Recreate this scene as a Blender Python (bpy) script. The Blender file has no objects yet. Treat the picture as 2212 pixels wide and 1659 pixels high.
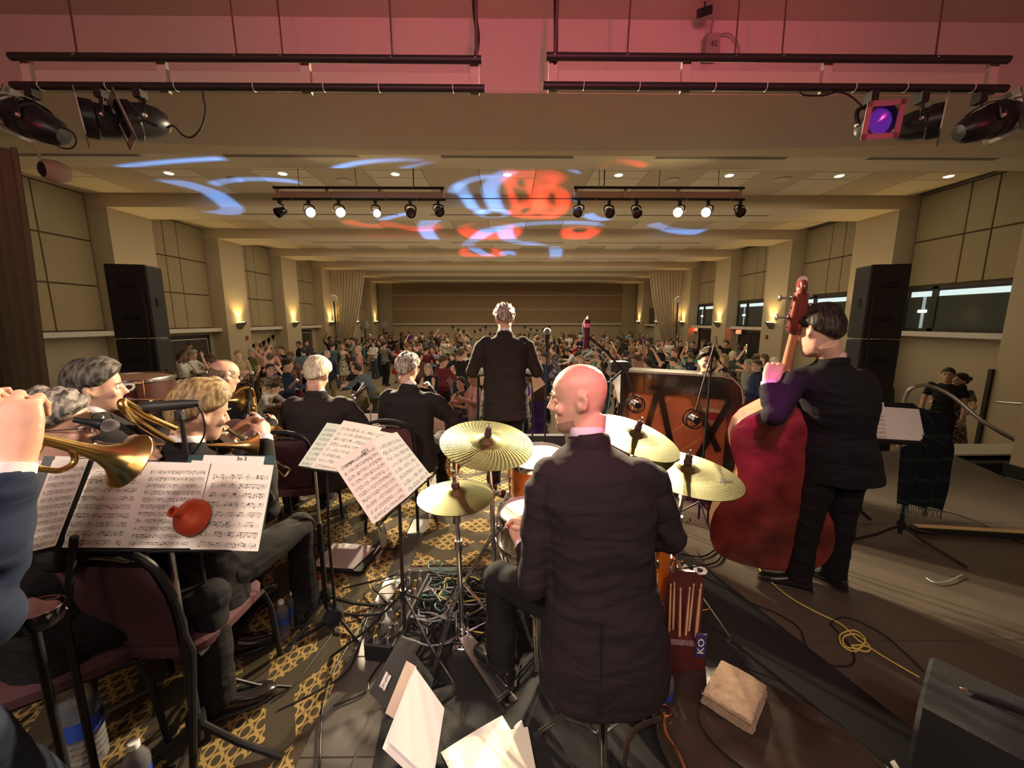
import bpy, math, random
from math import sin, cos, pi, radians as rad, atan2, sqrt, hypot
from mathutils import Vector as V, Matrix as Mx, noise
random.seed(7)
SC = bpy.context.scene; COL = SC.collection
# ---------------------------------------------------------------- camera, world, exposure
CH = 1.66
cam = bpy.data.cameras.new('camera'); cam.lens = 850*36/2212; cam.sensor_width = 36; cam.clip_start = .02; cam.clip_end = 120
CAM = bpy.data.objects.new('camera', cam); COL.objects.link(CAM); CAM.location = (0, 0, CH)
CAM.rotation_euler = (rad(90-9.19), 0, rad(-.64)); SC.camera = CAM
w = bpy.data.worlds.new('world'); SC.world = w; w.use_nodes = True
w.node_tree.nodes['Background'].inputs[0].default_value = (1, .72, .55, 1); w.node_tree.nodes['Background'].inputs[1].default_value = .02
SC.view_settings.view_transform = 'Standard'; SC.view_settings.look = 'None'; SC.view_settings.exposure = 1.85; SC.view_settings.gamma = 1
SC.view_settings.use_curve_mapping = False
try:
    SC.cycles.use_denoising = True; SC.cycles.sample_clamp_indirect = 4; SC.cycles.caustics_reflective = False; SC.cycles.caustics_refractive = False
    SC.cycles.max_bounces = 6; SC.cycles.diffuse_bounces = 4; SC.cycles.glossy_bounces = 3; SC.cycles.use_light_tree = True
except Exception: pass
def light(kind, loc, energy, color, target=None, size=.1, angle=60, blend=.5, sy=None):
    l = bpy.data.lights.new('lamp_light', kind); l.energy = energy; l.color = color
    o = bpy.data.objects.new('lamp_light', l); COL.objects.link(o); o.location = loc
    if kind == 'AREA':
        l.shape = 'RECTANGLE'; l.size = size; l.size_y = sy or size
    else: l.shadow_soft_size = size
    if kind == 'SPOT': l.spot_size = rad(angle); l.spot_blend = blend
    if target is not None: o.rotation_euler = (V(target)-V(loc)).to_track_quat('-Z', 'Y').to_euler()
    return o
WARM = (1, .80, .52); PINK = (1, .14, .36); REDP = (1, .13, .26); HALL = (1, .80, .50)
# hall house lights: the recessed downlight rows (area lamps set just under each coffer) and added lamps for their floor bounce
for yy, e in ((8.5, 34), (12.0, 38), (15.5, 44), (19.0, 46), (22.5, 42), (26.0, 38)):
    light('AREA', (0, yy, 4.40), e, HALL, (0, yy, 0), 15, sy=.5)
# added upward lamps imitating house light bounced off the pale dance floor
light('AREA', (0, 9.5, .15), 40, (1, .83, .55), (0, 9.5, 5), 15, sy=5)
light('AREA', (0, 17.5, .75), 55, (1, .83, .55), (0, 17.5, 5), 14, sy=10)
# stage wash from the lit cans on the hall battens (positions are those of the fixtures built below)
STAGE_CANS = ((666, 458), (732, 458), (812, 458), (1467, 458), (1528, 458))
# pink wash from unseen cans high behind the camera, then added warm fill
light('SPOT', (.15, -.5, 3.7), 210, (1, .04, .80), (1.45, 2.24, 1.0), .10, 8, .9)
light('SPOT', (1.35, -.25, 3.4), 62, (1, .04, .26), (.27, 1.38, 1.36), .05, 13, .7)
light('SPOT', (-.9, -1.0, 3.7), 7, (1, .25, .55), (-.6, 1.9, .6), .05, 70, .3)
light('SPOT', (.35, -1.9, 2.75), 150, (1, .03, .17), (.35, 3.6, 4.35), .12, 62, 1.0)
light('SPOT', (-3.2, -1.9, 2.7), 50, (1, .07, .12), (-3.6, 3.6, 4.3), .12, 66, 1.0)
light('SPOT', (3.4, -1.9, 2.7), 58, (1, .05, .15), (3.8, 3.6, 4.3), .12, 66, 1.0)
light('AREA', (-.4, -1.6, 3.3), 24, (1, .78, .62), (0, 2.5, .2), 4, sy=1.5)  # added wide warm fill behind the camera, no fixture of its own
light('SPOT', (-1.0, -1.3, 3.4), 85, (1, .80, .66), (-.95, 1.5, .9), .12, 58, .8)  # added fill spot to brighten the music pages
light('SPOT', (.9, -1.2, 3.5), 30, (1, .70, .62), (.9, 1.5, .3), .12, 62, .8)  # added fill spot over the kit and deck
# ---------------------------------------------------------------- pixel rays (2212 x 1659 frame) to points on real planes
CR = CAM.rotation_euler.to_matrix(); CP = V((0, 0, CH))
def ray(u, v): return (CR @ V(((u-1106)/850, -(v-829.5)/850, -1)))
def PY(u, v, Y): d = ray(u, v); return CP + d*(Y/d.y)
def PZ(u, v, z=0): d = ray(u, v); return CP + d*((z-CH)/d.z)
def PX(u, v, X): d = ray(u, v); return CP + d*(X/d.x)
# ---------------------------------------------------------------- materials
MATS = {}
def nt(m): m.use_nodes = True; return m.node_tree, m.node_tree.nodes['Principled BSDF']
def mat(name, c, r=.6, m=0, bump=0, bs=60, var=0, vs=8, em=None, es=0, tr=0, ior=1.45, coat=0, alpha=1, spec=.5, sheen=0):
    if name in MATS: return MATS[name]
    M_ = bpy.data.materials.new(name); t, b = nt(M_); N, L = t.nodes, t.links
    b.inputs['Base Color'].default_value = (*c, 1); b.inputs['Roughness'].default_value = r; b.inputs['Metallic'].default_value = m
    b.inputs['Specular IOR Level'].default_value = spec; b.inputs['IOR'].default_value = ior
    if tr: b.inputs['Transmission Weight'].default_value = tr
    if coat: b.inputs['Coat Weight'].default_value = coat; b.inputs['Coat Roughness'].default_value = .08
    if sheen: b.inputs['Sheen Weight'].default_value = sheen
    if alpha < 1: b.inputs['Alpha'].default_value = alpha
    if em: b.inputs['Emission Color'].default_value = (*em, 1); b.inputs['Emission Strength'].default_value = es
    if bump or var:
        tc = N.new('ShaderNodeTexCoord')
    if bump:
        n = N.new('ShaderNodeTexNoise'); n.inputs['Scale'].default_value = bs; n.inputs['Detail'].default_value = 3
        bp = N.new('ShaderNodeBump'); bp.inputs['Strength'].default_value = bump; bp.inputs['Distance'].default_value = .01
        L.new(tc.outputs['Object'], n.inputs['Vector']); L.new(n.outputs['Fac'], bp.inputs['Height']); L.new(bp.outputs['Normal'], b.inputs['Normal'])
    if var:
        n = N.new('ShaderNodeTexNoise'); n.inputs['Scale'].default_value = vs; n.inputs['Detail'].default_value = 4
        cr = N.new('ShaderNodeValToRGB'); L.new(tc.outputs['Object'], n.inputs['Vector']); L.new(n.outputs['Fac'], cr.inputs[0])
        cr.color_ramp.elements[0].position = .3; cr.color_ramp.elements[1].position = .7
        cr.color_ramp.elements[0].color = (*[x*(1-var) for x in c], 1); cr.color_ramp.elements[1].color = (*[min(1, x*(1+var)) for x in c], 1)
        L.new(cr.outputs[0], b.inputs['Base Color'])
    MATS[name] = M_; return M_
wall_m = mat('wall_paint', (.44, .375, .265), .75, bump=.1, bs=140)
col_m = mat('column_paint', (.46, .385, .27), .75, bump=.1, bs=140)
panel_m = mat('acoustic_fabric', (.34, .275, .165), .9, bump=.3, bs=300, var=.06, vs=30)
seam_m = mat('dark_joint', (.10, .075, .04), .9)
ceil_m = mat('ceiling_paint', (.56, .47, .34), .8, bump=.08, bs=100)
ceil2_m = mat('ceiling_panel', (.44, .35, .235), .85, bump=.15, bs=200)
ledge_m = mat('pale_ledge', (.60, .57, .50), .6)
black_m = mat('black_metal', (.012, .012, .014), .42, spec=.4)
blackp_m = mat('black_plastic', (.018, .018, .02), .55)
chrome_m = mat('chrome', (.78, .76, .78), .16, 1)
steel_m = mat('brushed_steel', (.55, .53, .52), .35, 1)
brass_m = mat('brass', (.80, .56, .20), .24, 1, bump=.06, bs=30, var=.12, vs=20)
brassd_m = mat('aged_brass', (.62, .40, .17), .32, 1, var=.2, vs=25)
red_m = mat('red_rubber', (.56, .07, .025), .5, var=.12, vs=14)
white_m = mat('white_plastic', (.80, .80, .80), .4)
# ---------------------------------------------------------------- mesh builder
def wl(p):
    o = V((0, 0, 0))
    while p is not None: o += p.location; p = p.parent
    return o
class MB:
    def __init__(s, M=None): s.v = []; s.f = []; s.M = M or Mx.Identity(4)
    def add(s, vs, fs):
        b = len(s.v); s.v += [s.M @ V(p) for p in vs]; s.f += [tuple(b+i for i in f) for f in fs]; return s
    def box(s, a, b, bev=0):
        x0, x1 = sorted((a[0], b[0])); y0, y1 = sorted((a[1], b[1])); z0, z1 = sorted((a[2], b[2]))
        if not bev:
            vs = [(x, y, z) for z in (z0, z1) for y in (y0, y1) for x in (x0, x1)]
            return s.add(vs, [(0, 2, 3, 1), (4, 5, 7, 6), (0, 1, 5, 4), (2, 6, 7, 3), (0, 4, 6, 2), (1, 3, 7, 5)])
        e = bev; ring = lambda q, z: [(x0+e+q, y0+e+q-e*0, z)]
        def rr(i, z): # octagonal ring inset i
            return [(x0+e+i*0, y0+i, z), (x1-e, y0+i, z), (x1-i, y0+e, z), (x1-i, y1-e, z), (x1-e, y1-i, z), (x0+e, y1-i, z), (x0+i, y1-e, z), (x0+i, y0+e, z)]
        R = [rr(e*.9, z0), rr(0, z0+e), rr(0, z1-e), rr(e*.9, z1)]
        vs = sum(R, []); fs = [tuple(reversed(range(8))), tuple(range(24, 32))]
        for k in range(3):
            for i in range(8): j = (i+1) % 8; fs.append((k*8+i, k*8+j, k*8+8+j, k*8+8+i))
        return s.add(vs, fs)
    def tube(s, pts, r, n=8, cap=True, closed=False):
        pts = [V(p) for p in pts]; k = len(pts); rs = r if isinstance(r, (list, tuple)) else [r]*k
        vs = []; fs = []; up = None
        for i, p in enumerate(pts):
            if closed: d = pts[(i+1) % k]-pts[i-1]
            else: d = pts[min(i+1, k-1)]-pts[max(i-1, 0)]
            if d.length < 1e-9: d = V((0, 0, 1))
            d.normalize()
            if up is None: up = V((0, 0, 1)) if abs(d.z) < .9 else V((1, 0, 0))
            a = up-d*up.dot(d)
            if a.length < 1e-6: a = d.orthogonal()
            a.normalize(); b = d.cross(a); up = a
            rr = rs[i]; ra, rb = rr if isinstance(rr, (list, tuple)) else (rr, rr)
            vs += [p+a*(rb*cos(2*pi*q/n))+b*(ra*sin(2*pi*q/n)) for q in range(n)]
        for i in range(k if closed else k-1):
            j = (i+1) % k
            for q in range(n): w_ = (q+1) % n; fs.append((i*n+q, j*n+q, j*n+w_, i*n+w_)[::-1])
        if cap and not closed: fs += [tuple(range(n)), tuple(range((k-1)*n, k*n))[::-1]]
        return s.add(vs, fs)
    def cyl(s, a, b, r, n=12, r2=None): return s.tube([a, b], [r, r if r2 is None else r2], n)
    def lathe(s, prof, n=24, M=None, cap=True):
        vs = []; fs = []; k = len(prof)
        for (r, z) in prof: vs += [V((r*cos(2*pi*q/n), r*sin(2*pi*q/n), z)) for q in range(n)]
        for i in range(k-1):
            for q in range(n): w_ = (q+1) % n; fs.append((i*n+q, i*n+w_, (i+1)*n+w_, (i+1)*n+q))
        if cap:
            if prof[0][0] > 1e-6: fs.append(tuple(range(n))[::-1])
            if prof[-1][0] > 1e-6: fs.append(tuple(range((k-1)*n, k*n)))
        if M is not None: vs = [M @ p for p in vs]
        return s.add(vs, fs)
    def ell(s, c, r, M=None, n=12, m=8):
        c = V(c); r = (r, r, r) if not isinstance(r, (list, tuple)) else r; R = M.to_3x3() if M is not None else Mx.Identity(3)
        vs = []; fs = []
        for i in range(1, m):
            t = pi*i/m
            for q in range(n): p = 2*pi*q/n; vs.append(c+R @ V((r[0]*sin(t)*cos(p), r[1]*sin(t)*sin(p), -r[2]*cos(t))))
        a = len(vs); vs += [c+R @ V((0, 0, -r[2])), c+R @ V((0, 0, r[2]))]
        for i in range(m-2):
            for q in range(n): w_ = (q+1) % n; fs.append((i*n+q, i*n+w_, (i+1)*n+w_, (i+1)*n+q))
        for q in range(n): w_ = (q+1) % n; fs += [(a, w_, q), (a+1, (m-2)*n+q, (m-2)*n+w_)]
        return s.add(vs, fs)
    def rings(s, R, n=20, e=2.0, cap=True):
        # R: list of (center, xaxis, yaxis, halfwidth, front, back)
        vs = []; fs = []
        for (c, X, Y, a, yf, yb) in R:
            c = V(c)
            for q in range(n):
                t = 2*pi*q/n; cx, sy = cos(t), sin(t)
                px = math.copysign(abs(cx)**(2/e), cx)*a; py = math.copysign(abs(sy)**(2/e), sy); py *= yf if py > 0 else yb
                vs.append(c+X*px+Y*py)
        for i in range(len(R)-1):
            for q in range(n): w_ = (q+1) % n; fs.append((i*n+q, i*n+w_, (i+1)*n+w_, (i+1)*n+q))
        if cap: fs += [tuple(range(n))[::-1], tuple(range((len(R)-1)*n, len(R)*n))]
        return s.add(vs, fs)
    def prism(s, poly, z0, z1):
        n = len(poly); vs = [(x, y, z0) for x, y in poly]+[(x, y, z1) for x, y in poly]
        fs = [tuple(range(n))[::-1], tuple(range(n, 2*n))]+[(i, (i+1) % n, n+(i+1) % n, n+i) for i in range(n)]
        return s.add(vs, fs)
    def grid(s, f, nu, nv, closed=False):
        vs = [f(i/(nu-1), j/(nv-1)) for j in range(nv) for i in range(nu)]
        return s.add(vs, [(j*nu+i, j*nu+i+1, (j+1)*nu+i+1, (j+1)*nu+i) for j in range(nv-1) for i in range(nu-1)])
    def obj(s, name, m, parent=None, smooth=True, **k):
        me = bpy.data.meshes.new(name); off = wl(parent) if parent is not None else V((0, 0, 0))
        me.from_pydata([tuple(p-off) for p in s.v], [], s.f); me.validate(); me.update()
        return link(name, me, m, parent, smooth, **k)
def link(name, me, m, parent=None, smooth=True, label=None, cat=None, group=None, kind=None):
    o = bpy.data.objects.new(name, me); COL.objects.link(o); o.parent = parent
    if m is not None:
        for x in (m if isinstance(m, (list, tuple)) else [m]): me.materials.append(x)
    if smooth and len(me.polygons):
        me.polygons.foreach_set('use_smooth', [True]*len(me.polygons))
        try: me.set_sharp_from_angle(angle=rad(38))
        except Exception: pass
    tag(o, label, cat, group, kind); return o
def tag(o, label=None, cat=None, group=None, kind=None):
    if label: o['label'] = label
    if cat: o['category'] = cat
    if group: o['group'] = group
    if kind: o['kind'] = kind
    return o
def thing(name, label, cat, loc=(0, 0, 0), group=None):
    o = bpy.data.objects.new(name, None); COL.objects.link(o); o.location = loc; o.empty_display_size = .1
    return tag(o, label, cat, group)
def copy_tree(o, parent=None):
    c = o.copy(); COL.objects.link(c); c.parent = parent
    for ch in list(o.children): copy_tree(ch, c)
    return c
def put(o, loc, rz=0, sc=1, label=None, group=None):
    o.location = loc; o.rotation_euler = (0, 0, rz); o.scale = (sc, sc, sc); tag(o, label, None, group); return o
def UVbox(o, fn):
    me = o.data; uv = me.uv_layers.new(name='UVMap')
    for l in me.loops: uv.data[l.index].uv = fn(me.vertices[l.vertex_index].co)
def S(name, mb, m, parent=None, smooth=False): return mb.obj(name, m, parent, smooth, kind=None if parent else 'structure')
def TR(loc=(0, 0, 0), rx=0, ry=0, rz=0, s=1):
    return Mx.Translation(V(loc)) @ Mx.Rotation(rz, 4, 'Z') @ Mx.Rotation(ry, 4, 'Y') @ Mx.Rotation(rx, 4, 'X') @ Mx.Scale(s, 4)
def FR(o, x, y, z=None):  # frame from origin and axis hints: x axis, y axis (orthonormalised)
    x = V(x).normalized(); y = V(y); y = (y-x*y.dot(x)).normalized(); z = x.cross(y)
    return Mx(((x.x, y.x, z.x, o[0]), (x.y, y.y, z.y, o[1]), (x.z, y.z, z.z, o[2]), (0, 0, 0, 1)))
def AX(o, z, hint=(0, 0, 1)):  # z axis along direction
    z = V(z).normalized(); h = V(hint)
    if abs(h.dot(z)) > .98: h = V((1, 0, 0))
    x = h.cross(z).normalized(); y = z.cross(x)
    return Mx(((x.x, y.x, z.x, o[0]), (x.y, y.y, z.y, o[1]), (x.z, y.z, z.z, o[2]), (0, 0, 0, 1)))
def text(body, size, M, m, name='lettering', parent=None, depth=.0006, shear=0, bold=0):
    c = bpy.data.curves.new(name, 'FONT'); c.body = body; c.size = size; c.extrude = depth; c.align_x = 'CENTER'; c.align_y = 'CENTER'; c.shear = shear; c.offset = bold
    c.resolution_u = 2
    o = bpy.data.objects.new('tmp', c); COL.objects.link(o); bpy.context.view_layer.update()
    me = bpy.data.meshes.new_from_object(o.evaluated_get(bpy.context.evaluated_depsgraph_get())); bpy.data.objects.remove(o)
    me.transform(M if parent is None else Mx.Translation(-wl(parent)) @ M); me.materials.clear(); return link(name, me, m, parent, False)
def spline(pts, k=6, closed=False):
    pts = [V(p) for p in pts]; n = len(pts); out = []
    for i in range(n if closed else n-1):
        g = lambda j: pts[j % n] if closed else pts[max(0, min(n-1, j))]
        a, b, c, d = g(i-1), g(i), g(i+1), g(i+2)
        for q in range(k):
            t = q/k; out.append(.5*((2*b)+(c-a)*t+(2*a-5*b+4*c-d)*t*t+(3*b-a-3*c+d)*t**3))
    if not closed: out.append(pts[-1])
    return out
# ---------------------------------------------------------------- the setting
HW, CW = 9.70, 9.20          # wall plane, column face
ZB, ZC = CH+2.57, CH+2.86    # beam underside, coffer ceiling
ZF = -.9                     # dance floor
BEAMS = [(6.15+3.51*k, 7.27+3.51*k+(.03 if k else 0)) for k in range(7)]
YE = 30.2
fl = mat('dance_floor_wood', (.22, .18, .125), .42, var=.10, vs=1.2)
S('floor', MB().box((-HW-.3, 5.0, ZF-.1), (HW+.3, YE+.2, ZF)), fl)
# stage deck with bowed front edge
def arc(y0, sag, X, n=13): return [(X-2*X*i/(n-1), y0+sag*(1-(1-2*i/(n-1))**2)) for i in range(n)]
deck_m = mat('stage_deck_vinyl', (.085, .068, .053), .5, bump=.12, bs=18, var=.16, vs=2.2)
S('floor_stage', MB().prism([(-7.6, -2.6), (5.35, -2.6), (5.35, 4.0), (5.6, 4.75)]+arc(4.75, .25, 5.6)[1:-1]+[(-7.6, 4.75)], -.1, 0), deck_m)
S('trim_1', MB().prism([(7.5, 4.72)]+arc(4.72, .25, 5.6)+[(-7.5, 4.72), (-7.5, 4.62)]+arc(4.62, .25, 5.6)[::-1]+[(7.5, 4.62)], ZF, -.1), mat('stage_skirt_black', (.02, .02, .022), .8))
# joints in the stage deck
dj = MB()
for a, b in ((PZ(1500, 1215), PZ(2212, 1790)),): pass
for x in (1.9, 3.1, 4.3): dj.box((x-.002, -.5, 0), (x+.002, 4.7, .0012))
for y in (.6, 1.8, 3.0, 4.2): dj.box((.9, y-.002, 0), (5.3, y+.002, .0012))
dj.obj('joint', mat('deck_joint', (.05, .045, .04), .7), bpy.data.objects['floor_stage'], False)
# pale tile strip between the carpets
tile_m = mat('grey_tile', (.085, .078, .068), .35, var=.1, vs=6)
tp = bpy.data.objects['floor_stage']
for k in range(9):
    for j in range(2):
        y0 = .35+k*.46; x0 = -1.05+j*.46
        MB().box((x0+.004, y0+.004, 0), (x0+.456, y0+.456, .003)).obj('tile', tile_m, tp, False)
# ceiling: beams, coffers with panels
for k, (a, b) in enumerate(BEAMS):
    S(f'trim_{k+2}', MB().box((-HW, a, ZB), (HW, b, ZB+.7)), ceil_m)
cl = S('ceiling', MB().box((-HW, 5.0, ZC+.03), (HW, YE, ZC+.15)), seam_m)
PW = 1.11
cz = [(BEAMS[k][1], BEAMS[k+1][0]) for k in range(6)]+[(BEAMS[6][1], YE)]
for k, (a, b) in enumerate(cz):
    for i in range(-9, 9):
        x0 = max(-HW, (i+.5)*PW-PW/2*0-PW/2+.0); x1 = min(HW, x0+PW)
        x0, x1 = (i-.5+.5)*PW-PW/2+PW*.0, (i+.5)*PW
        x0 = (i-.5)*PW+PW*.0; x1 = x0+PW
        if x1 < -HW or x0 > HW: continue
        x0 = max(x0, -HW); x1 = min(x1, HW)
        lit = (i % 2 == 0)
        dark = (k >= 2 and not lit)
        if lit and k < 2:
            m_ = (a+b)/2
            for (p, q) in ((a, m_-.30), (m_-.29, m_+.12), (m_+.13, b)):
                MB().box((x0+.006, p+.005, ZC), (x1-.006, q-.005, ZC+.04)).obj('panel', ceil_m, cl, False)
        else:
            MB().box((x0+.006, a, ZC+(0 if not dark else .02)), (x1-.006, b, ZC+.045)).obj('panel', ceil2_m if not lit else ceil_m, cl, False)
# side walls, piers, panels, ledges
for sd, nm in ((-1, 'left'), (1, 'right')):
    wo = S(f'wall_{nm}', MB().box((sd*HW, 4.0, ZF), (sd*(HW+.25), YE, ZC+.1)), wall_m)
    for k, (a, b) in enumerate(BEAMS):
        S(f'trim_{10+k}{"" if sd < 0 else "0"}', MB().box((sd*CW, a, ZF), (sd*HW, b, ZB)), col_m)
    for k, (a, b) in enumerate(cz):
        if k < 6:
            S(f'trim_{30+k}{"" if sd < 0 else "0"}', MB().box((sd*(CW+.18), a, CH-.36), (sd*HW, b, CH-.25)), ledge_m)
        ys = [a+.02, a+(b-a)*.36, a+(b-a)*.56, b-.02]
        zs = [CH-.24, CH+.79, CH+1.81, ZC-.01]
        for r_ in range(3):
            if sd > 0 and r_ == 0 and k < 6: continue
            for q in range(3):
                MB().box((sd*(HW-.05), ys[q]+.012, zs[r_]+.016), (sd*HW, ys[q+1]-.012, zs[r_+1]-.016), .008).obj('panel', panel_m, wo, False)
        MB().box((sd*(HW-.02), a, CH-.24), (sd*HW, b, ZC)).obj('panel_backing', seam_m, wo, False)
# windows in the right hand bays
glass_m = mat('window_glass', (.10, .13, .14), .08, spec=.8, alpha=.35)
corridor_glow_m = mat('corridor_wall_glow', (.03, .045, .05), .6, em=(.03, .045, .05), es=.35)  # emission paints a lit corridor into the window backing
frame_m = mat('dark_bronze', (.03, .028, .027), .4)
for k in range(5):
    a, b = cz[k]; a += .03; b -= .03; z0, z1 = CH-.24, CH+.76
    wn = bpy.data.objects.new(f'window_{k+1}', None); COL.objects.link(wn); wn.location = (HW, (a+b)/2, z0); wn['kind'] = 'structure'
    f = MB(); X0, X1 = HW-.07, HW+.0
    for (p, q, r_, s_) in ((a, b, z0, z0+.06), (a, b, z1-.06, z1), (a, a+.06, z0, z1), (b-.06, b, z0, z1), (b-.72, b-.60, z0, z1)): f.box((X0, p, r_), (X1, q, s_))
    f.obj('window_frame', frame_m, wn, False)
    for (p, q) in ((a+.06, b-.72), (b-.60, b-.06)):
        MB().box((HW-.045, p, z0+.06), (HW-.04, q, z1-.06)).obj('pane', glass_m, wn, False)
    MB().box((HW-.012, a, z0), (HW-.006, b, z1)).obj('corridor_view', corridor_glow_m, wn, False)
    c = MB(); c.box((HW-.028, a+.1, z1-.22), (HW-.014, b-.1, z1-.10)); c.obj('corridor_soffit_glow', mat('corridor_soffit_glow', (.4, .45, .45), .7, em=(.5, .6, .58), es=.9), wn, False)  # soffit glows by itself, standing in for corridor lighting
    c = MB(); c.box((HW-.026, a+.25, z0+.06), (HW-.014, a+.33, z1-.22)); c.box((HW-.026, b-.45, z0+.06), (HW-.014, b-.38, z1-.22)); c.obj('corridor_post_glow', mat('corridor_post_glow', (.25, .28, .28), .7, em=(.3, .36, .36), es=.6), wn, False)  # posts carry the corridor light as their own glow
    for j in range(5 if k == 0 else 3): MB().box((HW-.026, a+.05, z0+.1+.12*j), (HW-.016, a+.19, z0+.19+.12*j)).obj('brick_panel', mat('brick_glow', (.5, .33, .14), .8, em=(.7, .45, .18), es=1.0), wn, False)  # light on the brick is put in as emission
    MB().box((HW-.028, b-.50, z0+.42), (HW-.014, b-.30, z0+.48)).obj('corridor_lamp', mat('corridor_lamp', (.8, .8, .75), .5, em=(1, 1, .9), es=3), wn, False)
# end wall
S('wall_back', MB().box((-HW, YE, ZF), (HW, YE+.2, ZC+.1)), wall_m)
eb = bpy.data.objects['wall_back']
zs = [CH-.2, CH+.82, CH+1.85, ZC]
for q in range(3): MB().box((-8.6, YE-.06, zs[q]+.02), (8.6, YE, zs[q+1]-.02), .01).obj('panel', mat('wood_toned_panel', (.30, .215, .13), .7, var=.05), eb, False)
S('trim_60', MB().box((-8.6, YE-.2, CH-.34), (8.6, YE, CH-.2)), ledge_m)
for q in (1, 2): MB().box((-8.6, YE-.075, zs[q]-.02), (8.6, YE-.03, zs[q]+.02)).obj('panel_trim', ledge_m, eb, False)
# stage house: header soffit (bowed), fascia, ceiling, proscenium piers, back wall
ZS = 3.67; ZS2 = 4.26
hd = mat('header_paint', (.44, .37, .30), .8, bump=.1, bs=90); st = mat('stage_house_paint', (.52, .42, .40), .8, bump=.15, bs=120)
poly = [(-9.7, 3.9), (9.7, 3.9), (9.7, 4.72)]+arc(4.72, .40, 6.2)+[(-9.7, 4.72)]
S('trim_61', MB().prism(poly, ZS, ZS+.02), hd)
S('trim_62', MB().prism([(9.7, 4.73)]+arc(4.73, .40, 6.2)+[(-9.7, 4.73), (-9.7, 5.3), (9.7, 5.3)], ZS+.02, ZC+.1), ceil_m)
S('trim_63', MB().box((-8, 3.9, ZS+.02), (8, 4.0, ZS2)), st)
S('ceiling_stage', MB().box((-8, -2.8, ZS2), (8, 4.0, ZS2+.1)), st)
for sd in (-1, 1): S(f'trim_{64+(sd+1)//2}', MB().box((sd*5.42, 3.5, -.1), (sd*7.4, 4.0, ZS)), col_m); S(f'baseboard_{"left" if sd < 0 else "right"}', MB().box((sd*5.39, 3.47, 0), (sd*7.4, 4.03, .13)), black_m)
S('wall_stage_left', MB().box((-7.6, -2.8, -.1), (-7.4, 4.0, ZS2)), wall_m); S('wall_stage_right', MB().box((7.4, -2.8, -1), (7.6, 4.0, ZS2)), wall_m)
S('wall_stage_back', MB().box((-7.6, -2.8, -.1), (7.6, -2.6, ZS2)), mat('black_drape', (.02, .02, .022), .9))
# door openings along the walls
door_m = mat('dark_door', (.02, .019, .02), .4)
def door(n, sd, y0, y1, seal=False):
    d = bpy.data.objects.new(f'door_{n}', None); COL.objects.link(d); d.location = (sd*HW, (y0+y1)/2, ZF); d['kind'] = 'structure'
    x = sd*HW; t = -sd
    f = MB(); f.box((x, y0, ZF), (x+t*.07, y0+.08, 1.2)); f.box((x, y1-.08, ZF), (x+t*.07, y1, 1.2)); f.box((x, y0, 1.12), (x+t*.07, y1, 1.2)); f.obj('door_frame', door_m, d, False)
    ym = (y0+y1)/2
    for (p, q) in ((y0+.09, ym-.01), (ym+.01, y1-.09)):
        MB().box((x, p, ZF+.01), (x+t*.045, q, 1.11), .006).obj('door_leaf', door_m if not seal else mat('brown_door', (.05, .04, .035), .5), d, False)
    h = MB(); h.cyl((x+t*.09, ym-.32, .12), (x+t*.09, ym-.05, .12), .018, 8); h.cyl((x+t*.09, ym+.05, .12), (x+t*.09, ym+.32, .12), .018, 8); h.obj('push_bar', steel_m, d)
    if seal:
        s_ = MB(); s_.box((x+t*.05, y0+.07, ZF), (x+t*.056, y0+.1, 1.1)); s_.box((x+t*.05, y1-.1, ZF), (x+t*.056, y1-.07, 1.1)); s_.box((x+t*.05, y0+.07, 1.07), (x+t*.056, y1-.07, 1.1)); s_.obj('door_seal', ledge_m, d, False)
    else:
        MB().box((x+t*.046, ym+.2, -.1), (x+t*.05, ym+.28, .7)).obj('vision_pane', mat('lit_slot', (.5, .45, .3), .5, em=(.9, .75, .5), es=.35), d, False)
door(1, -1, 11.2, 12.9, True); door(2, -1, 18.4, 19.6, True); door(3, 1, 14.75, 16.45); door(4, 1, 18.3, 19.9)
# ---------------------------------------------------------------- people
import numpy as np
def skin(name, c):
    M_ = mat(name, c, .48, var=.10, vs=14, bump=.05, bs=120); M_.node_tree.nodes['Principled BSDF'].inputs['Subsurface Weight'].default_value = .06
    M_.node_tree.nodes['Principled BSDF'].inputs['Subsurface Radius'].default_value = (.02, .008, .004); return M_
sk1 = skin('skin_fair', (.66, .40, .30)); sk2 = skin('skin_tan', (.50, .29, .20)); sk3 = skin('skin_deep', (.20, .11, .07))
def cloth(name, c, r=.85, fold=.35):
    if name in MATS: return MATS[name]
    M_ = mat(name, c, r, spec=.25); t = M_.node_tree; N, L = t.nodes, t.links; b = N['Principled BSDF']
    tc = N.new('ShaderNodeTexCoord'); mp = N.new('ShaderNodeMapping'); mp.inputs['Scale'].default_value = (5, 5, 13); mp.inputs['Rotation'].default_value = (.3, .5, 0)
    n = N.new('ShaderNodeTexNoise'); n.inputs['Scale'].default_value = 1; n.inputs['Detail'].default_value = 2; n.inputs['Distortion'].default_value = .8
    bp = N.new('ShaderNodeBump'); bp.inputs['Strength'].default_value = fold; bp.inputs['Distance'].default_value = .05
    L.new(tc.outputs['Object'], mp.inputs['Vector']); L.new(mp.outputs[0], n.inputs['Vector']); L.new(n.outputs['Fac'], bp.inputs['Height']); L.new(bp.outputs[0], b.inputs['Normal'])
    return M_
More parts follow.
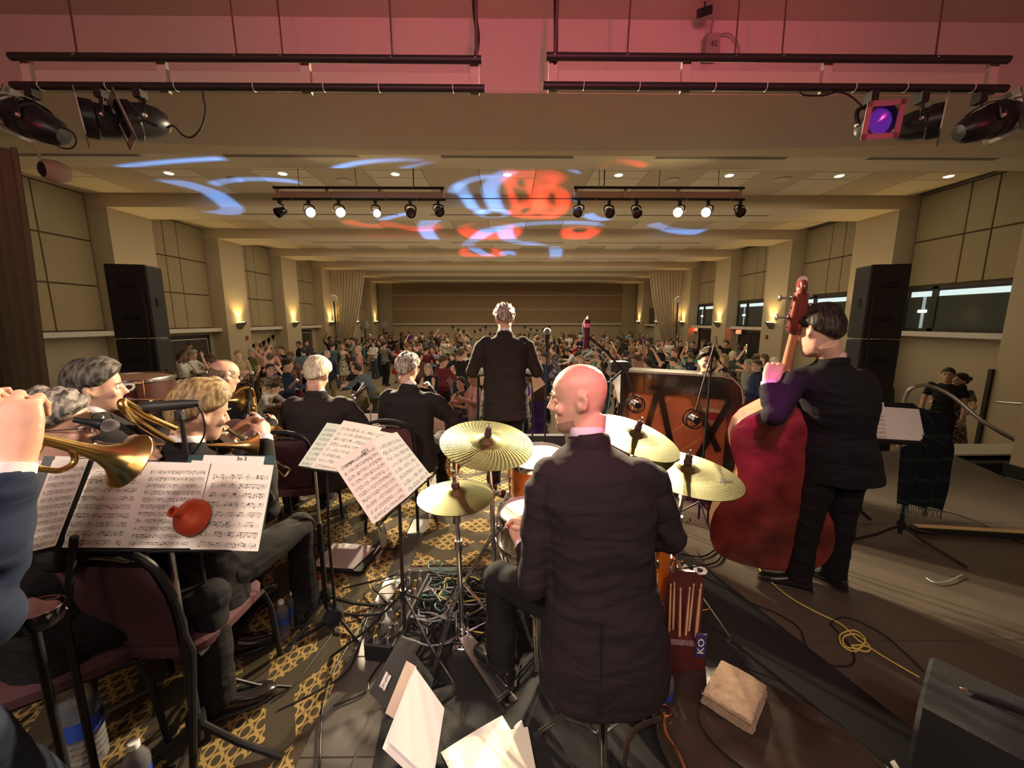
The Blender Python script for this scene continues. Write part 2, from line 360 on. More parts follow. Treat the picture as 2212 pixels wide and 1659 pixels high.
def hairm(name, c, c2=None, sc=90):
    if name in MATS: return MATS[name]
    M_ = mat(name, c, .5, spec=.35); t = M_.node_tree; N, L = t.nodes, t.links; b = N['Principled BSDF']
    tc = N.new('ShaderNodeTexCoord'); mp = N.new('ShaderNodeMapping'); mp.inputs['Scale'].default_value = (1, .35, .22)
    n = N.new('ShaderNodeTexNoise'); n.inputs['Scale'].default_value = sc; n.inputs['Detail'].default_value = 3
    cr = N.new('ShaderNodeValToRGB'); cr.color_ramp.elements[0].position = .38; cr.color_ramp.elements[1].position = .62
    cr.color_ramp.elements[0].color = (*c, 1); cr.color_ramp.elements[1].color = (*(c2 or [min(1, x*1.8) for x in c]), 1)
    bp = N.new('ShaderNodeBump'); bp.inputs['Strength'].default_value = .6; bp.inputs['Distance'].default_value = .01
    L.new(tc.outputs['Object'], mp.inputs['Vector']); L.new(mp.outputs[0], n.inputs['Vector']); L.new(n.outputs['Fac'], cr.inputs[0]); L.new(cr.outputs[0], b.inputs['Base Color'])
    L.new(n.outputs['Fac'], bp.inputs['Height']); L.new(bp.outputs[0], b.inputs['Normal']); return M_
suit_black = cloth('suit_black_wool', (.011, .010, .012)); suit_char = cloth('suit_charcoal_wool', (.026, .022, .023)); suit_navy = cloth('suit_navy_wool', (.012, .020, .045))
trouser_m = cloth('trouser_black_wool', (.009, .008, .010)); shirt_w = cloth('shirt_white_cotton', (.74, .70, .72), .8, .3)
shoe_m = mat('polished_black_leather', (.012, .011, .011), .22, coat=.5); eye_m = mat('eye_white', (.75, .72, .70), .2); iris_m = mat('eye_dark', (.03, .02, .015), .15)
HP = [(-.122, .016, .070, -.035), (-.112, .036, .089, -.012), (-.092, .050, .095, .030), (-.062, .060, .094, .058), (-.030, .068, .091, .080), (0, .0725, .086, .094), (.028, .0765, .091, .100), (.060, .0765, .090, .098), (.085, .069, .076, .087), (.105, .051, .054, .065), (.117, .029, .030, .038), (.1225, .008, .008, .012)]
def head(mb, M, e=2.25):
    R3 = M.to_3x3(); X, Y, Z = R3.col[0], R3.col[1], R3.col[2]; o = M.translation; s0 = mb.M; mb.M = Mx.Identity(4)
    mb.rings([(o+Z*z, X.normalized(), Y.normalized(), a*X.length, f*X.length, b*X.length) for z, a, f, b in HP], 28, e)
    mb.M = M
    mb.tube([(0, .088, .030), (0, .098, .008), (0, .113, -.022), (0, .100, -.034)], [.008, .0095, .0135, .006], 8)
    for s in (-1, 1):
        mb.ell((s*.010, .101, -.027), (.0085, .010, .0075), None, 8, 6)
        mb.ell((s*.031, .081, .027), (.022, .013, .008), None, 10, 6)
        mb.ell((s*.046, .070, -.022), (.018, .016, .022), None, 10, 6)
        mb.ell((s*.080, -.012, .000), (.010, .022, .034), Mx.Rotation(s*.35, 3, 'Z').to_4x4(), 12, 8); mb.tube([(s*(.084+.004*cos(a)), -.014-.020*sin(a+.6), .002+.031*cos(a+.6)) for a in [i*.42 for i in range(9)]], .0045, 6)
        mb.ell((s*.074, -.002, -.026), (.007, .011, .013), None, 8, 6)
    mb.ell((0, .091, -.056), (.023, .009, .006), None, 10, 6); mb.ell((0, .089, -.066), (.020, .009, .0065), None, 10, 6); mb.ell((0, .083, -.098), (.020, .014, .014), None, 10, 6)
    mb.M = s0
def head_dents(M):
    D = []
    for s in (-1, 1):
        D += [(M @ V((s*.031, .098, .010)), .017, M.to_3x3() @ V((0, -.012, 0))), (M @ V((s*.092, -.008, .002)), .012, M.to_3x3() @ V((-s*.011, 0, 0)))]
    return D+[(M @ V((0, .105, -.0612)), .007, M.to_3x3() @ V((0, -.004, 0)))]
def finger(mb, base, dx, dy, dz, lens, curl, r0, r1):
    p = V(base); pts = [p-dy*.022]; a = 0; pts.append(p)
    for L_, c in zip(lens, curl):
        a += c; d = dy*cos(a)-dz*sin(a); p = p+d*L_; pts.append(p)
    n = len(pts); mb.tube(pts, [r0]+[r0+(r1-r0)*i/(n-2) for i in range(n-1)], 8); mb.ell(pts[-1], r1*.98, None, 8, 6)
    for q in pts[1:-1]: mb.ell(q, r0*1.02, None, 8, 6)
def hand(mb, M, thumb=1, curl=(.5, .6, .4), tcurl=.5, sp=.06, sc=1.0):
    # origin wrist, +Y to the fingertips, +Z back of the hand, thumb on side thumb*X
    s0 = mb.M; mb.M = s0 @ M @ Mx.Scale(sc, 4)
    mb.rings([(V((0, y, 0)), V((1, 0, 0)), V((0, 0, 1)), a, f, b) for y, a, f, b in ((-.02, .026, .019, .019), (.0, .028, .018, .018), (.03, .037, .016, .018), (.06, .042, .015, .017), (.085, .042, .012, .013), (.094, .038, .008, .009))], 16, 2.6)
    for i, (x, L_) in enumerate(((.031, 1.0), (.0105, 1.1), (-.0105, 1.03), (-.031, .82))):
        ang = sp*(1.5-i); dy = V((sin(ang)*thumb, cos(ang), 0)); dx = V((dy.y, -dy.x, 0)); e = .12*i
        finger(mb, (x*thumb, .088-abs(i-1)*.004, 0), dx, dy, V((0, 0, 1)), (.042*L_, .026*L_, .022*L_), [c+e*.4 for c in curl], .0088, .0068)
    d1 = V((.62*thumb, .70, -.30)).normalized(); p0 = V((.022*thumb, .018, -.006)); p1 = p0+d1*.046
    d2 = (d1+V((-.35*thumb*tcurl*2, .4, -.35*tcurl))).normalized(); p2 = p1+d2*.034; d3 = (d2+V((-.3*thumb*tcurl*2, .3, -.2*tcurl))).normalized(); p3 = p2+d3*.026
    mb.tube([p0-d1*.01, p0+d1*.02, p1, p2, p3], [.017, .016, .0115, .0105, .0085], 8); mb.ell(p3, .0088, None, 8, 6); mb.ell(p1, .0118, None, 8, 6)
    mb.M = s0
def remesh(mb, vox, sm=2, dents=(), folds=0, fs=7.0, adapt=0):
    me = bpy.data.meshes.new('t'); me.from_pydata([tuple(p) for p in mb.v], [], mb.f); o = bpy.data.objects.new('t', me); COL.objects.link(o)
    r = o.modifiers.new('r', 'REMESH'); r.mode = 'VOXEL'; r.voxel_size = vox; r.adaptivity = adapt
    if sm: q = o.modifiers.new('s', 'SMOOTH'); q.iterations = sm; q.factor = .5
    bpy.context.view_layer.update(); out = bpy.data.meshes.new_from_object(o.evaluated_get(bpy.context.evaluated_depsgraph_get())); bpy.data.objects.remove(o)
    n = len(out.vertices); co = np.empty(n*3, np.float32); out.vertices.foreach_get('co', co); co = co.reshape(-1, 3)
    for c, rr, dv in dents:
        w_ = np.exp(-((co-np.array(c))**2).sum(1)/(rr*rr)); co += w_[:, None]*np.array(dv)
    if folds:
        nr = np.empty(n*3, np.float32); out.vertices.foreach_get('normal', nr); nr = nr.reshape(-1, 3)
        h = np.array([noise.noise((x*fs*.8+z*3, y*fs, z*fs*1.8)) + .5*noise.noise((x*fs*1.6+9, y*fs*2, z*fs*4-x*5)) for x, y, z in co.tolist()], np.float32)
        co += nr*(h*folds)[:, None]
    out.vertices.foreach_set('co', co.ravel()); out.update(); return out
def mobj(name, me, m, parent, **k):
    me.transform(Mx.Translation(-wl(parent))); o = link(name, me, m, parent, False, **k); me.polygons.foreach_set('use_smooth', [True]*len(me.polygons)); return o
def lerp(a, b, t): return V(a)*(1-t)+V(b)*t
STAND = dict(pel=(0, 0, .95), chest=(0, .0, 1.27), neck=(0, -.015, 1.475), head=(0, .015, 1.625), shL=(-.185, -.01, 1.43), shR=(.185, -.01, 1.43), elL=(-.25, -.03, 1.14), elR=(.25, -.03, 1.14),
             wrL=(-.25, .10, .90), wrR=(.25, .10, .90), hipL=(-.09, 0, .92), hipR=(.09, 0, .92), knL=(-.10, .03, .50), knR=(.10, .03, .50), anL=(-.11, -.02, .10), anR=(.11, -.02, .10))
SIT = dict(pel=(0, 0, .56), chest=(0, .03, .89), neck=(0, .02, 1.09), head=(0, .055, 1.245), shL=(-.19, .02, 1.045), shR=(.19, .02, 1.045), elL=(-.26, .10, .80), elR=(.26, .10, .80),
           wrL=(-.13, .34, .82), wrR=(.13, .34, .82), hipL=(-.10, .02, .53), hipR=(.10, .02, .53), knL=(-.16, .44, .53), knR=(.16, .44, .53), anL=(-.17, .42, .10), anR=(.17, .42, .10))
def shoe(T, an, toe, parent, m=None, sole=None):
    a = V(an); t = V(toe); t.z = 0; t.normalize(); ft = V((a.x, a.y, a.z-.10)); X = t.cross(V((0, 0, 1)))
    mb = MB(T)
    mb.rings([(ft+t*y+V((0, 0, (zt+.006)/2)), X, V((0, 0, 1)), w_, (zt-.006)/2, (zt-.006)/2) for y, w_, zt in ((-.075, .016, .05), (-.065, .032, .085), (-.03, .037, .11), (.02, .037, .105), (.07, .042, .075), (.12, .047, .058), (.165, .045, .05), (.195, .032, .040), (.21, .012, .026))], 14, 2.6)
    s = mb.obj('shoe', m or shoe_m, parent)
    so = MB(T); so.rings([(ft+t*y+V((0, 0, .006)), X, V((0, 0, 1)), w_, .007, .007) for y, w_ in ((-.08, .018), (-.065, .036), (-.02, .040), (.03, .038), (.09, .047), (.14, .051), (.18, .042), (.212, .016))], 12, 4)
    so.obj('sole', sole or blackp_m, s)
def hair_cap(M, m, parent, th=(.95, 1.45, 2.15), off=(.010, .012, .014), nz=.004, ns=30, name='hair', top=0):
    # th: polar angle of the hairline front/side/back; off: thickness front-top/side/back
    mb = MB(M); nu, nv = 48, 22; vs = []; fs = []
    for j in range(nv):
        for i in range(nu):
            az = 2*pi*i/nu; c = cos(az); fr = max(0, c); bk = max(0, -c); sd = 1-abs(c)
            lim = th[0]*fr**1.2+th[2]*bk**1.2+th[1]*(1-fr**1.2-bk**1.2)
            t = lim*(j/(nv-1))**.9; d = V((sin(t)*sin(az), sin(t)*c, cos(t)))
            ay = .0935 if d.y > 0 else .1015; R_ = 1/sqrt((d.x/.0785)**2+(d.y/ay)**2+(d.z/.1235)**2)
            o_ = off[0]*fr+off[2]*bk+off[1]*(1-fr-bk); o_ = o_*(sin(t)**.5 if sin(t) > 0 else 0)+off[0]*max(0, cos(t))+top*max(0, cos(t))*(1+c*.5)
            k = (j/(nv-1)); o_ *= (1 if k < .82 else max(0, (1-k)/.18)**.7); o_ += -.003 if k > .99 else 0
            q = d*R_; o_ += nz*noise.noise(q*ns)*(1 if k < .9 else .2)
            vs.append(q+d*o_)
    for j in range(nv-1):
        for i in range(nu): w_ = (i+1) % nu; fs.append((j*nu+i, (j+1)*nu+i, (j+1)*nu+w_, j*nu+w_))
    mb.add(vs, fs); return mb.obj(name, m, parent)
def hsurf(az, z, off=0):
    for i in range(len(HP)-1):
        if HP[i][0] <= z <= HP[i+1][0]:
            k = (z-HP[i][0])/(HP[i+1][0]-HP[i][0]); a, f, b = [HP[i][q]*(1-k)+HP[i+1][q]*k for q in (1, 2, 3)]; break
    s, c = sin(az), cos(az); e = 2/2.25; return V((math.copysign(abs(s)**e, s)*(a+off), math.copysign(abs(c)**e, c)*((f if c > 0 else b)+off), z))
def beard(M, m, parent, z0=-.116, z1=-.045, amax=1.75):
    mb = MB(M); mb.grid(lambda u, v: hsurf((u-.5)*2*amax, z0+(z1-z0)*v*(.55+.45*abs(2*u-1)), .0045+.002*noise.noise(V((u*40, v*9, 0)))), 34, 7)
    return mb.obj('beard', m, parent)
def face_bits(M, parent, brow, eyes=True, closed=False):
    for s in (-1, 1):
        if eyes:
            e_ = MB(M); e_.ell((s*.031, .0765, .0085), .0125, None, 12, 8); eo = e_.obj('eye', eye_m if not closed else sk1, parent)
            if not closed: MB(M).ell((s*.031, .0865, .006), (.0055, .0035, .0055), None, 10, 6).obj('iris', iris_m, eo)
        MB(M).tube([(s*.014, .1000, .029), (s*.030, .0985, .034), (s*.049, .083, .028)], [.0028, .0034, .002], 6).obj('eyebrow', brow, parent)
def glasses(M, parent, m=None):
    mb = MB(M)
    for s in (-1, 1):
        mb.tube([(s*.032+.022*cos(t)*1.1, .112-.004*abs(cos(t)), .006+.018*sin(t)) for t in [2*pi*i/14 for i in range(14)]], .0018, 6, closed=True)
        mb.tube([(s*.056, .108, .012), (s*.078, .06, .014), (s*.083, -.01, .010), (s*.080, -.03, -.01)], .0018, 6)
    mb.tube([(-.010, .113, .010), (0, .115, .013), (.010, .113, .010)], .0018, 6)
    g = mb.obj('glasses', m or frame_m, parent)
    for s in (-1, 1): MB(M).rings([(V((s*.032, .112+q, .006)), V((1, 0, 0)), V((0, 0, 1)), .022, .017, .017) for q in (0, .001)], 14).obj('lens', mat('spectacle_lens', (.9, .9, .9), .05, alpha=.18), g)
FB = {}
def fig(label, loc=(0, 0, 0), yaw=0, J=None, base=STAND, sc=1, hd=(0, 0, 0), sk=None, suit=None, trou=None, hair=None, hair_m=None, vox=.010, hands=None, bulk=1.0, belly=0, collar=True,
        tails=.17, jr=None, group=None, cat='person', name='person', brow=None, face=False, closed=False, spec=False, toes=None, kind='suit', legs=True, cvox=None, shoem=None, dents=(), shirtm=None, fold=.006, sleeves=1.0, skirt_len=None, bv=None):
    j = {k: V(v) for k, v in base.items()}; [j.__setitem__(k, V(v)) for k, v in (J or {}).items()]
    T = TR(loc, rz=yaw, s=sc); root = thing(name, label, cat, loc, group); sk = sk or sk1; suit = suit or suit_black; trou = trou or trouser_m; cvox = cvox or max(.009, vox)
    HM = T @ Mx.Translation(j['head']) @ Mx.Rotation(hd[0], 4, 'Z') @ Mx.Rotation(hd[1], 4, 'X') @ Mx.Rotation(hd[2], 4, 'Y')
    sx = (j['shR']-j['shL']).normalized(); up = (j['neck']-j['pel']).normalized(); fy = up.cross(sx).normalized()
    hx = (j['hipR']-j['hipL']).normalized(); hy = V((0, 0, 1)).cross(hx).normalized()
    # body: one continuous surface
    b = MB(); head(b, HM); b.M = T
    hc = T.inverted() @ (HM @ V((0, -.03, -.06)))
    b.tube([j['neck']-up*.05, j['neck'], lerp(j['neck'], hc, .5), hc], [.075, .062, .056, .056], 14)
    P, C, N_ = j['pel'], j['chest'], j['neck']
    b.rings([(P-up*.06, hx, hy, .10*bulk, .08, .08), (P+up*.03, hx, hy, .14*bulk, .10, .10), (lerp(P, C, .5), lerp(hx, sx, .5).normalized(), fy, .125*bulk, .085, .085), (C, sx, fy, .145*bulk, .10, .10), (lerp(C, N_, .6), sx, fy, .15*bulk, .08, .085), (lerp(C, N_, .9), sx, fy, .09, .06, .06), (N_, sx, fy, .055, .05, .05)], 16)
    for sd, s in (('L', -1), ('R', 1)):
        sh, el, wr = j['sh'+sd], j['el'+sd], j['wr'+sd]
        b.tube([lerp(sh, C, .45), lerp(sh, C, .16)-V((0, 0, .01)), lerp(sh, el, .25), lerp(sh, el, .5), el, lerp(el, wr, .35), wr], [.04, .036 if kind == 'suit' else .046, .042, .042, .038, .038, .026], 10); b.ell(el, .038, None, 8, 6)
        h = (hands or {}).get(sd); fd = (wr-el).normalized()
        if h is None: h = dict(d=fd, n=V((s, 0, .2)), curl=(.35, .4, .3))
        y = V(h.get('d', fd)).normalized(); z = V(h.get('n', (s, 0, 0))); z = (z-y*z.dot(y)).normalized(); x = y.cross(z)
        th_ = h.get('thumb', -1 if sd == 'R' else 1)
        hand(b, Mx(((x.x, y.x, z.x, wr.x), (x.y, y.y, z.y, wr.y), (x.z, y.z, z.z, wr.z), (0, 0, 0, 1))), th_, h.get('curl', (.4, .5, .3)), h.get('tc', .5), h.get('sp', .06), h.get('sc', 1))
        if legs:
            hp, kn, an = j['hip'+sd], j['kn'+sd], j['an'+sd]
            b.tube([lerp(hp, P, .3), hp, lerp(hp, kn, .5), kn, lerp(kn, an, .3), an], [.085, .088, .07, .052, .052, .036], 10); b.ell(kn, .052, None, 8, 6)
            t = V((toes or {}).get(sd, (0, 1, 0))); t.z = 0; t.normalize(); b.tube([an, an+t*.03+V((0, 0, -.055)), an+t*.09+V((0, 0, -.075))], [.032, .024, .016], 8)
    me = remesh(b, vox, 2, head_dents(HM)+list(dents)); mobj('body', me, sk, root)
    # garment for the upper body
    if kind in ('suit', 'shirt', 'tee', 'dress', 'tank'):
        g = MB(T); k = bulk*(1 if kind == 'suit' else .93)
        if jr: R = jr(j)
        elif kind == 'suit':
            R = [(P-up*tails+fy*-.0, hx, hy, .205*k, .15*k+belly, .155*k), (P-up*(tails-.012), hx, hy, .21*k, .155*k+belly, .16*k), (P+up*.02, hx, hy, .19*k, .14*k+belly, .15*k), (lerp(P, C, .45), lerp(hx, sx, .5).normalized(), fy, .168*k, .13*k+belly, .125*k),
                 (C, sx, fy, .188*k, .135*k+belly*.5, .14*k), (lerp(C, N_, .45), sx, fy, .205*k, .12*k, .135*k), (lerp(C, N_, .70), sx, fy, .195*k, .10, .12), (lerp(C, N_, .82), sx, fy, .160*k, .085, .10), (lerp(C, N_, .93), sx, fy, .105, .072, .082), (N_+up*.015, sx, fy, .066, .062, .068)]
        else:
            h0 = .10 if kind != 'dress' else .02
            R = [(P-up*h0, hx, hy, .165*k, .12*k+belly, .125*k), (P+up*.03, hx, hy, .165*k, .12*k+belly, .12*k), (lerp(P, C, .45), lerp(hx, sx, .5).normalized(), fy, .135*k, .11*k+belly, .105*k), (C, sx, fy, .155*k, .125*k+belly*.5, .115*k), (lerp(C, N_, .45), sx, fy, .175*k, .105*k, .115*k)]
            if kind != 'dress' or skirt_len is None or kind == 'tee': R += [(lerp(C, N_, .75), sx, fy, .150, .08, .095), (lerp(C, N_, .93), sx, fy, .095, .062, .07), (N_, sx, fy, .066, .058, .062)]
        g.rings(R, 22, 2.3)
        for sd, s in (('L', -1), ('R', 1)):
            sh, el, wr = j['sh'+sd], j['el'+sd], j['wr'+sd]; q = bulk*.5+.5
            if kind == 'suit':
                g.tube([lerp(sh, C, .40), lerp(sh, C, .08)-V((0, 0, .012)), lerp(sh, el, .16), lerp(sh, el, .5), el, lerp(el, wr, .3), lerp(el, wr, .93)], [.066*q, .064*q, .066*q, .064*q, .058*q, .055*q, .042*q], 14); g.ell(el, .059*q, None, 12, 8); g.ell(lerp(sh, C, .10)-V((0,0,.012)), .066*q, None, 12, 8)
            elif kind == 'shirt': g.tube([lerp(sh, C, .35), sh, lerp(sh, el, .5), el, lerp(el, wr, .3), lerp(el, wr, .92)], [.062, .062, .056, .05, .046, .036], 12); g.ell(el, .05, None, 10, 6); g.ell(sh, .06, None, 10, 6)
            elif kind == 'tee': g.tube([lerp(sh, C, .35), sh, lerp(sh, el, .6)], [.062, .062, .060], 12); g.ell(sh, .06, None, 10, 6)
            elif kind in ('dress', 'tank'): g.tube([lerp(lerp(sh, N_, .35), C, .35), lerp(sh, N_, .40)+V((0, 0, .0)), lerp(lerp(sh, N_, .35), C, .35)-fy*.08], [.03, .03, .03], 8)
        if kind == 'suit' and collar:
            g.tube([N_+up*(.02+.022*-cos(a)*-1*(-1 if False else 1)*(.5-.5*cos(a+pi))*0+.014*(-cos(a)))+sx*(.068*sin(a))+fy*(.062*cos(a)-.004) for a in [2*pi*i/18 for i in range(18)]], [(.010, .024)]*18, 10, closed=True)
        gm = remesh(g, cvox, 2, (), fold); mobj('jacket' if kind == 'suit' else ('dress' if kind == 'dress' else 'shirt'), gm, suit, root)
        if kind == 'suit':
            c = MB(T); c.tube([N_+up*(.045+.012*(-cos(a)))+sx*(.058*sin(a))+fy*(.055*cos(a)) for a in [2*pi*i/20 for i in range(20)]], [(.004, .020)]*20, 8, closed=True); c.obj('shirt_collar', shirtm or shirt_w, root)
            for sd in 'LR':
                el, wr = j['el'+sd], j['wr'+sd]; MB(T).cyl(lerp(el, wr, .88), lerp(el, wr, 1.0), .038, 16, .037).obj('shirt_cuff', shirtm or shirt_w, root)
    if legs:
        g = MB(T)
        if skirt_len:
            a_ = P-V((0, 0, .06)); n_ = 9
            rings_ = []
            for i in range(n_):
                t = i/(n_-1); rings_.append((P+V((0, 0, .10-(skirt_len+.10)*t)), hx, hy, .135+.16*t**1.3, .115+.15*t**1.3, .12+.15*t**1.3))
            g.rings(rings_[::-1], 30, 2); 
            gm = remesh(g, cvox, 2, (), fold*2.2); mobj('skirt', gm, trou, root)
        else:
            g.ell(P, (.155*bulk, .125, .11), None, 14, 8)
            for sd in 'LR':
                hp, kn, an = j['hip'+sd], j['kn'+sd], j['an'+sd]
                g.tube([lerp(hp, P, .3), hp, lerp(hp, kn, .5), kn, lerp(kn, an, .5), an+V((0, 0, -.030))], [.095, .100*bulk, .090, .076, .068, .070], 14); g.ell(kn, .076, None, 12, 8)
            gm = remesh(g, cvox, 2, (), fold); mobj('trousers', gm, trou, root)
        for sd in 'LR': shoe(T, j['an'+sd], (toes or {}).get(sd, (0, 1, 0)), root, shoem)
    if hair == 'short': hair_cap(HM, hair_m, root)
    elif hair == 'thick': hair_cap(HM, hair_m, root, (.80, 1.42, 2.15), (.024, .013, .018), .007, 26, top=.006)
    elif hair in ('long', 'bun'):
        hair_cap(HM, hair_m, root, (.80, 1.50, 2.2), (.018, .016, .022), .006, 22)
        g = MB(HM)
        if hair == 'bun': g.ell((0, -.125, .035), .045, None, 12, 8)
        else: g.rings([(V((0, y, z)), V((1, 0, 0)), V((0, 1, 0)), a, f, b) for z, y, a, f, b in ((-.27, -.085, .075, .02, .03), (-.22, -.085, .10, .03, .04), (-.10, -.07, .105, .05, .05), (.0, -.05, .098, .05, .06), (.06, -.04, .07, .03, .05))], 16, 2)
        g.obj('hair_length', hair_m, root)
    elif hair == 'curly': hair_cap(HM, hair_m, root, (.85, 1.42, 2.15), (.022, .016, .018), .016, 55)
    elif hair == 'buzz': hair_cap(HM, hair_m, root, (1.0, 1.42, 2.2), (.002, .0035, .004), .0005, 60)
    if face: face_bits(HM, root, brow or hair_m or frame_m, True, closed)
    if spec: glasses(HM, root)
    FB[root.name] = HM
    return root, T, HM, j
P_ = lambda u, v, Y: PY(u, v, Y)
h_grey = hairm('hair_grey', (.10, .09, .08), (.55, .52, .46)); h_blond = hairm('hair_silver_blond', (.42, .36, .25), (.80, .74, .60)); h_salt = hairm('hair_salt_pepper', (.05, .045, .04), (.34, .31, .28))
h_brown = hairm('hair_light_brown', (.13, .085, .04), (.38, .27, .13)); h_dark = hairm('hair_dark', (.012, .009, .008), (.05, .035, .03)); h_darkgrey = hairm('hair_dark_grey', (.03, .028, .025), (.16, .15, .13)); h_buzz = hairm('hair_cropped', (.16, .10, .07), (.24, .16, .12), 200); h_brown2 = hairm('hair_brown', (.05, .028, .018), (.13, .08, .05)); h_red = hairm('hair_auburn', (.10, .035, .02), (.20, .08, .05))
# the drummer, seated on a throne, back to the stage rear, face turned aside
dj_ = dict(pel=(.35, 1.31, .60), chest=(.315, 1.30, .98), neck=(.285, 1.335, 1.225), head=(.258, 1.375, 1.385), shL=(.125, 1.31, 1.15), shR=(.475, 1.29, 1.16), elL=(.095, 1.27, .74), elR=(.60, 1.33, .87), wrL=(.065, 1.51, .735), wrR=(.14, 1.58, .765),
           hipL=(.25, 1.36, .58), hipR=(.45, 1.36, .58), knL=(-.035, 1.55, .55), knR=(.38, 1.72, .56), anL=(-.03, 1.56, .15), anR=(.34, 1.80, .12))
def drum_jacket(j):
    X = V((1, 0, 0)); Y = V((0, 1, 0))
    return [(V((.345, 1.25, .36)), X, Y, .225, .16, .165), (V((.345, 1.25, .375)), X, Y, .235, .17, .175), (V((.345, 1.265, .50)), X, Y, .230, .20, .18), (V((.345, 1.285, .62)), X, Y, .215, .19, .175), (V((.335, 1.295, .76)), X, Y, .192, .15, .155),
            (V((.322, 1.30, .92)), X, Y, .195, .14, .15), (V((.312, 1.305, 1.06)), X, Y, .212, .125, .145), (V((.302, 1.315, 1.15)), X, Y, .185, .10, .125), (V((.292, 1.325, 1.20)), X, Y, .115, .08, .09), (V((.286, 1.335, 1.235)), X, Y, .068, .064, .07)]
DR = fig('bald man in a dark suit seated on the drum throne with hands folded', (0, 0, 0), 0, dj_, hd=(1.32, -.16, 0), sk=skin('skin_shaven', (.66, .37, .28)), suit=cloth('suit_brown_black', (.019, .013, .017)), vox=.0065, jr=drum_jacket, cvox=.009, brow=h_brown, face=True, closed=True,
         hands=dict(L=dict(d=(-.30, .75, .50), n=(-.60, -.45, .6), curl=(.6, .8, .5), tc=.3, sc=1.05), R=dict(d=(-.85, .35, .35), n=(.4, .3, .9), curl=(.45, .6, .4), tc=.3)), toes=dict(L=(-.62, .78, 0), R=(.3, 1, 0)), shirtm=cloth('shirt_lilac', (.72, .58, .72)), fold=.010)
beard(DR[2], hairm('stubble', (.36, .20, .15), (.46, .27, .21), 160), DR[0], z1=-.062, amax=1.35)
MB(DR[1]).tube([(.30, 1.118, .70), (.298, 1.094, .55), (.295, 1.076, .40)], [.002, .0035, .005], 6).obj('back_vent_shade', mat('vent_slit_shade', (.006, .005, .007), 1), DR[0])  # dark strip painting the shade inside the jacket vent
# the bassist
bj = dict(pel=(1.87, 2.12, .93), chest=(1.78, 2.06, 1.22), neck=(1.70, 2.03, 1.435), head=(1.625, 2.05, 1.60), shL=(1.545, 2.05, 1.38), shR=(1.90, 2.06, 1.37), elL=(1.40, 2.00, 1.17), elR=(2.03, 2.22, 1.13), wrL=(1.405, 2.08, 1.335), wrR=(1.85, 2.40, 1.0),
          hipL=(1.79, 2.12, .90), hipR=(1.96, 2.14, .90), knL=(1.80, 2.18, .50), knR=(2.01, 2.19, .50), anL=(1.82, 2.22, .10), anR=(2.06, 2.24, .10))
BS = fig('dark-haired man in a black suit playing the double bass', (0, 0, 0), 0, bj, hd=(.22, -.30, .12), sk=sk1, suit=cloth('suit_midnight', (.011, .010, .014)), hair='thick', hair_m=h_dark, vox=.0075, bulk=1.06, tails=.19,
         hands=dict(L=dict(d=(.42, .25, .75), n=(-.5, -.72, .25), curl=(.65, .75, .45), tc=.4, sc=1.08)), toes=dict(L=(-.80, .45, 0), R=(-.35, .8, 0)), shirtm=cloth('shirt_pink', (.75, .50, .58)))
# the conductor
cx = P_(1090, 700, 3.72).x
CD = fig('grey-haired man in a dark suit standing before the band, back turned', (cx, 3.72, 0), .03, dict(elL=(-.30, .05, 1.14), elR=(.30, .03, 1.14), wrL=(-.20, .32, 1.10), wrR=(.22, .30, 1.12), head=(.0, .04, 1.625)), sc=1.03, hd=(.12, -.25, 0), suit=suit_char, hair='curly', hair_m=h_grey, vox=.012, bulk=1.13, tails=.24)
# the saxophone row
def sit(label, u, v, Y, yaw=0, dz=0, **k):
    p = P_(u, v, Y); return fig(label, (p.x, Y-.055, dz), yaw, base=SIT, **k)
SB = sit('silver-blond man in a black suit seated in the saxophone row', 686, 818, 3.0, .04, hd=(0, -.42, .03), hair='thick', hair_m=h_blond, bulk=1.22, vox=.011, suit=suit_char, J=dict(elR=(.33, .08, .80)))
SCC = sit('curly grey-haired man in a black suit seated beside the ride cymbal', 884, 806, 3.32, -.08, hd=(-.22, -.25, 0), hair='curly', hair_m=h_grey, bulk=1.12, vox=.011, suit=cloth('suit_faded_black', (.020, .020, .021)), J=dict(elR=(.34, .14, .80), shR=(.19, .0, 1.03), head=(-.02, .06, 1.25)), spec=True)
SA = sit('man with cropped scalp and glasses in the saxophone row', 482, 818, 2.95, -.15, hd=(-.30, -.30, 0), hair='buzz', hair_m=h_buzz, vox=.011, suit=suit_black, spec=True)
# brass row
YG = sit('young light-haired man seated with a trombone', 404, 872, 1.62, -.12, .035, hd=(-.42, -.30, .05), hair='thick', hair_m=h_brown, vox=.0085, bulk=.95, suit=suit_black, J=dict(head=(.01, .09, 1.235), wrL=(-.05, .30, 1.06), wrR=(.10, .33, 1.06)), face=True, closed=True)
GM = sit('man with glasses and greying curls blowing a trumpet', 98, 876, 1.40, -1.02, .03, hd=(0, -.12, 0), hair='curly', hair_m=h_salt, vox=.007, suit=suit_black, spec=True, face=True, J=dict(head=(0, .05, 1.25), elL=(-.24, .12, .90), elR=(.24, .10, .88), wrL=(-.07, .22, 1.10), wrR=(.07, .24, 1.06), shL=(-.18, .05, 1.04), shR=(.18, .02, 1.04)),
         hands=dict(L=dict(d=(.2, .7, .5), n=(-.9, 0, .2), curl=(.8, .9, .6)), R=dict(d=(-.2, .6, .6), n=(.9, 0, .2), curl=(.7, .9, .6))))
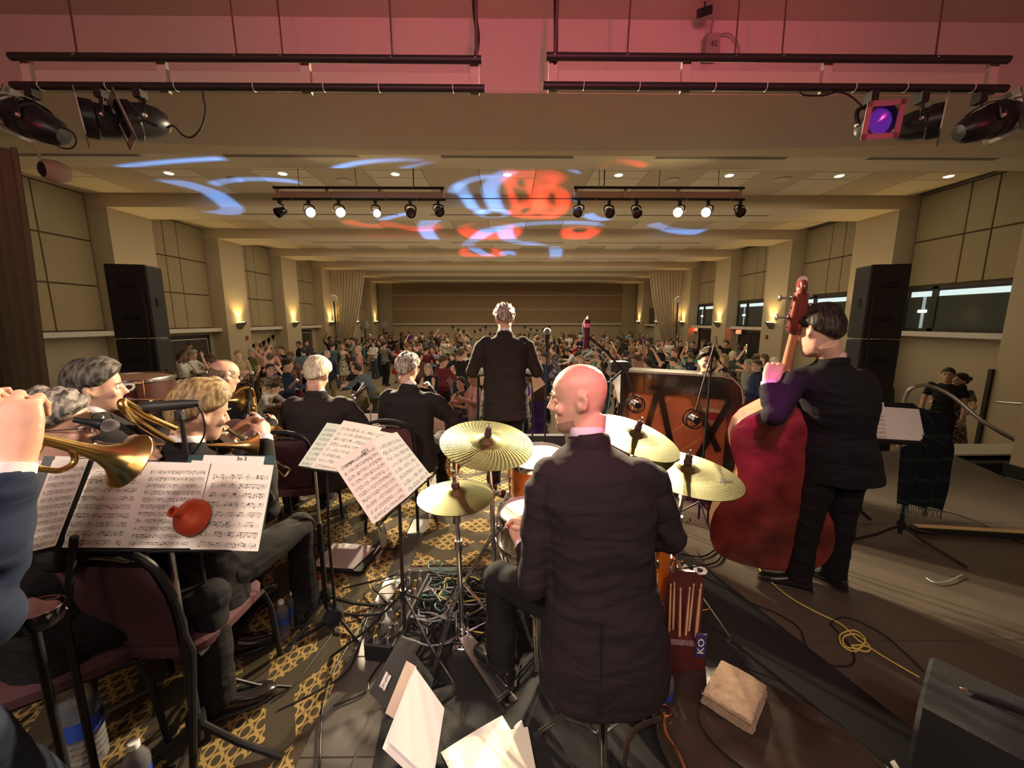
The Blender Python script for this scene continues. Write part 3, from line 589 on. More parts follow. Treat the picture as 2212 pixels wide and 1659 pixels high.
BM = sit('heavyset dark-haired man in a black suit seated beside the bass drum', 195, 828, 1.98, -.78, .08, hd=(-.10, -.10, 0), hair='thick', hair_m=h_darkgrey, vox=.010, bulk=1.22, suit=cloth('suit_soft_black', (.022, .020, .021)), J=dict(wrL=(-.04, .34, 1.07), wrR=(.06, .36, 1.06), elL=(-.30, .18, .90), elR=(.30, .18, .90), neck=(0, .03, 1.10)), face=True)
# trumpeter standing at the frame edge
TM = fig('trumpeter in a navy suit at the frame edge, hand on the valves', (0, 0, 0), 0, dict(pel=(-1.20, .58, .98), chest=(-1.22, .52, 1.28), neck=(-1.22, .50, 1.48), head=(-1.20, .56, 1.63), shL=(-1.40, .54, 1.43), shR=(-1.04, .50, 1.42), elL=(-1.38, .70, 1.20), elR=(-.90, .60, 1.16), wrL=(-1.13, .80, 1.42), wrR=(-.93, .71, 1.395),
         hipL=(-1.28, .60, .95), hipR=(-1.10, .60, .95), knL=(-1.28, .66, .5), knR=(-1.04, .72, .52), anL=(-1.30, .70, .1), anR=(-1.06, .74, .1)), suit=suit_navy, trou=cloth('trouser_navy', (.014, .022, .040)), sk=skin('skin_ruddy', (.66, .36, .26)), vox=.0065, hair='short', hair_m=h_salt,
         hands=dict(R=dict(d=(-.25, .25, .92), n=(.62, -.78, .0), curl=(.75, .85, .5), tc=.35, sc=1.28), L=dict(d=(.3, .6, .5), n=(-.9, 0, 0), curl=(.9, .9, .6))))
# the pianist behind the piano
pp = P_(1527, 783, 4.05)
PN = fig('young dark-haired pianist in a white shirt behind the piano', (pp.x, 4.05, pp.z-1.235), pi-.35, base=SIT, hd=(0, -.10, 0), hair='thick', hair_m=h_dark, kind='shirt', suit=shirt_w, sk=skin('skin_pianist', (.62, .38, .28)), vox=.009, face=True, brow=h_dark)
MB(PN[1]).tube([(-.05, .105, 1.085), (-.015, .115, 1.08), (.015, .115, 1.08), (.05, .105, 1.085)], [.022, .008, .008, .022], 8).obj('bow_tie', suit_black, PN[0])
# ---------------------------------------------------------------- instruments, stands, paper
def radial_mat(name, c, hammer=0):
    M_ = mat(name, c, .30, 1); t = M_.node_tree; N, L = t.nodes, t.links; b = N['Principled BSDF']
    tc = N.new('ShaderNodeTexCoord'); sp = N.new('ShaderNodeSeparateXYZ'); L.new(tc.outputs['Object'], sp.inputs[0])
    cb = N.new('ShaderNodeCombineXYZ'); L.new(sp.outputs[0], cb.inputs[0]); L.new(sp.outputs[1], cb.inputs[1])
    ln = N.new('ShaderNodeVectorMath'); ln.operation = 'LENGTH'; L.new(cb.outputs[0], ln.inputs[0])
    def math_(op, a, bb=None, v=None):
        n = N.new('ShaderNodeMath'); n.operation = op
        for i, x in enumerate((a, bb)):
            if x is None: continue
            if isinstance(x, (int, float)): n.inputs[i].default_value = x
            else: L.new(x, n.inputs[i])
        return n.outputs[0]
    r = ln.outputs['Value']; n = N.new('ShaderNodeTexNoise'); n.noise_dimensions = '1D'; n.inputs['Scale'].default_value = 260; n.inputs['Detail'].default_value = 2; L.new(r, n.inputs['W'])
    h = n.outputs['Fac']
    if hammer:
        ang = math_('ARCTAN2', sp.outputs[0], sp.outputs[1]); k = math_('MULTIPLY', math_('SINE', math_('ADD', math_('MULTIPLY', ang, 60), math_('MULTIPLY', r, 300))), math_('SINE', math_('MULTIPLY', r, 420)))
        out = math_('MULTIPLY', math_('GREATER_THAN', r, .10), 1.0); h = math_('ADD', h, math_('MULTIPLY', math_('MULTIPLY', k, .8), out))
    bp = N.new('ShaderNodeBump'); bp.inputs['Strength'].default_value = .5 if not hammer else .7; bp.inputs['Distance'].default_value = .0012; L.new(h, bp.inputs['Height']); L.new(bp.outputs[0], b.inputs['Normal'])
    n2 = N.new('ShaderNodeTexNoise'); n2.inputs['Scale'].default_value = 5; n2.inputs['Detail'].default_value = 5; L.new(tc.outputs['Object'], n2.inputs['Vector'])
    cr = N.new('ShaderNodeValToRGB'); cr.color_ramp.elements[0].position = .3; cr.color_ramp.elements[1].position = .75; cr.color_ramp.elements[0].color = (*[x*.75 for x in c], 1); cr.color_ramp.elements[1].color = (*c, 1)
    L.new(n2.outputs['Fac'], cr.inputs[0]); L.new(cr.outputs[0], b.inputs['Base Color']); b.inputs['Roughness'].default_value = .42; return M_
cym_m = radial_mat('cymbal_bronze', (.24, .24, .10)); cymh_m = radial_mat('cymbal_bronze_hammered', (.27, .27, .11), 1)
def cymbal(label, c, nrm, dia, m=None, txt=None, hat=False, two=False):
    r = dia/2; root = thing('cymbal', label, 'cymbal'); g = MB(); b = .058 if not hat else .05; h = .020
    up = [(.006, h+.004), (.02, h+.003), (b*.7, h-.006), (b, .004), (b+.012, .000), (r*.6, -.010), (r*.9, -.020), (r, -.024)]
    g.lathe(up+[(r-.001, -.026), (r*.6, -.012), (b+.012, -.002), (b, .002), (.006, h+.002)], 64); g.obj('cymbal_disc', m or cym_m, root)
    if two: g = MB(); g.lathe([(.006, -.058), (b, -.045), (r*.6, -.036), (r, -.026), (r, -.028), (r*.6, -.039), (b, -.048), (.006, -.061)], 48); g.obj('bottom_disc', m or cym_m, root)
    f = MB(); f.lathe([(.019, h+.004), (.020, h+.012), (.019, h+.022), (.008, h+.024)], 16)
    if not hat: f.lathe([(.016, h+.022), (.017, h+.05), (.006, h+.052)], 12)
    f.obj('felt', mat('dark_felt', (.06, .03, .035), .95), root)
    n = MB(); n.cyl((0, 0, h), (0, 0, h+(.075 if not hat else .13)), .0045, 8)
    if hat:
        n.lathe([(.013, h+.02), (.013, h+.055), (.008, h+.06), (.011, h+.075), (.011, h+.085)], 14); n.tube([(0, 0, h+.066), (.03, 0, h+.07), (.034, 0, h+.08)], [.005, .004, .007], 8)
    n.obj('clutch' if hat else 'top_nut', chrome_m, root)
    if txt: text(txt, .060, TR((r*.62*.72, -r*.62*.55, -.0125+.003), rz=.42, rx=.0) @ TR(rx=-.0), mat('black_ink', (.02, .02, .02), .6), 'lettering', root, .0004, .35)
    q = V(nrm).normalized().to_track_quat('Z', 'Y'); root.rotation_euler = (Mx.Rotation(0, 4, 'Z')).to_euler(); root.rotation_mode = 'QUATERNION'
    root.rotation_quaternion = V((0, 0, 1)).rotation_difference(V(nrm).normalized()); root.location = c; return root
def hw_stand(label, base, top, jz=.34, spread=.30, az=(.5, 2.6, 4.7), name='cymbal_stand', m=chrome_m, rub=True, cat='stand', joint2=None):
    b = V(base); t = V(top); root = thing(name, label, cat, (b.x, b.y, 0)); j = V((b.x, b.y, jz))
    g = MB(); mid = lerp(j, V((t.x, t.y, t.z)), .45)
    g.cyl((b.x, b.y, .05), mid, .0135, 12); g.cyl(mid, lerp(mid, t, .55), .0105, 12); g.cyl(lerp(mid, t, .5), t, .006, 10); g.obj('tube', m, root)
    c = MB()
    for p in (j, mid, lerp(mid, t, .52)): c.cyl(p-V((0, 0, .025)), p+V((0, 0, .02)), .020, 12)
    c.tube([mid, mid+V((.035, -.02, .0)), mid+V((.045, -.03, .015))], [.006, .005, .009], 8); c.tube([j, j+V((.04, -.02, .0)), j+V((.05, -.025, .012))], [.006, .005, .009], 8); c.obj('memory_lock', m, root)
    for a in az:
        d = V((cos(a), sin(a), 0)); s = V((-d.y, d.x, 0)); f = b+d*spread; f.z = .012
        l = MB()
        for q in (-1, 1): l.tube([j+d*.02+s*.010*q, f+V((0, 0, .012))-d*.02+s*.004*q], .005, 6)
        l.tube([lerp(j, f, .62)+V((0, 0, .01)), V((b.x, b.y, .09))+d*.015], .0042, 6); lo = l.obj('leg', m, root)
        MB().tube([f-d*.025+V((0, 0, .014)), f+V((0, 0, .0))], [.012, .012], 8).obj('rubber_foot', blackp_m, lo)
    MB().cyl((b.x, b.y, .06), (b.x, b.y, .12), .019, 10).obj('lower_collar', m, root)
    return root
def c_at(u, v, Y): return PY(u, v, Y)
c1 = c_at(1053, 949, 2.02); cymbal('large hammered ride cymbal tilted toward the drummer', c1, (.11, -.24, 1), .50, cymh_m)
hw_stand('chrome stand under the hammered ride cymbal', (c1.x+.035, 2.06, 0), c1, .46, .36, (3.6, 5.3, 1.3))
c2 = c_at(984, 1062, 1.74); cymbal('pair of hi-hat cymbals with a chrome clutch', c2, (0, -.03, 1), .356, hat=True, two=True)
hh = hw_stand('chrome hi-hat stand with a foot pedal', (c2.x+.01, 1.78, 0), c2, .36, .27, (2.2, 4.2, .1), 'hi_hat_stand')
c3 = c_at(1374, 934, 2.08); cymbal('crash cymbal behind the drummer\'s shoulder', c3, (.27, -.20, 1), .50)
hw_stand('cymbal stand rising behind the drummer', (c3.x, 2.16, 0), c3, .45, .3)
c4 = c_at(1483, 1010, 1.86); cymbal('thin crash cymbal with black script lettering', c4, (.10, -.10, 1), .53, txt='Zildjian')
hw_stand('chrome cymbal stand with pink-lit legs beside the stick bag', (c4.x-.03, 1.88, 0), c4, .42, .33, (-.28, 1.9, 4.1))
# hi-hat pedal under the left shoe
g = MB(); g.M = TR((-.03, 1.52, .03), rz=.66); g.rings([(V((0, y, y*.16)), V((1, 0, 0)), V((0, 0, 1)), w_, .006, .006) for y, w_ in ((-.02, .036), (0, .04), (.2, .042), (.31, .034))], 12, 5); g.obj('footboard', steel_m, hh)
g = MB(); g.M = TR((-.03, 1.52, 0), rz=.66); g.rings([(V((0, y, .010)), V((1, 0, 0)), V((0, 0, 1)), .04, .008, .008) for y in (-.07, -.05, .02)], 12, 4); g.obj('heel_plate', chrome_m, hh)
g = MB(); g.M = TR((c2.x+.01, 1.78, 0)); g.box((-.05, -.05, .0), (.05, .05, .035), .008); g.tube([(-.03, 0, .03), (-.03, 0, .20)], .007); g.tube([(.03, 0, .03), (.03, 0, .20)], .007); g.obj('pedal_frame', chrome_m, hh)
amber = mat('amber_lacquer', (.72, .20, .015), .22, coat=.6, var=.15, vs=10); skin_d = mat('drum_head_white', (.78, .76, .74), .5, bump=.05, bs=80)
def drum(label, c, dia, dep, m, nl=8, M=None, name='drum', legs=False, parent=None, hm=None):
    r = dia/2; root = thing(name, label, 'drum', tuple(c)) if parent is None else parent; T = (M or Mx.Identity(4)); T = Mx.Translation(V(c)) @ T
    MB(T).lathe([(r-.012, -.006), (r, -.006), (r, -dep+.006), (r-.012, -dep+.006), (r-.012, -.006)], 40, cap=False).obj('shell', m, root)
    MB(T).lathe([(0, .0), (r+.002, 0), (r+.004, -.008)], 40, cap=False).obj('batter_head', hm or skin_d, root)
    h = MB(T)
    for z in (.004, -dep): h.lathe([(r+.004, z-.024), (r+.012, z-.024), (r+.013, z-.002), (r+.010, z+.006), (r+.003, z+.006), (r+.004, z-.024)], 40, cap=False)
    h.obj('hoop', chrome_m, root)
    for i in range(nl):
        a = 2*pi*i/nl+.3; x, y = (r+.018)*cos(a), (r+.018)*sin(a); l = MB(T); l.cyl((x, y, .008), (x, y, -dep*.3), .0038, 6); l.ell((x*.97, y*.97, -dep*.4), (.012, .012, .026), None, 8, 6); l.cyl((x, y, -dep*.5), (x, y, -dep+.01), .0038, 6); l.obj('lug', chrome_m, root)
    if legs:
        for a in (.4, 2.5, 4.6):
            x, y = (r+.02)*cos(a), (r+.02)*sin(a); MB().tube([(c[0]+x, c[1]+y, c[2]-.08), (c[0]+x, c[1]+y, .06), (c[0]+x*1.15, c[1]+y*1.15, .01)], .0065, 8).obj('leg', chrome_m, root)
    return root
drum('shallow chrome snare drum by the folded hands', (.135, 1.84, .715), .356, .15, chrome_m, 8, TR(rx=-.04), 'snare_drum')
hw_stand('low snare drum stand', (.135, 1.86, 0), (.135, 1.86, .55), .26, .24, name='snare_stand')
drum('amber rack tom tilted toward the drummer', (.175, 2.20, .875), .33, .24, amber, 6, TR(rx=.14, ry=-.05), 'rack_tom')
drum('tall amber floor tom on chrome legs', (.635, 1.86, .70), .38, .40, amber, 8, None, 'floor_tom', True)
bd = drum('amber bass drum lying on its side behind the snare', (.30, 2.52, .30), .56, .36, amber, 10, TR(rx=pi/2), 'bass_drum')
MB().tube([(.30, 2.44, .56), (.30, 2.44, .66), (.20, 2.25, .72)], .011, 10).obj('tom_holder', chrome_m, bd)
kp = thing('bass_drum_pedal', 'chrome bass drum pedal under the throne side of the kit', 'pedal', (.33, 1.95, 0)); g = MB(); g.box((.29, 1.78, .015), (.37, 2.05, .03), .004); g.box((.26, 2.05, 0), (.40, 2.12, .03), .004); g.obj('footboard', steel_m, kp); MB().tube([(.28, 2.10, .02), (.28, 2.10, .2), (.38, 2.10, .2), (.38, 2.10, .02)], .006).obj('pedal_frame', chrome_m, kp)
# throne
tr = thing('drum_throne', 'drum throne base of chrome double-braced legs under the suit jacket', 'stool', (.365, 1.30, 0))
MB().lathe([(0, .53), (.13, .53), (.15, .50), (.15, .46), (.12, .45), (0, .45)], 28, TR((.355, 1.36, 0))).obj('seat', mat('black_vinyl', (.02, .02, .02), .5), tr)
MB().cyl((.365, 1.30, .30), (.365, 1.30, .47), .021, 16).obj('post', chrome_m, tr)
g = MB(); g.cyl((.365, 1.30, .03), (.365, 1.30, .30), .017, 14); g.cyl((.365, 1.30, .20), (.365, 1.30, .25), .026, 14); g.obj('lower_post', black_m, tr)
g = MB(); g.cyl((.365, 1.30, .275), (.365, 1.30, .31), .027, 14); g.tube([(.365, 1.28, .29), (.37, 1.24, .28), (.40, 1.225, .275)], [.006, .006, .006]); g.tube([(.33, 1.235, .262), (.42, 1.215, .285)], .007); g.obj('wing_bolt', chrome_m, tr)
for f in (PZ(1162, 1592), PZ(1398, 1572), PZ(1300, 1790)):
    b = V((.365, 1.30, 0)); d = (f-b); d.z = 0; L_ = d.length; d.normalize(); s = V((-d.y, d.x, 0)); g = MB()
    for q in (-1, 1): g.tube([b+V((0, 0, .235))+s*.014*q+d*.02, b+d*L_+V((0, 0, .022))+s*.006*q], .0055, 6)
    g.tube([b+V((0, 0, .06))+d*.02, b+d*(L_*.62)+V((0, 0, .105))], .005, 6); lo = g.obj('leg', chrome_m, tr)
    MB().tube([b+d*(L_-.02)+V((0, 0, .02)), b+d*(L_+.015)+V((0, 0, .008))], .013, 8).obj('rubber_foot', blackp_m, lo)
# paper with staves
def music_mat(name, paper, staves=10, seed=0, dens=.42, ink=(.03, .03, .03)):
    M_ = mat(name, paper, .75); t = M_.node_tree; N, L = t.nodes, t.links; b = N['Principled BSDF']
    def m_(op, *a):
        n = N.new('ShaderNodeMath'); n.operation = op
        for i, x in enumerate(a):
            if isinstance(x, (int, float)): n.inputs[i].default_value = x
            else: L.new(x, n.inputs[i])
        return n.outputs[0]
    uv = N.new('ShaderNodeUVMap'); uv.uv_map = 'UVMap'; sp = N.new('ShaderNodeSeparateXYZ'); L.new(uv.outputs[0], sp.inputs[0]); U, Vv = sp.outputs[0], sp.outputs[1]
    vs = m_('MULTIPLY', Vv, staves); f = m_('FRACT', vs); row = m_('FLOOR', vs)
    band = m_('MULTIPLY', m_('GREATER_THAN', f, .32), m_('LESS_THAN', f, .64)); ln = m_('LESS_THAN', m_('FRACT', m_('MULTIPLY', m_('SUBTRACT', f, .32), 12.5)), .20)
    marg = m_('MULTIPLY', m_('MULTIPLY', m_('GREATER_THAN', U, .07), m_('LESS_THAN', U, .95)), m_('MULTIPLY', m_('GREATER_THAN', Vv, .03), m_('LESS_THAN', Vv, .90)))
    cb = N.new('ShaderNodeCombineXYZ'); L.new(m_('ADD', m_('MULTIPLY', U, 30), m_('MULTIPLY', row, 7.3)), cb.inputs[0]); L.new(m_('MULTIPLY', f, 5.0), cb.inputs[1]); cb.inputs[2].default_value = seed
    vo = N.new('ShaderNodeTexVoronoi'); vo.inputs['Scale'].default_value = 1; L.new(cb.outputs[0], vo.inputs['Vector'])
    cb2 = N.new('ShaderNodeCombineXYZ'); L.new(m_('MULTIPLY', U, 9), cb2.inputs[0]); L.new(m_('ADD', m_('MULTIPLY', row, 3.7), seed), cb2.inputs[1])
    nz = N.new('ShaderNodeTexNoise'); nz.inputs['Scale'].default_value = 1; L.new(cb2.outputs[0], nz.inputs['Vector'])
    busy = m_('GREATER_THAN', nz.outputs['Fac'], dens); near = m_('MULTIPLY', m_('GREATER_THAN', f, .22), m_('LESS_THAN', f, .78))
    nts = m_('MULTIPLY', m_('MULTIPLY', m_('LESS_THAN', vo.outputs['Distance'], .30), busy), near)
    stem = m_('MULTIPLY', m_('MULTIPLY', m_('LESS_THAN', m_('FRACT', m_('MULTIPLY', U, 34)), .16), busy), m_('MULTIPLY', m_('GREATER_THAN', f, .38), m_('LESS_THAN', f, .76)))
    beam = m_('MULTIPLY', m_('MULTIPLY', m_('GREATER_THAN', f, .73), m_('LESS_THAN', f, .78)), m_('GREATER_THAN', nz.outputs['Fac'], dens+.06))
    a = m_('MULTIPLY', m_('MULTIPLY', band, ln), .75); k = m_('MULTIPLY', m_('MAXIMUM', m_('MAXIMUM', a, nts), m_('MAXIMUM', m_('MULTIPLY', stem, .8), beam)), marg)
    mx = N.new('ShaderNodeMix'); mx.data_type = 'RGBA'; L.new(k, mx.inputs[0]); mx.inputs[6].default_value = (*paper, 1); mx.inputs[7].default_value = (*ink, 1); L.new(mx.outputs[2], b.inputs['Base Color']); return M_
pc = (.88, .84, .76); mus = [music_mat('music_print_a', pc, 10, 1), music_mat('music_print_b', pc, 12, 5, .38), music_mat('music_print_c', pc, 9, 9, .46), music_mat('music_print_d', (.76, .78, .70), 9, 3, .45)]
blank_m = mat('blank_paper', (.86, .83, .79), .75)
def quad(root, name, A, B, C, D, m, curl=0, nu=9, nv=7, th=.0008):
    # A top left, B top right, C bottom right, D bottom left
    A, B, C, D = map(V, (A, B, C, D)); nn = ((B-A).cross(D-A)).normalized()*-1; mb = MB()
    f = lambda u, v, o: (D*(1-u)+C*u)*(1-v)+(A*(1-u)+B*u)*v+nn*(curl*4*u*(1-u)+o)
    mb.grid(lambda u, v: f(u, v, 0), nu, nv); k = len(mb.v); mb.grid(lambda u, v: f(u, v, -th), nu, nv)
    o = mb.obj(name, m, root); me = o.data; uv = me.uv_layers.new(name='UVMap')
    for l in me.loops:
        i = l.vertex_index % k; uv.data[l.index].uv = ((i % nu)/(nu-1), (i//nu)/(nv-1))
    return o
def sheet(label, pts, m, curl=0, cat='sheet music', name='sheet_music', group=None):
    r = thing(name, label, cat, tuple(V(pts[3])), group); quad(r, 'page', *pts, m, curl); return r
def tripod(root, b, z, spread, az, m=black_m, r=.009, up=.0, name='leg'):
    for a in az:
        d = V((cos(a), sin(a), 0)); lo = MB().tube([(b[0], b[1], z), (b[0]+d.x*spread*.5, b[1]+d.y*spread*.5, z*.42+up), (b[0]+d.x*spread, b[1]+d.y*spread, r)], r, 8).obj(name, m, root)
def desk_stand(label, bl, br, tl, tr_, base, lip=.045, legs=(.6, 2.7, 4.8), spread=.24, m=black_m, pole=.013, hub=.12, inner=steel_m):
    root = thing('music_stand', label, 'music stand', (base[0], base[1], 0)); bl, br, tl, tr_ = map(V, (bl, br, tl, tr_)); x = (br-bl).normalized(); n = x.cross(tl-bl).normalized(); y = n.cross(x)*1; y = (tl-bl).normalized()
    W = (br-bl).length; H = (tl-bl).length; M = Mx(((x.x, y.x, n.x, bl.x), (x.y, y.y, n.y, bl.y), (x.z, y.z, n.z, bl.z), (0, 0, 0, 1)))
    g = MB(M); e = .03; g.prism([(e, -.012), (W-e, -.012), (W, e-.012), (W, H-e), (W-e, H), (e, H), (0, H-e), (0, e-.012)], -.012, -.009); g.obj('desk', m, root, False)
    g = MB(M); e = .035; g.prism([(e, -.016), (W-e, -.016), (W, -.012), (W, -.010), (0, -.010), (0, -.012)], -.010, lip); g.obj('lip', m, root, False)
    c = (bl+br)/2*.5+(tl+tr_)/2*.5-n*.02; b = V((base[0], base[1], 0)); k = V((b.x, b.y, max(.35, c.z*.55)))
    g = MB(); g.cyl((b.x, b.y, hub*.4), k, pole, 10); g.obj('outer_tube', m, root); MB().tube([k-V((0, 0, .05)), V((b.x, b.y, c.z-.12)), c], pole*.62, 10).obj('inner_tube', inner, root)
    MB().cyl((b.x, b.y, hub-.03), (b.x, b.y, hub+.03), pole*1.9, 12).obj('hub', m, root); tripod(root, b, hub, spread, legs, m, pole*.75); return root, M, W, H
# big stand in front of the trombone seat, three-page part lying across it
bl, br = PY(126, 1180, 1.17), PY(505, 1182, 1.17); tl, tr_ = PY(196, 992, 1.335), PY(590, 1000, 1.335)
ds, DM, DW_, DH_ = desk_stand('black music stand carrying the three-page part and red plunger', bl, br, tl, tr_, (-1.20, 1.30), .04, (-.10, 2.2, 4.0), .34, pole=.017, hub=.14)
def on(M, x, y, z=.002): return M @ V((x, y, z))
def dq(M, x0, y0, w_, h, z=.001, sk_=0, rot=0):
    pts = [(0, h), (w_, h), (w_, 0), (0, 0)]; c, s = cos(rot), sin(rot); return [on(M, x0+c*a-s*b, y0+s*a+c*b, z) for a, b in pts]
q = sheet('three-page part opened flat on the stand with the plunger on it', dq(DM, -.010, -.004, .215, .278, .003), mus[0]); 
quad(q, 'page', *dq(DM, .205, -.004, .215, .278, .003), mus[1], -.004); quad(q, 'page', *dq(DM, .42, -.008, .215, .28, .004, rot=-.02), mus[2], .003)
s_ = sheet('white title page headed Cottontail tucked behind the three-page part', dq(DM, .34, .09, .215, .195, -.004, rot=-.04), blank_m, 0); text('COTTONTAIL', .014, DM @ TR((.475, .266, -.002), rz=-.04), mat('black_ink', (.02, .02, .02), .6), 'lettering', s_)
s_ = sheet('lavender-tinted page behind the part near the trumpet bell', dq(DM, .13, .10, .22, .180, -.003, rot=-.02), mat('blank_paper_cool', (.76, .74, .80), .75)); text('Set 2', .022, DM @ TR((.22, .268, -.0015)), mat('black_ink', (.02, .02, .02), .6), 'lettering', s_)
s_ = sheet('white page with a pencilled note above the title page', dq(DM, .38, .10, .215, .205, -.006, rot=-.02), blank_m); text('3o 2', .02, DM @ TR((.52, .292, -.004)), mat('black_ink', (.02, .02, .02), .6), 'lettering', s_)
bk = thing('folder', 'dark teal folder standing behind the white pages on the stand', 'folder', tuple(DM @ V((.4, .1, -.008)))); MB(DM).box((.33, .05, -.0085), (.635, .305, -.0072)).obj('cover', mat('teal_folder', (.02, .06, .065), .5), bk, False)
# plunger mute lying on the part
pm = thing('plunger_mute', 'red rubber plunger mute lying on the opened part', 'mute', tuple(DM @ V((.36, .09, .02))))
pM = DM @ TR((.415, .088, .012), rx=-.10, ry=-.20)
MB(pM).lathe([(.058, -.004), (.060, .004), (.056, .022), (.040, .038), (.020, .046), (.015, .050), (.0145, .072), (.017, .074), (.017, .080), (.010, .080), (.009, .050), (.036, .032), (.052, .018), (.056, 0), (.058, -.004)], 36, cap=False).obj('cup', red_m, pm)
# left-most desk under the trumpet
bl2, br2 = PY(10, 1215, 1.02), PY(128, 1185, 1.08); tl2, tr2 = PY(95, 985, 1.16), PY(205, 990, 1.20)
m2 = thing('music_stand', 'black music stand at the frame edge under the trumpet', 'music stand', (-1.28, 1.05, 0)); quad(m2, 'desk', tl2, tr2, br2, bl2, black_m, 0, th=.003); MB().tube([(-1.42, 1.14, .08), (-1.42, 1.14, .7), (-1.34, 1.14, 1.0)], .011, 10).obj('pole', black_m, m2); tripod(m2, (-1.42, 1.14), .1, .2, (0.5, 2.6, 4.7))
n_ = V((0, -.004, .004))
sheet('music pages on the stand under the trumpet', [PY(118, 996, 1.15)+n_, PY(196, 992, 1.19)+n_, PY(124, 1180, 1.07)+n_, PY(40, 1200, 1.02)+n_], mus[1]); sheet('white cover page sticking up beside the navy sleeve', [PY(120, 985, 1.165), PY(197, 988, 1.20), PY(170, 1040, 1.17), PY(100, 1050, 1.14)], blank_m)
# folding wire stand
A, B, C_, D = PY(719, 1001, 1.44), PY(803, 950, 1.53), PY(883, 1071, 1.46), PY(806, 1133, 1.37); E, F = PY(857, 933, 1.56), PY(930, 1026, 1.50)
s_ = sheet('two-page part headed 601 on the tilted folding stand', [A, B, C_, D], music_mat('music_print_pinkish', (.80, .70, .66), 11, 7, .40), .006); quad(s_, 'page', B, E, F, C_, mus[3], .004)
tx = FR(lerp(A, B, .72)+(D-A)*.09, B-A, A-D); text('601', .020, tx @ TR((0, 0, .006)), mat('black_ink', (.02, .02, .02), .6), 'lettering', s_); text('JUMPIN AT ONE', .012, FR(lerp(A, B, .45)+(D-A)*.13, B-A, A-D) @ TR((0, 0, .007)), mat('black_ink', (.02, .02, .02), .6), 'lettering', s_)
fs_ = thing('music_stand', 'thin folding wire music stand tilted sideways', 'music stand', (-.56, 1.63, 0)); g = MB(); back = V((.004, .034, -.016))
for a, b in ((D-(C_-D)*.05, F+(F-C_)*.15), (A+(D-A)*.2, D+(D-A)*.12), (lerp(A, E, .5), lerp(D, F, .5)), (lerp(D, F, .28), lerp(D, F, .28)-V((.05, .03, .05))), (F, F+V((.015, 0, .035)))): g.tube([V(a)+back, V(b)+back], .004, 6)
g.obj('wire_desk', black_m, fs_); g = MB(); kx = lerp(lerp(A, E, .5), lerp(D, F, .5), .8)+back; base = V((-.53, 1.80, 0)); g.tube([kx, V((base.x, base.y, .45)), (base.x, base.y, .10)], [.006, .009, .010], 8); g.obj('pole', mat('dark_red_lacquer', (.03, .015, .018), .4), fs_)
tripod(fs_, base, .30, .36, (3.35, 5.6, 1.2), black_m, .006); MB().cyl(base+V((0, 0, .27)), base+V((0, 0, .32)), .016).obj('hub', black_m, fs_)
# desk behind it
Y0 = 1.78; bl, br = PY(652, 1006, Y0), PY(820, 1030, Y0-.02); tl, tr_ = PY(708, 922, Y0+.12), PY(840, 948, Y0+.10)
d2, M2, W2, H2 = desk_stand('black music stand with cream and green-tinted pages behind the folding stand', bl, br, tl, tr_, (PZ(742, 1270).x, 2.02), .03, (.2, 2.3, 4.4), .28)
sheet('green-tinted page fanned out beneath the cream part', dq(M2, -.015, -.002, .16, .235, .002), music_mat('music_print_green', (.68, .78, .68), 9, 13, .4)); sheet('cream page overlapping the green-tinted page', dq(M2, .045, -.004, .2, .26, .006, rot=-.05), mus[2], .004); sheet('small white slip at the top of the rear stand', dq(M2, .20, .12, .14, .11, .001, rot=-.04), mus[3])
# stand with a furry foot
fo = thing('microphone_stand', 'slim black stand with a furry black bundle at its foot', 'stand', (-.96, 1.96, 0)); MB().tube([PY(705, 1010, 1.86), PY(712, 1180, 1.9), (-.955, 1.96, .04)], [.006, .0075, .0085], 8).obj('pole', black_m, fo)
g = MB(); [g.ell((-.955+random.uniform(-.03, .03), 1.96+random.uniform(-.03, .03), .05+random.uniform(-.02, .03)), .035, None, 8, 6) for _ in range(12)]; mobj('bundle', remesh(g, .006, 1, (), .012, 30), mat('black_fluff', (.012, .012, .014), .95), fo); tripod(fo, (-.955, 1.96), .06, .24, (3.9, .2, 5.6), black_m, .007)
# saxophone row desks with white pages
rows = [(540, 588, 2.55, 888, 940), (768, 870, 3.45, 885, 935), (925, 975, 3.75, 885, 930)]
for i, (ua, ub, Y, va, vb) in enumerate(rows):
    tl, tr_, bl, br = PY(ua-8, va, Y+1.1 if i == 0 else Y+.55), PY(ub+10, va, Y+1.1 if i == 0 else Y+.55), PY(ua-4, vb+6, Y+1.0 if i == 0 else Y+.42), PY(ub+14, vb+6, Y+1.0 if i == 0 else Y+.42)
    c = (bl+br)/2; where = ('behind the cropped-scalp man', 'between the two grey-haired players', 'beyond the curly-haired player')[i]
    _, Ms, Ws, Hs = desk_stand('black music desk '+where, bl, br, tl, tr_, (c.x, c.y+.06), .03); sheet('white part on the desk '+where, dq(Ms, .02, .0, Ws*.55, Hs*.85, .002), mus[i % 3]); 
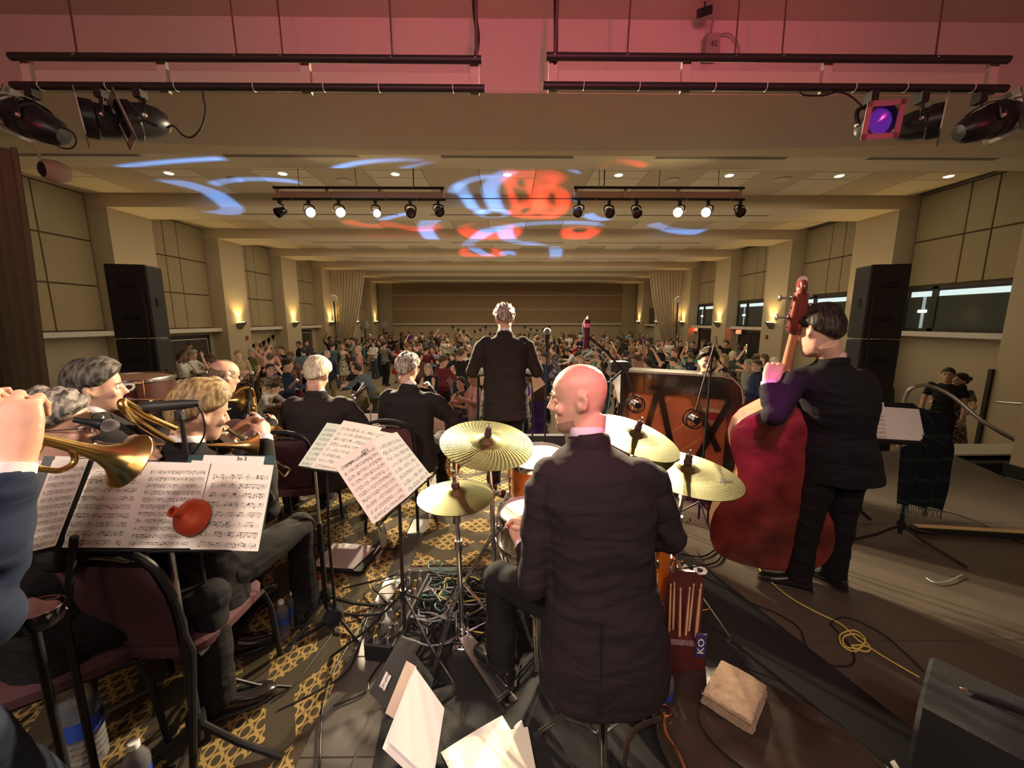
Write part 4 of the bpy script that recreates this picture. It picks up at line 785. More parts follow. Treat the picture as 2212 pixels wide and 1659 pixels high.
# conductor's stands
for i, (a, b, c, d, lab) in enumerate((((1036, 806), (1060, 802), (1060, 832), (1038, 832), 'left of the conductor'), ((1160, 806), (1178, 830), (1152, 848), (1148, 815), 'at the conductor\'s elbow'))):
    Y = 4.25; st_ = thing('music_stand', 'music stand '+('under the lit page beside the conductor\'s sleeve' if i == 0 else 'at the conductor\'s other elbow'), 'music stand', (PY(*a, Y).x, Y, 0)); quad(st_, 'desk', PY(a[0]-4, a[1]-4, Y+.02), PY(b[0]+3, b[1]-3, Y+.02), PY(c[0]+3, c[1]+5, Y+.01), PY(d[0]-3, d[1]+5, Y+.01), black_m, 0, th=.004)
    MB().tube([PY((c[0]+d[0])/2, (c[1]+d[1])/2, Y+.04), (PY(c[0], c[1], Y).x, Y+.04, .05)], .012, 8).obj('pole', black_m, st_); tripod(st_, (PY(c[0], c[1], Y).x, Y+.04), .14, .26, (.5, 2.6, 4.7))
    sheet('bright page beside the conductor\'s '+('hip' if i else 'forearm'), [PY(*a, Y), PY(*b, Y), PY(*c, Y), PY(*d, Y)], mus[i])
# bassist's stand
Y = 2.62; bl, br, tl, tr_ = PY(1852, 952, Y), PY(1990, 955, Y-.03), PY(1850, 868, Y+.12), PY(1972, 880, Y+.10)
d3, M3, W3, H3 = desk_stand('black music stand beside the bassist, plaid scarf hanging on it', bl, br, tl, tr_, (3.0, 2.76), .03, (3.2, .15, 5.0), .38, pole=.014, hub=.12)
sheet('blank white pages fanned on the bassist\'s stand', [PY(1895, 878, Y+.085), PY(1985, 884, Y+.08), PY(2001, 962, Y-.06), PY(1908, 950, Y-.01)], blank_m, .004); sheet('printed page beside the blank pages on the bassist\'s stand', [PY(1868, 866, Y+.11), PY(1909, 869, Y+.10), PY(1918, 950, Y-.02), PY(1870, 945, Y-.02)], mus[2])
MB().tube([PY(1890, 952, Y-.03)+V((0, 0, 0)), PY(1992, 958, Y-.05)], .018, 8).obj('lip_roll', black_m, d3)
plaid = cloth('plaid_green_wool', (.015, .045, .04)); 
def plaid_nodes():
    t = plaid.node_tree; N, L = t.nodes, t.links; b = N['Principled BSDF']; tc = N.new('ShaderNodeTexCoord'); outs = []
    for ax in (0, 2):
        sp = N.new('ShaderNodeSeparateXYZ'); L.new(tc.outputs['Object'], sp.inputs[0]); a = N.new('ShaderNodeMath'); a.operation = 'MULTIPLY'; a.inputs[1].default_value = 42; L.new(sp.outputs[ax], a.inputs[0]); s = N.new('ShaderNodeMath'); s.operation = 'SINE'; L.new(a.outputs[0], s.inputs[0]); outs.append(s.outputs[0])
    m = N.new('ShaderNodeMath'); m.operation = 'MAXIMUM'; L.new(outs[0], m.inputs[0]); L.new(outs[1], m.inputs[1]); cr = N.new('ShaderNodeValToRGB'); cr.color_ramp.elements[0].position = .80; cr.color_ramp.elements[0].color = (.003, .005, .009, 1); cr.color_ramp.elements[1].color = (.006, .022, .016, 1); L.new(m.outputs[0], cr.inputs[0]); L.new(cr.outputs[0], b.inputs['Base Color'])
plaid_nodes()
sc_ = thing('scarf', 'dark green plaid scarf with a fringe draped over the bassist\'s stand', 'scarf', tuple(PY(2000, 950, Y)))
pts = [(1985, 880, 2043, 893), (1992, 900, 2048, 912), (1998, 930, 2056, 936), (2000, 955, 2064, 962), (1955, 968, 2062, 975), (1950, 1010, 2052, 1012), (1945, 1050, 2045, 1052), (1940, 1088, 2030, 1100)]
g = MB(); n_r = len(pts)
def scf(u, v):
    k = v*(n_r-1); i = min(int(k), n_r-2); f = k-i; a = [pts[i][q]*(1-f)+pts[i+1][q]*f for q in range(4)]; yy = Y+.10-.2*min(v*2, 1)+.04*max(0, v-.5)
    p = PY(a[0]*(1-u)+a[2]*u, a[1]*(1-u)+a[3]*u, yy); return p+V((0, .02*sin(u*14+v*3), 0))
g.grid(scf, 22, 26); k0 = len(g.v); g.grid(lambda u, v: scf(u, v)+V((0, .008, 0)), 22, 26); g.obj('cloth', plaid, sc_)
g = MB()
for i in range(30):
    p = scf(i/29, 1); g.tube([p, p+V((random.uniform(-.006, .006), 0, -.03)), p+V((random.uniform(-.012, .012), 0, -.065))], .0022, 5)
g.obj('fringe', mat('wool_fringe', (.03, .05, .045), .9), sc_, kind='stuff')
# ---- trumpet builder along +Y, valves up (+Z)
def trumpet(label, O, D, up=(0, 0, 1), m=brass_m, sc=1, hatm=None):
    O = V(O); D = V(D).normalized(); x = D.cross(V(up)).normalized(); z = x.cross(D); T = Mx(((x.x*sc, D.x*sc, z.x*sc, O.x), (x.y*sc, D.y*sc, z.y*sc, O.y), (x.z*sc, D.z*sc, z.z*sc, O.z), (0, 0, 0, 1)))
    root = thing('trumpet', label, 'trumpet', tuple(O)); g = MB(T); R = .0058
    MB(T @ TR(rx=-pi/2)).lathe([(.0125, -.02), (.0135, -.018), (.012, -.006), (.005, .01), (.0045, .05), (.006, .065)], 18).obj('mouthpiece', chrome_m, root)
    g.tube([(0, .04, 0), (0, .37, 0)], R, 12); g.tube(spline([(0, .37, 0), (0, .395, -.004), (0, .408, -.024), (0, .395, -.044), (0, .37, -.048)], 5), R, 12); g.tube([(0, .37, -.048), (0, .26, -.048)], R, 12)
    g.tube(spline([(.01, .25, -.03), (.014, .17, -.055), (.014, .10, -.055), (.014, .075, -.04), (.014, .07, -.02), (.014, .085, 0), (.014, .12, .004)], 5), R, 12)
    g.obj('lead_pipe', m, root)
    prof = [(R, .12), (R*1.05, .26), (R*1.4, .34), (R*2.1, .40), (R*3.2, .435), (R*5.2, .462), (R*8, .478), (.0595, .488), (.0615, .490)]
    b = MB(T @ Mx(((1, 0, 0, .014), (0, 0, 1, 0), (0, -1, 0, .004), (0, 0, 0, 1)))); b.lathe(prof+[(.0615, .4915), (.057, .4885), (R*7.6, .476), (R*4.8, .459), (R*2.7, .43), (R*1.4, .38)], 40, cap=False); b.tube([V((.0615*cos(a), .0615*sin(a), .490)) for a in [2*pi*i/32 for i in range(32)]], .0016, 6, closed=True); b.obj('bell', m, root)
    for i, y in enumerate((.20, .225, .25)):
        v_ = MB(T); v_.cyl((.004, y, -.075), (.004, y, .028), .0105, 14); v_.cyl((.004, y, -.082), (.004, y, -.075), .008, 12); vo = v_.obj('valve', m if i != 1 else brassd_m, root); q = MB(T); q.cyl((.004, y, .028), (.004, y, .045), .0028, 8); q.cyl((.004, y, .045), (.004, y, .050), .0085, 12); q.obj('finger_button', chrome_m, vo)
    s = MB(T); s.tube(spline([(-.012, .25, -.03), (-.012, .29, -.03), (-.012, .31, -.04), (-.012, .29, -.052), (-.012, .25, -.052)], 4), R*.95, 10); s.tube([(0, .35, 0), (0, .35, -.048)], .0025, 6); s.tube([(0, .12, 0), (.012, .12, -.02)], .0025, 6); s.tube([(.012+.012*cos(a), .285, .014+.012*sin(a)) for a in [2*pi*i/14 for i in range(14)]], .002, 6, closed=True); s.obj('slide', brassd_m, root)
    return root
tO = PY(-75, 912, .76); tB = PY(264, 998, .97); trumpet('lacquered brass trumpet with its flared bell over the music pages', tB-(tB-tO).normalized()*.545, tB-tO, (-.1, 0, 1), sc=1.12)
gO = GM[2] @ V((0, .125, -.062)); gB = PY(300, 968, 1.62); trumpet('second brass trumpet played by the man with glasses', gO, V((.75, .62, -.22)), (0, 0, 1), m=brassd_m)
bO = BM[2] @ V((0, .125, -.062)); trumpet('upright-valved brass trumpet of the heavyset man', bO, V((.70, .70, -.16)))
# ---- trombone of the young player
tb = thing('trombone', 'brass trombone with a long slide held by the young man', 'trombone', tuple(PY(300, 890, 1.32)))
a0, a1 = PY(268, 872, 1.30), PY(372, 930, 1.45); b0, b1 = PY(300, 905, 1.30), PY(360, 960, 1.50)
loop = spline([PY(378, 925, 1.50), PY(320, 900, 1.40), PY(285, 878, 1.32), PY(266, 868, 1.28), PY(266, 880, 1.27), PY(290, 905, 1.31), PY(330, 932, 1.40), PY(372, 955, 1.50)], 6); MB().tube(loop, [.0105+.002*sin(i/len(loop)*pi) for i in range(len(loop))], 12).obj('tuning_slide', brass_m, tb)
bx = PY(478, 940, 1.95); dr_ = (PY(540, 955, 2.2)-PY(378, 925, 1.50)).normalized(); MB().tube([PY(378, 925, 1.50), PY(470, 940, 1.9)], [.0105, .016], 12).obj('bell_tube', brass_m, tb)
MB(AX(PY(470, 940, 1.9), dr_)).lathe([(.016, 0), (.022, .06), (.034, .12), (.060, .165), (.092, .19), (.106, .195), (.104, .198), (.058, .172), (.030, .125)], 36, cap=False).obj('bell', mat('silver_plate', (.75, .75, .76), .2, 1), tb)
yo = YG[2] @ V((0, .12, -.062)); e0 = PY(612, 1008, 2.35); g = MB(); g.tube([yo, e0], .0075, 10); g.tube([yo+V((.0, .12, -.075)), e0+V((0, 0, -.07))], .0075, 10); g.tube(spline([e0, e0+V((.02, .03, -.03)), e0+V((0, 0, -.07))], 5), .0075, 10); g.tube([lerp(yo, e0, .22), lerp(yo, e0, .22)+V((0, .02, -.075))], .006, 8); g.obj('hand_slide', mat('nickel', (.62, .58, .48), .25, 1), tb)
MB(AX(yo, yo-e0)).lathe([(.013, .02), (.014, .018), (.006, -.02), (.006, -.05)], 14).obj('mouthpiece', chrome_m, tb)
# ---- saxophones
def sax(label, top, bow, out, bellp, sc=1):
    root = thing('saxophone', label, 'saxophone', tuple(V(bow))); top, bow, out, bellp = map(V, (top, bow, out, bellp)); low = bow-V((0, 0, .03)); side = (out-bow)
    path = spline([top, lerp(top, bow, .5), bow, lerp(bow, out, .5)-V((0, 0, .05*sc)), out, lerp(out, bellp, .5), bellp], 8); n = len(path)
    MB().tube(path, [.011*sc+(.058*sc)*(i/(n-1))**2.1 for i in range(n)], 20, cap=False).obj('body', brass_m, root); e = (bellp-lerp(out, bellp, .5)).normalized(); MB(AX(bellp, e)).lathe([(.068*sc, -.01), (.082*sc, .01), (.086*sc, .013), (.080*sc, .008), (.062*sc, -.03), (.045*sc, -.09)], 28, cap=False).obj('bell_rim', brassd_m, root)
    MB().tube(spline([top, top+V((0, -.02, .06))*sc, top+V((-.03, -.07, .07))*sc, top+V((-.05, -.11, .04))*sc], 5), .010*sc, 10).obj('neck', brass_m, root); sd = side.normalized() if side.length else V((1, 0, 0))
    for i in range(11):
        p = lerp(top, bow, .12+.075*i); dd = V((0, -1, 0)); r_ = (.011+.002*i)*sc; MB(AX(p+dd*(.014+.0022*i)*sc+sd*.006*(-1)**i, dd)).lathe([(r_, 0), (r_, .004), (r_*.5, .007)], 14).obj('key', brassd_m, root)
    g = MB(); 
    for o in (-.02, .022): g.tube([lerp(top, bow, .1)+sd*o*sc+V((0, -.028*sc, 0)), lerp(top, bow, .95)+sd*o*sc*1.4+V((0, -.05*sc, 0))], .0022, 6)
    g.obj('key_rod', brassd_m, root); return root
sax('gold saxophone held upright beside the cropped-scalp man', PY(549, 858, 2.62), PY(560, 985, 2.55), PY(584, 992, 2.62), PY(588, 940, 2.80), 1.0)
sax('saxophone glimpsed behind the ride cymbal stand', PY(972, 960, 3.35), PY(966, 1015, 3.2), PY(984, 1020, 3.25), PY(990, 985, 3.35), .75)
# ---- double bass
bs = thing('double_bass', 'red-brown double bass leaning against the bassist, back turned out', 'double bass', tuple(PY(1660, 1210, 2.35)))
B0, B1 = PY(1648, 1206, 2.38), PY(1682, 862, 2.20); ax = (B1-B0).normalized(); L_ = (B1-B0).length; xn = V((1, -.36, 0)); xn = (xn-ax*xn.dot(ax)).normalized(); yn = ax.cross(xn)*1.0; yn = -yn if yn.y < 0 else yn
wood = mat('bass_varnish', (.16, .025, .021), .34, coat=.8, var=.65, vs=5.5, bump=.05, bs=20); rib = mat('bass_ribs_pale', (.34, .21, .11), .35, coat=.4, var=.15, vs=12)
W_ = [(0, .05), (.006, .15), (.03, .245), (.08, .305), (.16, .335), (.25, .338), (.34, .318), (.42, .275), (.49, .225), (.55, .198), (.60, .195), (.66, .212), (.73, .240), (.80, .250), (.87, .232), (.92, .19), (.96, .12), (.985, .07), (1, .035)]
WS = .98
def wat(s):
    for i in range(len(W_)-1):
        if s <= W_[i+1][0]: k = (s-W_[i][0])/(W_[i+1][0]-W_[i][0]); return (W_[i][1]*(1-k)+W_[i+1][1]*k)*WS
    return .035
ss = [i/60 for i in range(61)]; ss = sorted(set(ss+[.006, .015, .985]))
g = MB(); g.rings([(B0+ax*(L_*s)+yn*.0, xn, yn, wat(s)*.985, .085, .085) for s in ss], 48, 9); g.obj('ribs', rib, bs)
def plate(sgn, name, m):
    g = MB(); nn = 29
    f = lambda u, v: B0+ax*(L_*ss[int(round(v*(len(ss)-1)))])+xn*((2*u-1)*(wat(ss[int(round(v*(len(ss)-1)))])+.004))+yn*(sgn*(.083+.030*max(0, 1-(2*u-1)**2)**.8*min(1, wat(ss[int(round(v*(len(ss)-1)))])/.2)+.004))
    g.grid(f, nn, len(ss)); k = len(g.v); g.grid(lambda u, v: f(u, v)-yn*sgn*.006, nn, len(ss)); g.obj(name, m, bs)
plate(-1, 'back_plate', wood); plate(1, 'top_plate', wood)
S0, S1 = B1, PY(1716, 720, 2.12); g = MB(); g.rings([(S0-ax*.03-yn*.0, xn, yn, .034, .05, .06), (S0+ax*.02, xn, yn, .032, .045, .05), (lerp(S0, S1, .3), xn, yn, .026, .03, .028), (S1, xn, yn, .022, .028, .025)], 18, 2.2); g.obj('neck', mat('maple_neck', (.42, .17, .09), .4, coat=.3), bs)
H0, H1 = S1, PY(1731, 632, 2.08); g = MB(); g.rings([(H0, xn, yn, .024, .03, .03), (lerp(H0, H1, .1), xn, yn, .040, .035, .038), (lerp(H0, H1, .5), xn, yn, .038, .035, .040), (H1, xn, yn, .028, .03, .034)], 16, 4); g.obj('pegbox', wood, bs)
g = MB(); sp_ = []
for i in range(26): a = i/25*4.4*pi; r_ = .038*(1-i/25*.78); sp_.append(H1+ax*(.028+r_*cos(a))+yn*(r_*sin(a)-.005))
g.tube(sp_, [.020-.010*i/25 for i in range(26)], 10); g.obj('scroll', wood, bs)
for i in range(4):
    p = lerp(H0, H1, .18+.24*i); s = -1 if i % 2 else 1; g = MB(); g.cyl(p-xn*.05*s, p+xn*.085*s, .006, 8); g.cyl(p+xn*.045*s, p+xn*.05*s, .017, 12); g.ell(p+xn*.093*s, (.006, .016, .018), None, 10, 6); g.obj('tuning_peg', chrome_m, bs)
MB().tube([B0, B0-ax*.10], .007, 8).obj('endpin', chrome_m, bs); MB().rings([(lerp(S0, H0, t)+yn*.036-ax*(0 if t else .3), xn, yn, .022, .006, .006) for t in (0, 1)], 12, 3).obj('fingerboard', mat('ebony', (.015, .012, .012), .35), bs)
for i in range(4): MB().tube([H0+yn*.046+xn*(-.009+.006*i), B0+ax*L_*.2+yn*.16+xn*(-.02+.0135*i)], .0014, 5).obj('string', steel_m, bs)
# ---------------------------------------------------------------- furniture, gear and floor things
maroon = mat('maroon_upholstery', (.075, .028, .035), .85, bump=.3, bs=300, var=.15, vs=120)
def make_chair(label='banquet chair'):
    r = thing('banquet_chair', label, 'chair')
    g = MB(); g.rings([(V((0, 0, z)), V((1, 0, 0)), V((0, 1, 0)), a, f, f) for z, a, f in ((.40, .19, .19), (.41, .215, .21), (.445, .22, .215), (.465, .20, .20), (.472, .14, .14))], 24, 4); g.obj('seat', maroon, r)
    # back panel: plane tilted, with rounded top and a handle slot
    bm_ = lambda x, z, y=0: V((x, -.20-.10*(z-.45)/.45-y, z))
    out = [(-.17, .50), (-.195, .62), (-.20, .74), (-.185, .83), (-.14, .885), (-.07, .91), (0, .917), (.07, .91), (.14, .885), (.185, .83), (.20, .74), (.195, .62), (.17, .50)]
    g = MB(); low = [p for p in out]; cut = [(.12, .845), (.06, .862), (0, .867), (-.06, .862), (-.12, .845)]
    rows = [.49, .56, .64, .72, .79, .83, .85]; vs = []
    def hw(z):
        for i in range(6):
            if out[i][1] <= z <= out[i+1][1]: k = (z-out[i][1])/(out[i+1][1]-out[i][1]); return -(out[i][0]*(1-k)+out[i+1][0]*k)-.008
        return .16
    nu = 13
    for sgn, off in ((1, .018), (-1, -.020)):
        b0 = len(g.v); g.grid(lambda u, v: bm_((2*u-1)*hw(rows[int(round(v*6))]), rows[int(round(v*6))]-(.028*(abs(2*u-1)**2)*-1 if v == 1 else 0)*0+.0, sgn*(.016+.010*(1-(2*u-1)**2)*(1 if v < 1 else 0))), nu, 7)
    g.obj('back_panel', maroon, r)
    MB().tube([bm_(x, z) for x, z in spline([V((a, b, 0)) for a, b in out], 3) for _ in (0,)] if False else [bm_(p.x, p.y) for p in spline([V((a, b, 0)) for a, b in out], 3)], .0135, 8).obj('back_frame', black_m, r)
    h = MB(); h.tube([bm_(p.x, p.y) for p in spline([V((.10, .862, 0)), V((.05, .872, 0)), V((0, .875, 0)), V((-.05, .872, 0)), V((-.10, .862, 0))], 3)], .006, 6); h.obj('handle_rim', steel_m, r)
    for sx in (-1, 1):
        MB().tube([bm_(sx*.18, .52), (sx*.185, -.20, .44), (sx*.20, -.25, .20), (sx*.205, -.285, .01)], .0125, 8).obj('leg', black_m, r)
        MB().tube([(sx*.185, -.18, .40), (sx*.19, .18, .40), (sx*.20, .21, .30), (sx*.205, .235, .01)], .0125, 8).obj('leg', black_m, r)
    MB().tube([(-.19, .18, .39), (.19, .18, .39)], .010, 8).obj('stretcher', black_m, r); return r
ch0 = make_chair(); used = [0]
def chair(x, y, rz, label, group=None):
    o = ch0 if not used[0] else copy_tree(ch0); used[0] = 1; put(o, (x, y, 0), rz, 1, label, group)
def seatof(F): return F[0].location
for F, lab, dx, dy, rz in ((SB, 'maroon banquet chair under the silver-blond man', -.13, -.06, .10), (SCC, 'maroon banquet chair under the curly grey-haired man', -.09, -.08, .02), (SA, 'maroon banquet chair under the cropped-scalp man', 0, 0, -.1), (YG, 'maroon banquet chair under the young trombonist', -.02, -.05, -.05), (GM, 'maroon banquet chair under the man with glasses', 0, 0, -.9), (BM, 'maroon banquet chair under the heavyset man', 0, 0, -.7)):
    chair(seatof(F).x+dx, seatof(F).y+dy, rz, lab)
# folding chair and stool pieces right of the bassist
fc = thing('folding_chair', 'dark folding chair behind the bassist\'s stand', 'chair', (2.75, 3.3, 0)); g = MB()
for a, b in (((2.60, 3.35, .46), (3.02, 3.02, .02)), ((2.58, 3.15, .46), (2.75, 2.86, .02)), ((2.95, 3.45, .46), (3.10, 3.2, .02)), ((2.92, 3.2, .02), (2.62, 3.45, .46))): MB().tube([a, b], .012, 8).obj('leg', black_m, fc)
MB(TR((2.78, 3.35, .46), rz=.3)).box((-.2, -.2, -.015), (.2, .2, .02), .01).obj('seat', maroon, fc); MB(TR((2.85, 3.55, .62), rz=.3, rx=-.2)).box((-.2, -.012, 0), (.2, .012, .25), .01).obj('backrest', maroon, fc)
def simple_chair(x, y, z, rz, label):
    r = thing('side_chair', label, 'chair', (0, 0, 0)); MB().box((-.21, -.2, .43), (.21, .2, .47), .01).obj('seat', mat('dark_green_fabric', (.02, .035, .025), .9), r); MB(TR((0, -.22, .55), rx=.18)).box((-.2, -.015, 0), (.2, .015, .38), .012).obj('backrest', mat('dark_green_fabric', (.02, .035, .025), .9), r)
    for sx in (-1, 1):
        for sy in (-1, 1): MB().cyl((sx*.18, sy*.18, 0), (sx*.17, sy*.17, .44), .011, 8).obj('leg', black_m, r)
    put(r, (x, y, z), rz)
a = PZ(1905, 905, ZF+.45); simple_chair(a.x, a.y, ZF, 2.6, 'wall chair under the loudspeaker'); a = PZ(1985, 885, ZF+.45); simple_chair(a.x-.7, a.y, ZF, 2.9, 'wall chair behind the handrail bend')
# ---- piano back
Yp = 3.55; wA, wB = PY(1348, 815, 3.85), PY(1608, 800, 3.35); xd = (wB-wA); xd.z = 0; Lp = xd.length; xd.normalize(); nb = V((-xd.y, xd.x, 0)); Tp = Mx(((xd.x, nb.x, 0, wA.x), (xd.y, nb.y, 0, wA.y), (0, 0, 1, 0), (0, 0, 0, 1))); Hp = 1.165
pn = thing('piano', 'upright piano seen from its black-braced orange back', 'piano', (wA.x, wA.y, 0)); ebony = mat('piano_black', (.012, .010, .013), .2, coat=.6)
pr = [(0, .06), (Lp, .06), (Lp, Hp-.16), (Lp-.03, Hp-.06), (Lp-.10, Hp-.01), (Lp-.16, Hp), (0, Hp-.01)]
def vprism(T, poly, y0, y1): return MB(T @ Mx(((1, 0, 0, 0), (0, 0, -1, 0), (0, 1, 0, 0), (0, 0, 0, 1)))).prism(poly, -y1, -y0)
vprism(Tp, [(0, Hp-.20), (Lp-.05, Hp-.20), (Lp, Hp-.24), (Lp, Hp-.16), (Lp-.03, Hp-.06), (Lp-.10, Hp-.01), (Lp-.16, Hp), (0, Hp-.01)], -.01, .05).obj('top_beam', ebony, pn, False)
vprism(Tp, [(0, .04), (Lp, .04), (Lp, .16), (0, .16)], -.01, .05).obj('bottom_beam', ebony, pn, False); vprism(Tp, [(-.03, .04), (.05, .04), (.05, Hp-.02), (-.03, Hp-.02)], -.012, .05).obj('side_post', ebony, pn, False); vprism(Tp, [(Lp-.10, .04), (Lp+.01, .04), (Lp+.01, Hp-.14), (Lp-.10, Hp-.10)], -.012, .05).obj('side_post', ebony, pn, False)
vprism(Tp, [(p[0], p[1]) for p in pr], .052, .10).obj('soundboard', mat('soundboard_orange', (.62, .20, .09), .32, coat=.3, var=.2, vs=4), pn, False); vprism(Tp, [(0, .05), (Lp, .05), (Lp, Hp-.10), (Lp-.12, Hp), (0, Hp)], .10, .36).obj('case', ebony, pn, False)
vprism(Tp, pr, .36, .38).obj('case_edge', ebony, pn, False); MB(Tp).tube([(0, -.012, Hp), (Lp-.16, -.012, Hp+.005), (Lp-.08, -.012, Hp-.01), (Lp-.01, -.012, Hp-.08), (Lp+.012, -.012, Hp-.18), (Lp+.012, -.012, .3)], .010, 6).obj('edge_trim', steel_m, pn)
for (x0, z0, x1, z1) in ((Lp*.31, Hp-.20, Lp*.15, .16), (Lp*.34, Hp-.19, Lp*.56, .10), (Lp*.62, Hp-.20, Lp*.86, .48), (Lp*.92, Hp-.20, Lp*.58, .10), (0.03, .60, .16, .12)):
    d = V((x1-x0, 0, z1-z0)).normalized(); s = V((d.z, 0, -d.x))*.026; g = MB(Tp); P0, P1 = V((x0, 0, z0)), V((x1, 0, z1)); vs = [P0-s, P0+s, P1+s, P1-s]; g.add([v+V((0, y, 0)) for y in (-.005, .048) for v in vs], [(0, 1, 2, 3), (7, 6, 5, 4), (0, 4, 5, 1), (1, 5, 6, 2), (2, 6, 7, 3), (3, 7, 4, 0)]); g.obj('brace', ebony, pn, False)
for (x0, z0, x1, z1) in ((.06, .45, Lp*.42, .93), (Lp*.12, .30, Lp*.60, .72), (Lp*.30, .20, Lp*.72, .58)):
    d = V((x1-x0, 0, z1-z0)).normalized(); s = V((d.z, 0, -d.x))*.012; P0, P1 = V((x0, 0, z0)), V((x1, 0, z1)); g = MB(Tp); vs = [P0-s, P0+s, P1+s, P1-s]; g.add([v+V((0, y, 0)) for y in (.040, .053) for v in vs], [(0, 1, 2, 3), (7, 6, 5, 4), (0, 4, 5, 1), (1, 5, 6, 2), (2, 6, 7, 3), (3, 7, 4, 0)]); g.obj('rib', mat('rib_wood', (.70, .28, .14), .4), pn, False)
for i in range(19):
    x = Lp*.665+i*.0155; h = min(.36, (i+3)*.012+.10); MB(Tp).cyl((x, .035, Hp-.215), (x-.012, .035, Hp-.215-.10), .0025, 5).obj('string', steel_m, pn)
    MB(Tp).box((x-.009, .030, Hp-.335), (x+.003, .048, Hp-.30)).obj('hammer', mat('cream_felt', (.75, .66, .50), .8), pn, False); 
    if i < 15: MB(Tp).box((x-.006, .032, Hp-.40), (x+.004, .048, Hp-.345)).obj('damper', mat('red_felt', (.55, .03, .03), .8), pn, False)
    if i < 11: MB(Tp).box((x-.002, .034, Hp-.46), (x+.004, .047, Hp-.41)).obj('damper', MATS['cream_felt'], pn, False)
# microphones and stands round the piano
def mic_stand(label, base, pts, legs=(.5, 2.6, 4.7), r=.009, name='microphone_stand', spread=.26):
    root = thing(name, label, 'stand', (base[0], base[1], 0)); MB().tube([(base[0], base[1], .05)]+[tuple(p) for p in pts[:1]], r, 8).obj('pole', black_m, root)
    if len(pts) > 1: MB().tube(pts, r*.75, 8).obj('boom', black_m, root); MB().ell(pts[0], .02, None, 8, 6).obj('clamp', black_m, root)
    tripod(root, base, .20, spread, legs, black_m, .007); return root
def ballmic(label, p, d, m=None, L_=.15, r=.026):
    root = thing('microphone', label, 'microphone', tuple(V(p))); T = AX(p, d); MB(T).ell((0, 0, 0), (r, r, r*1.05), None, 16, 10).obj('grille', m or mat('grille_mesh', (.42, .42, .43), .35, .9, bump=.8, bs=900), root); MB(T).lathe([(r*.8, -.02), (r*.82, -.03), (r*.5, -L_*.6), (r*.4, -L_)], 14).obj('handle', black_m, root); return root
def shock(label, p):
    root = thing('microphone', label, 'microphone', tuple(p)); 
    for q in (-.03, .03): MB().tube([p+V((.07*cos(a), q, .07*sin(a))) for a in [2*pi*i/20 for i in range(20)]], .006, 6, closed=True).obj('ring', black_m, root)
    MB().cyl(p+V((0, -.06, 0)), p+V((0, .06, 0)), .028, 14).obj('capsule', black_m, root); g = MB()
    for i in range(6): a = i*pi/3; g.tube([p+V((.068*cos(a), -.03, .068*sin(a))), p+V((.028*cos(a), .03, .028*sin(a)))], .003, 5)
    g.obj('suspension', black_m, root, kind='stuff')
q = PY(1373, 873, 3.30); shock('shock-mounted microphone near the piano\'s low end', q); mic_stand('boom stand reaching down to the piano microphone', (PY(1338, 830, 3.3).x, 3.3), [PY(1341, 785, 3.3), PY(1352, 800, 3.3), PY(1371, 862, 3.3)])
q = PY(1498, 905, 2.95); shock('shock-mounted microphone before the middle of the piano', q); mic_stand('tall boom stand crossing the piano back', (PY(1525, 920, 3.0).x, 3.0), [PY(1535, 800, 3.0), PY(1543, 745, 3.0), PY(1515, 840, 2.97), PY(1501, 893, 2.95)])
st_ = PY(1543, 742, 3.0); 
mm = thing('microphone', 'tall maroon microphone standing above the drummer\'s head', 'microphone', tuple(PY(1268, 720, 2.6))); mdk = mat('maroon_anodised', (.10, .015, .045), .35, .6); a, b = PY(1266, 752, 2.6), PY(1269, 690, 2.6); MB().cyl(a, b, .019, 16).obj('tube', mdk, mm); MB().cyl(lerp(a, b, .72), lerp(a, b, .86), .0196, 16).obj('band', mat('pink_band', (.7, .12, .25), .5), mm); MB().cyl(b, PY(1270, 683, 2.6), .008, 10, .005).obj('cable_plug', steel_m, mm)
MB().tube(spline([PY(1270, 684, 2.6), PY(1262, 695, 2.61), PY(1259, 715, 2.61), PY(1266, 735, 2.62), PY(1290, 760, 2.62), PY(1316, 790, 2.6), PY(1318, 850, 2.6), PY(1310, 900, 2.6)], 5), .004, 6).obj('cable', mat('teal_cable', (.12, .25, .27), .5), mm)
mic_stand('boom stand holding the maroon overhead microphone', (PY(1312, 820, 2.6).x, 2.62), [PY(1312, 830, 2.62), PY(1345, 800, 2.60), PY(1310, 760, 2.60), PY(1272, 728, 2.6)], r=.012)
cm = thing('video_camera', 'black camera on a stand beside the maroon microphone boom', 'camera', tuple(PY(1338, 795, 2.9))); MB(TR(tuple(PY(1338, 792, 2.9)))).box((-.07, -.05, -.035), (.06, .06, .04), .01).obj('body', blackp_m, cm); MB().tube([PY(1344, 800, 2.9), (PY(1345, 900, 2.9).x, 2.9, .05)], .011, 8).obj('pole', black_m, cm)
pgs = sheet('grey folder turned edge-on beside the camera stand', [PY(1322, 816, 3.1), PY(1345, 806, 3.0), PY(1344, 880, 3.0), PY(1336, 868, 3.1)], mat('grey_card', (.42, .44, .45), .6), cat='folder', name='folder')
q = PY(1182, 716, 2.9); ballmic('silver vocal microphone on a thin pole beside the conductor', q, V((0, 0, 1))); rt = mic_stand('thin straight stand of the vocal microphone', (q.x-.01, 2.9), [q-V((0, 0, .14))], r=.007)
q = PY(923, 830, 3.6); ballmic('silver ball microphone by the curly-haired player\'s ear', q, V((-.4, -.3, .6))); mic_stand('tripod stand beside the seated couple of dancers', (PY(1030, 880, 4.3).x, 4.3), [PY(1033, 800, 4.3)], r=.014)
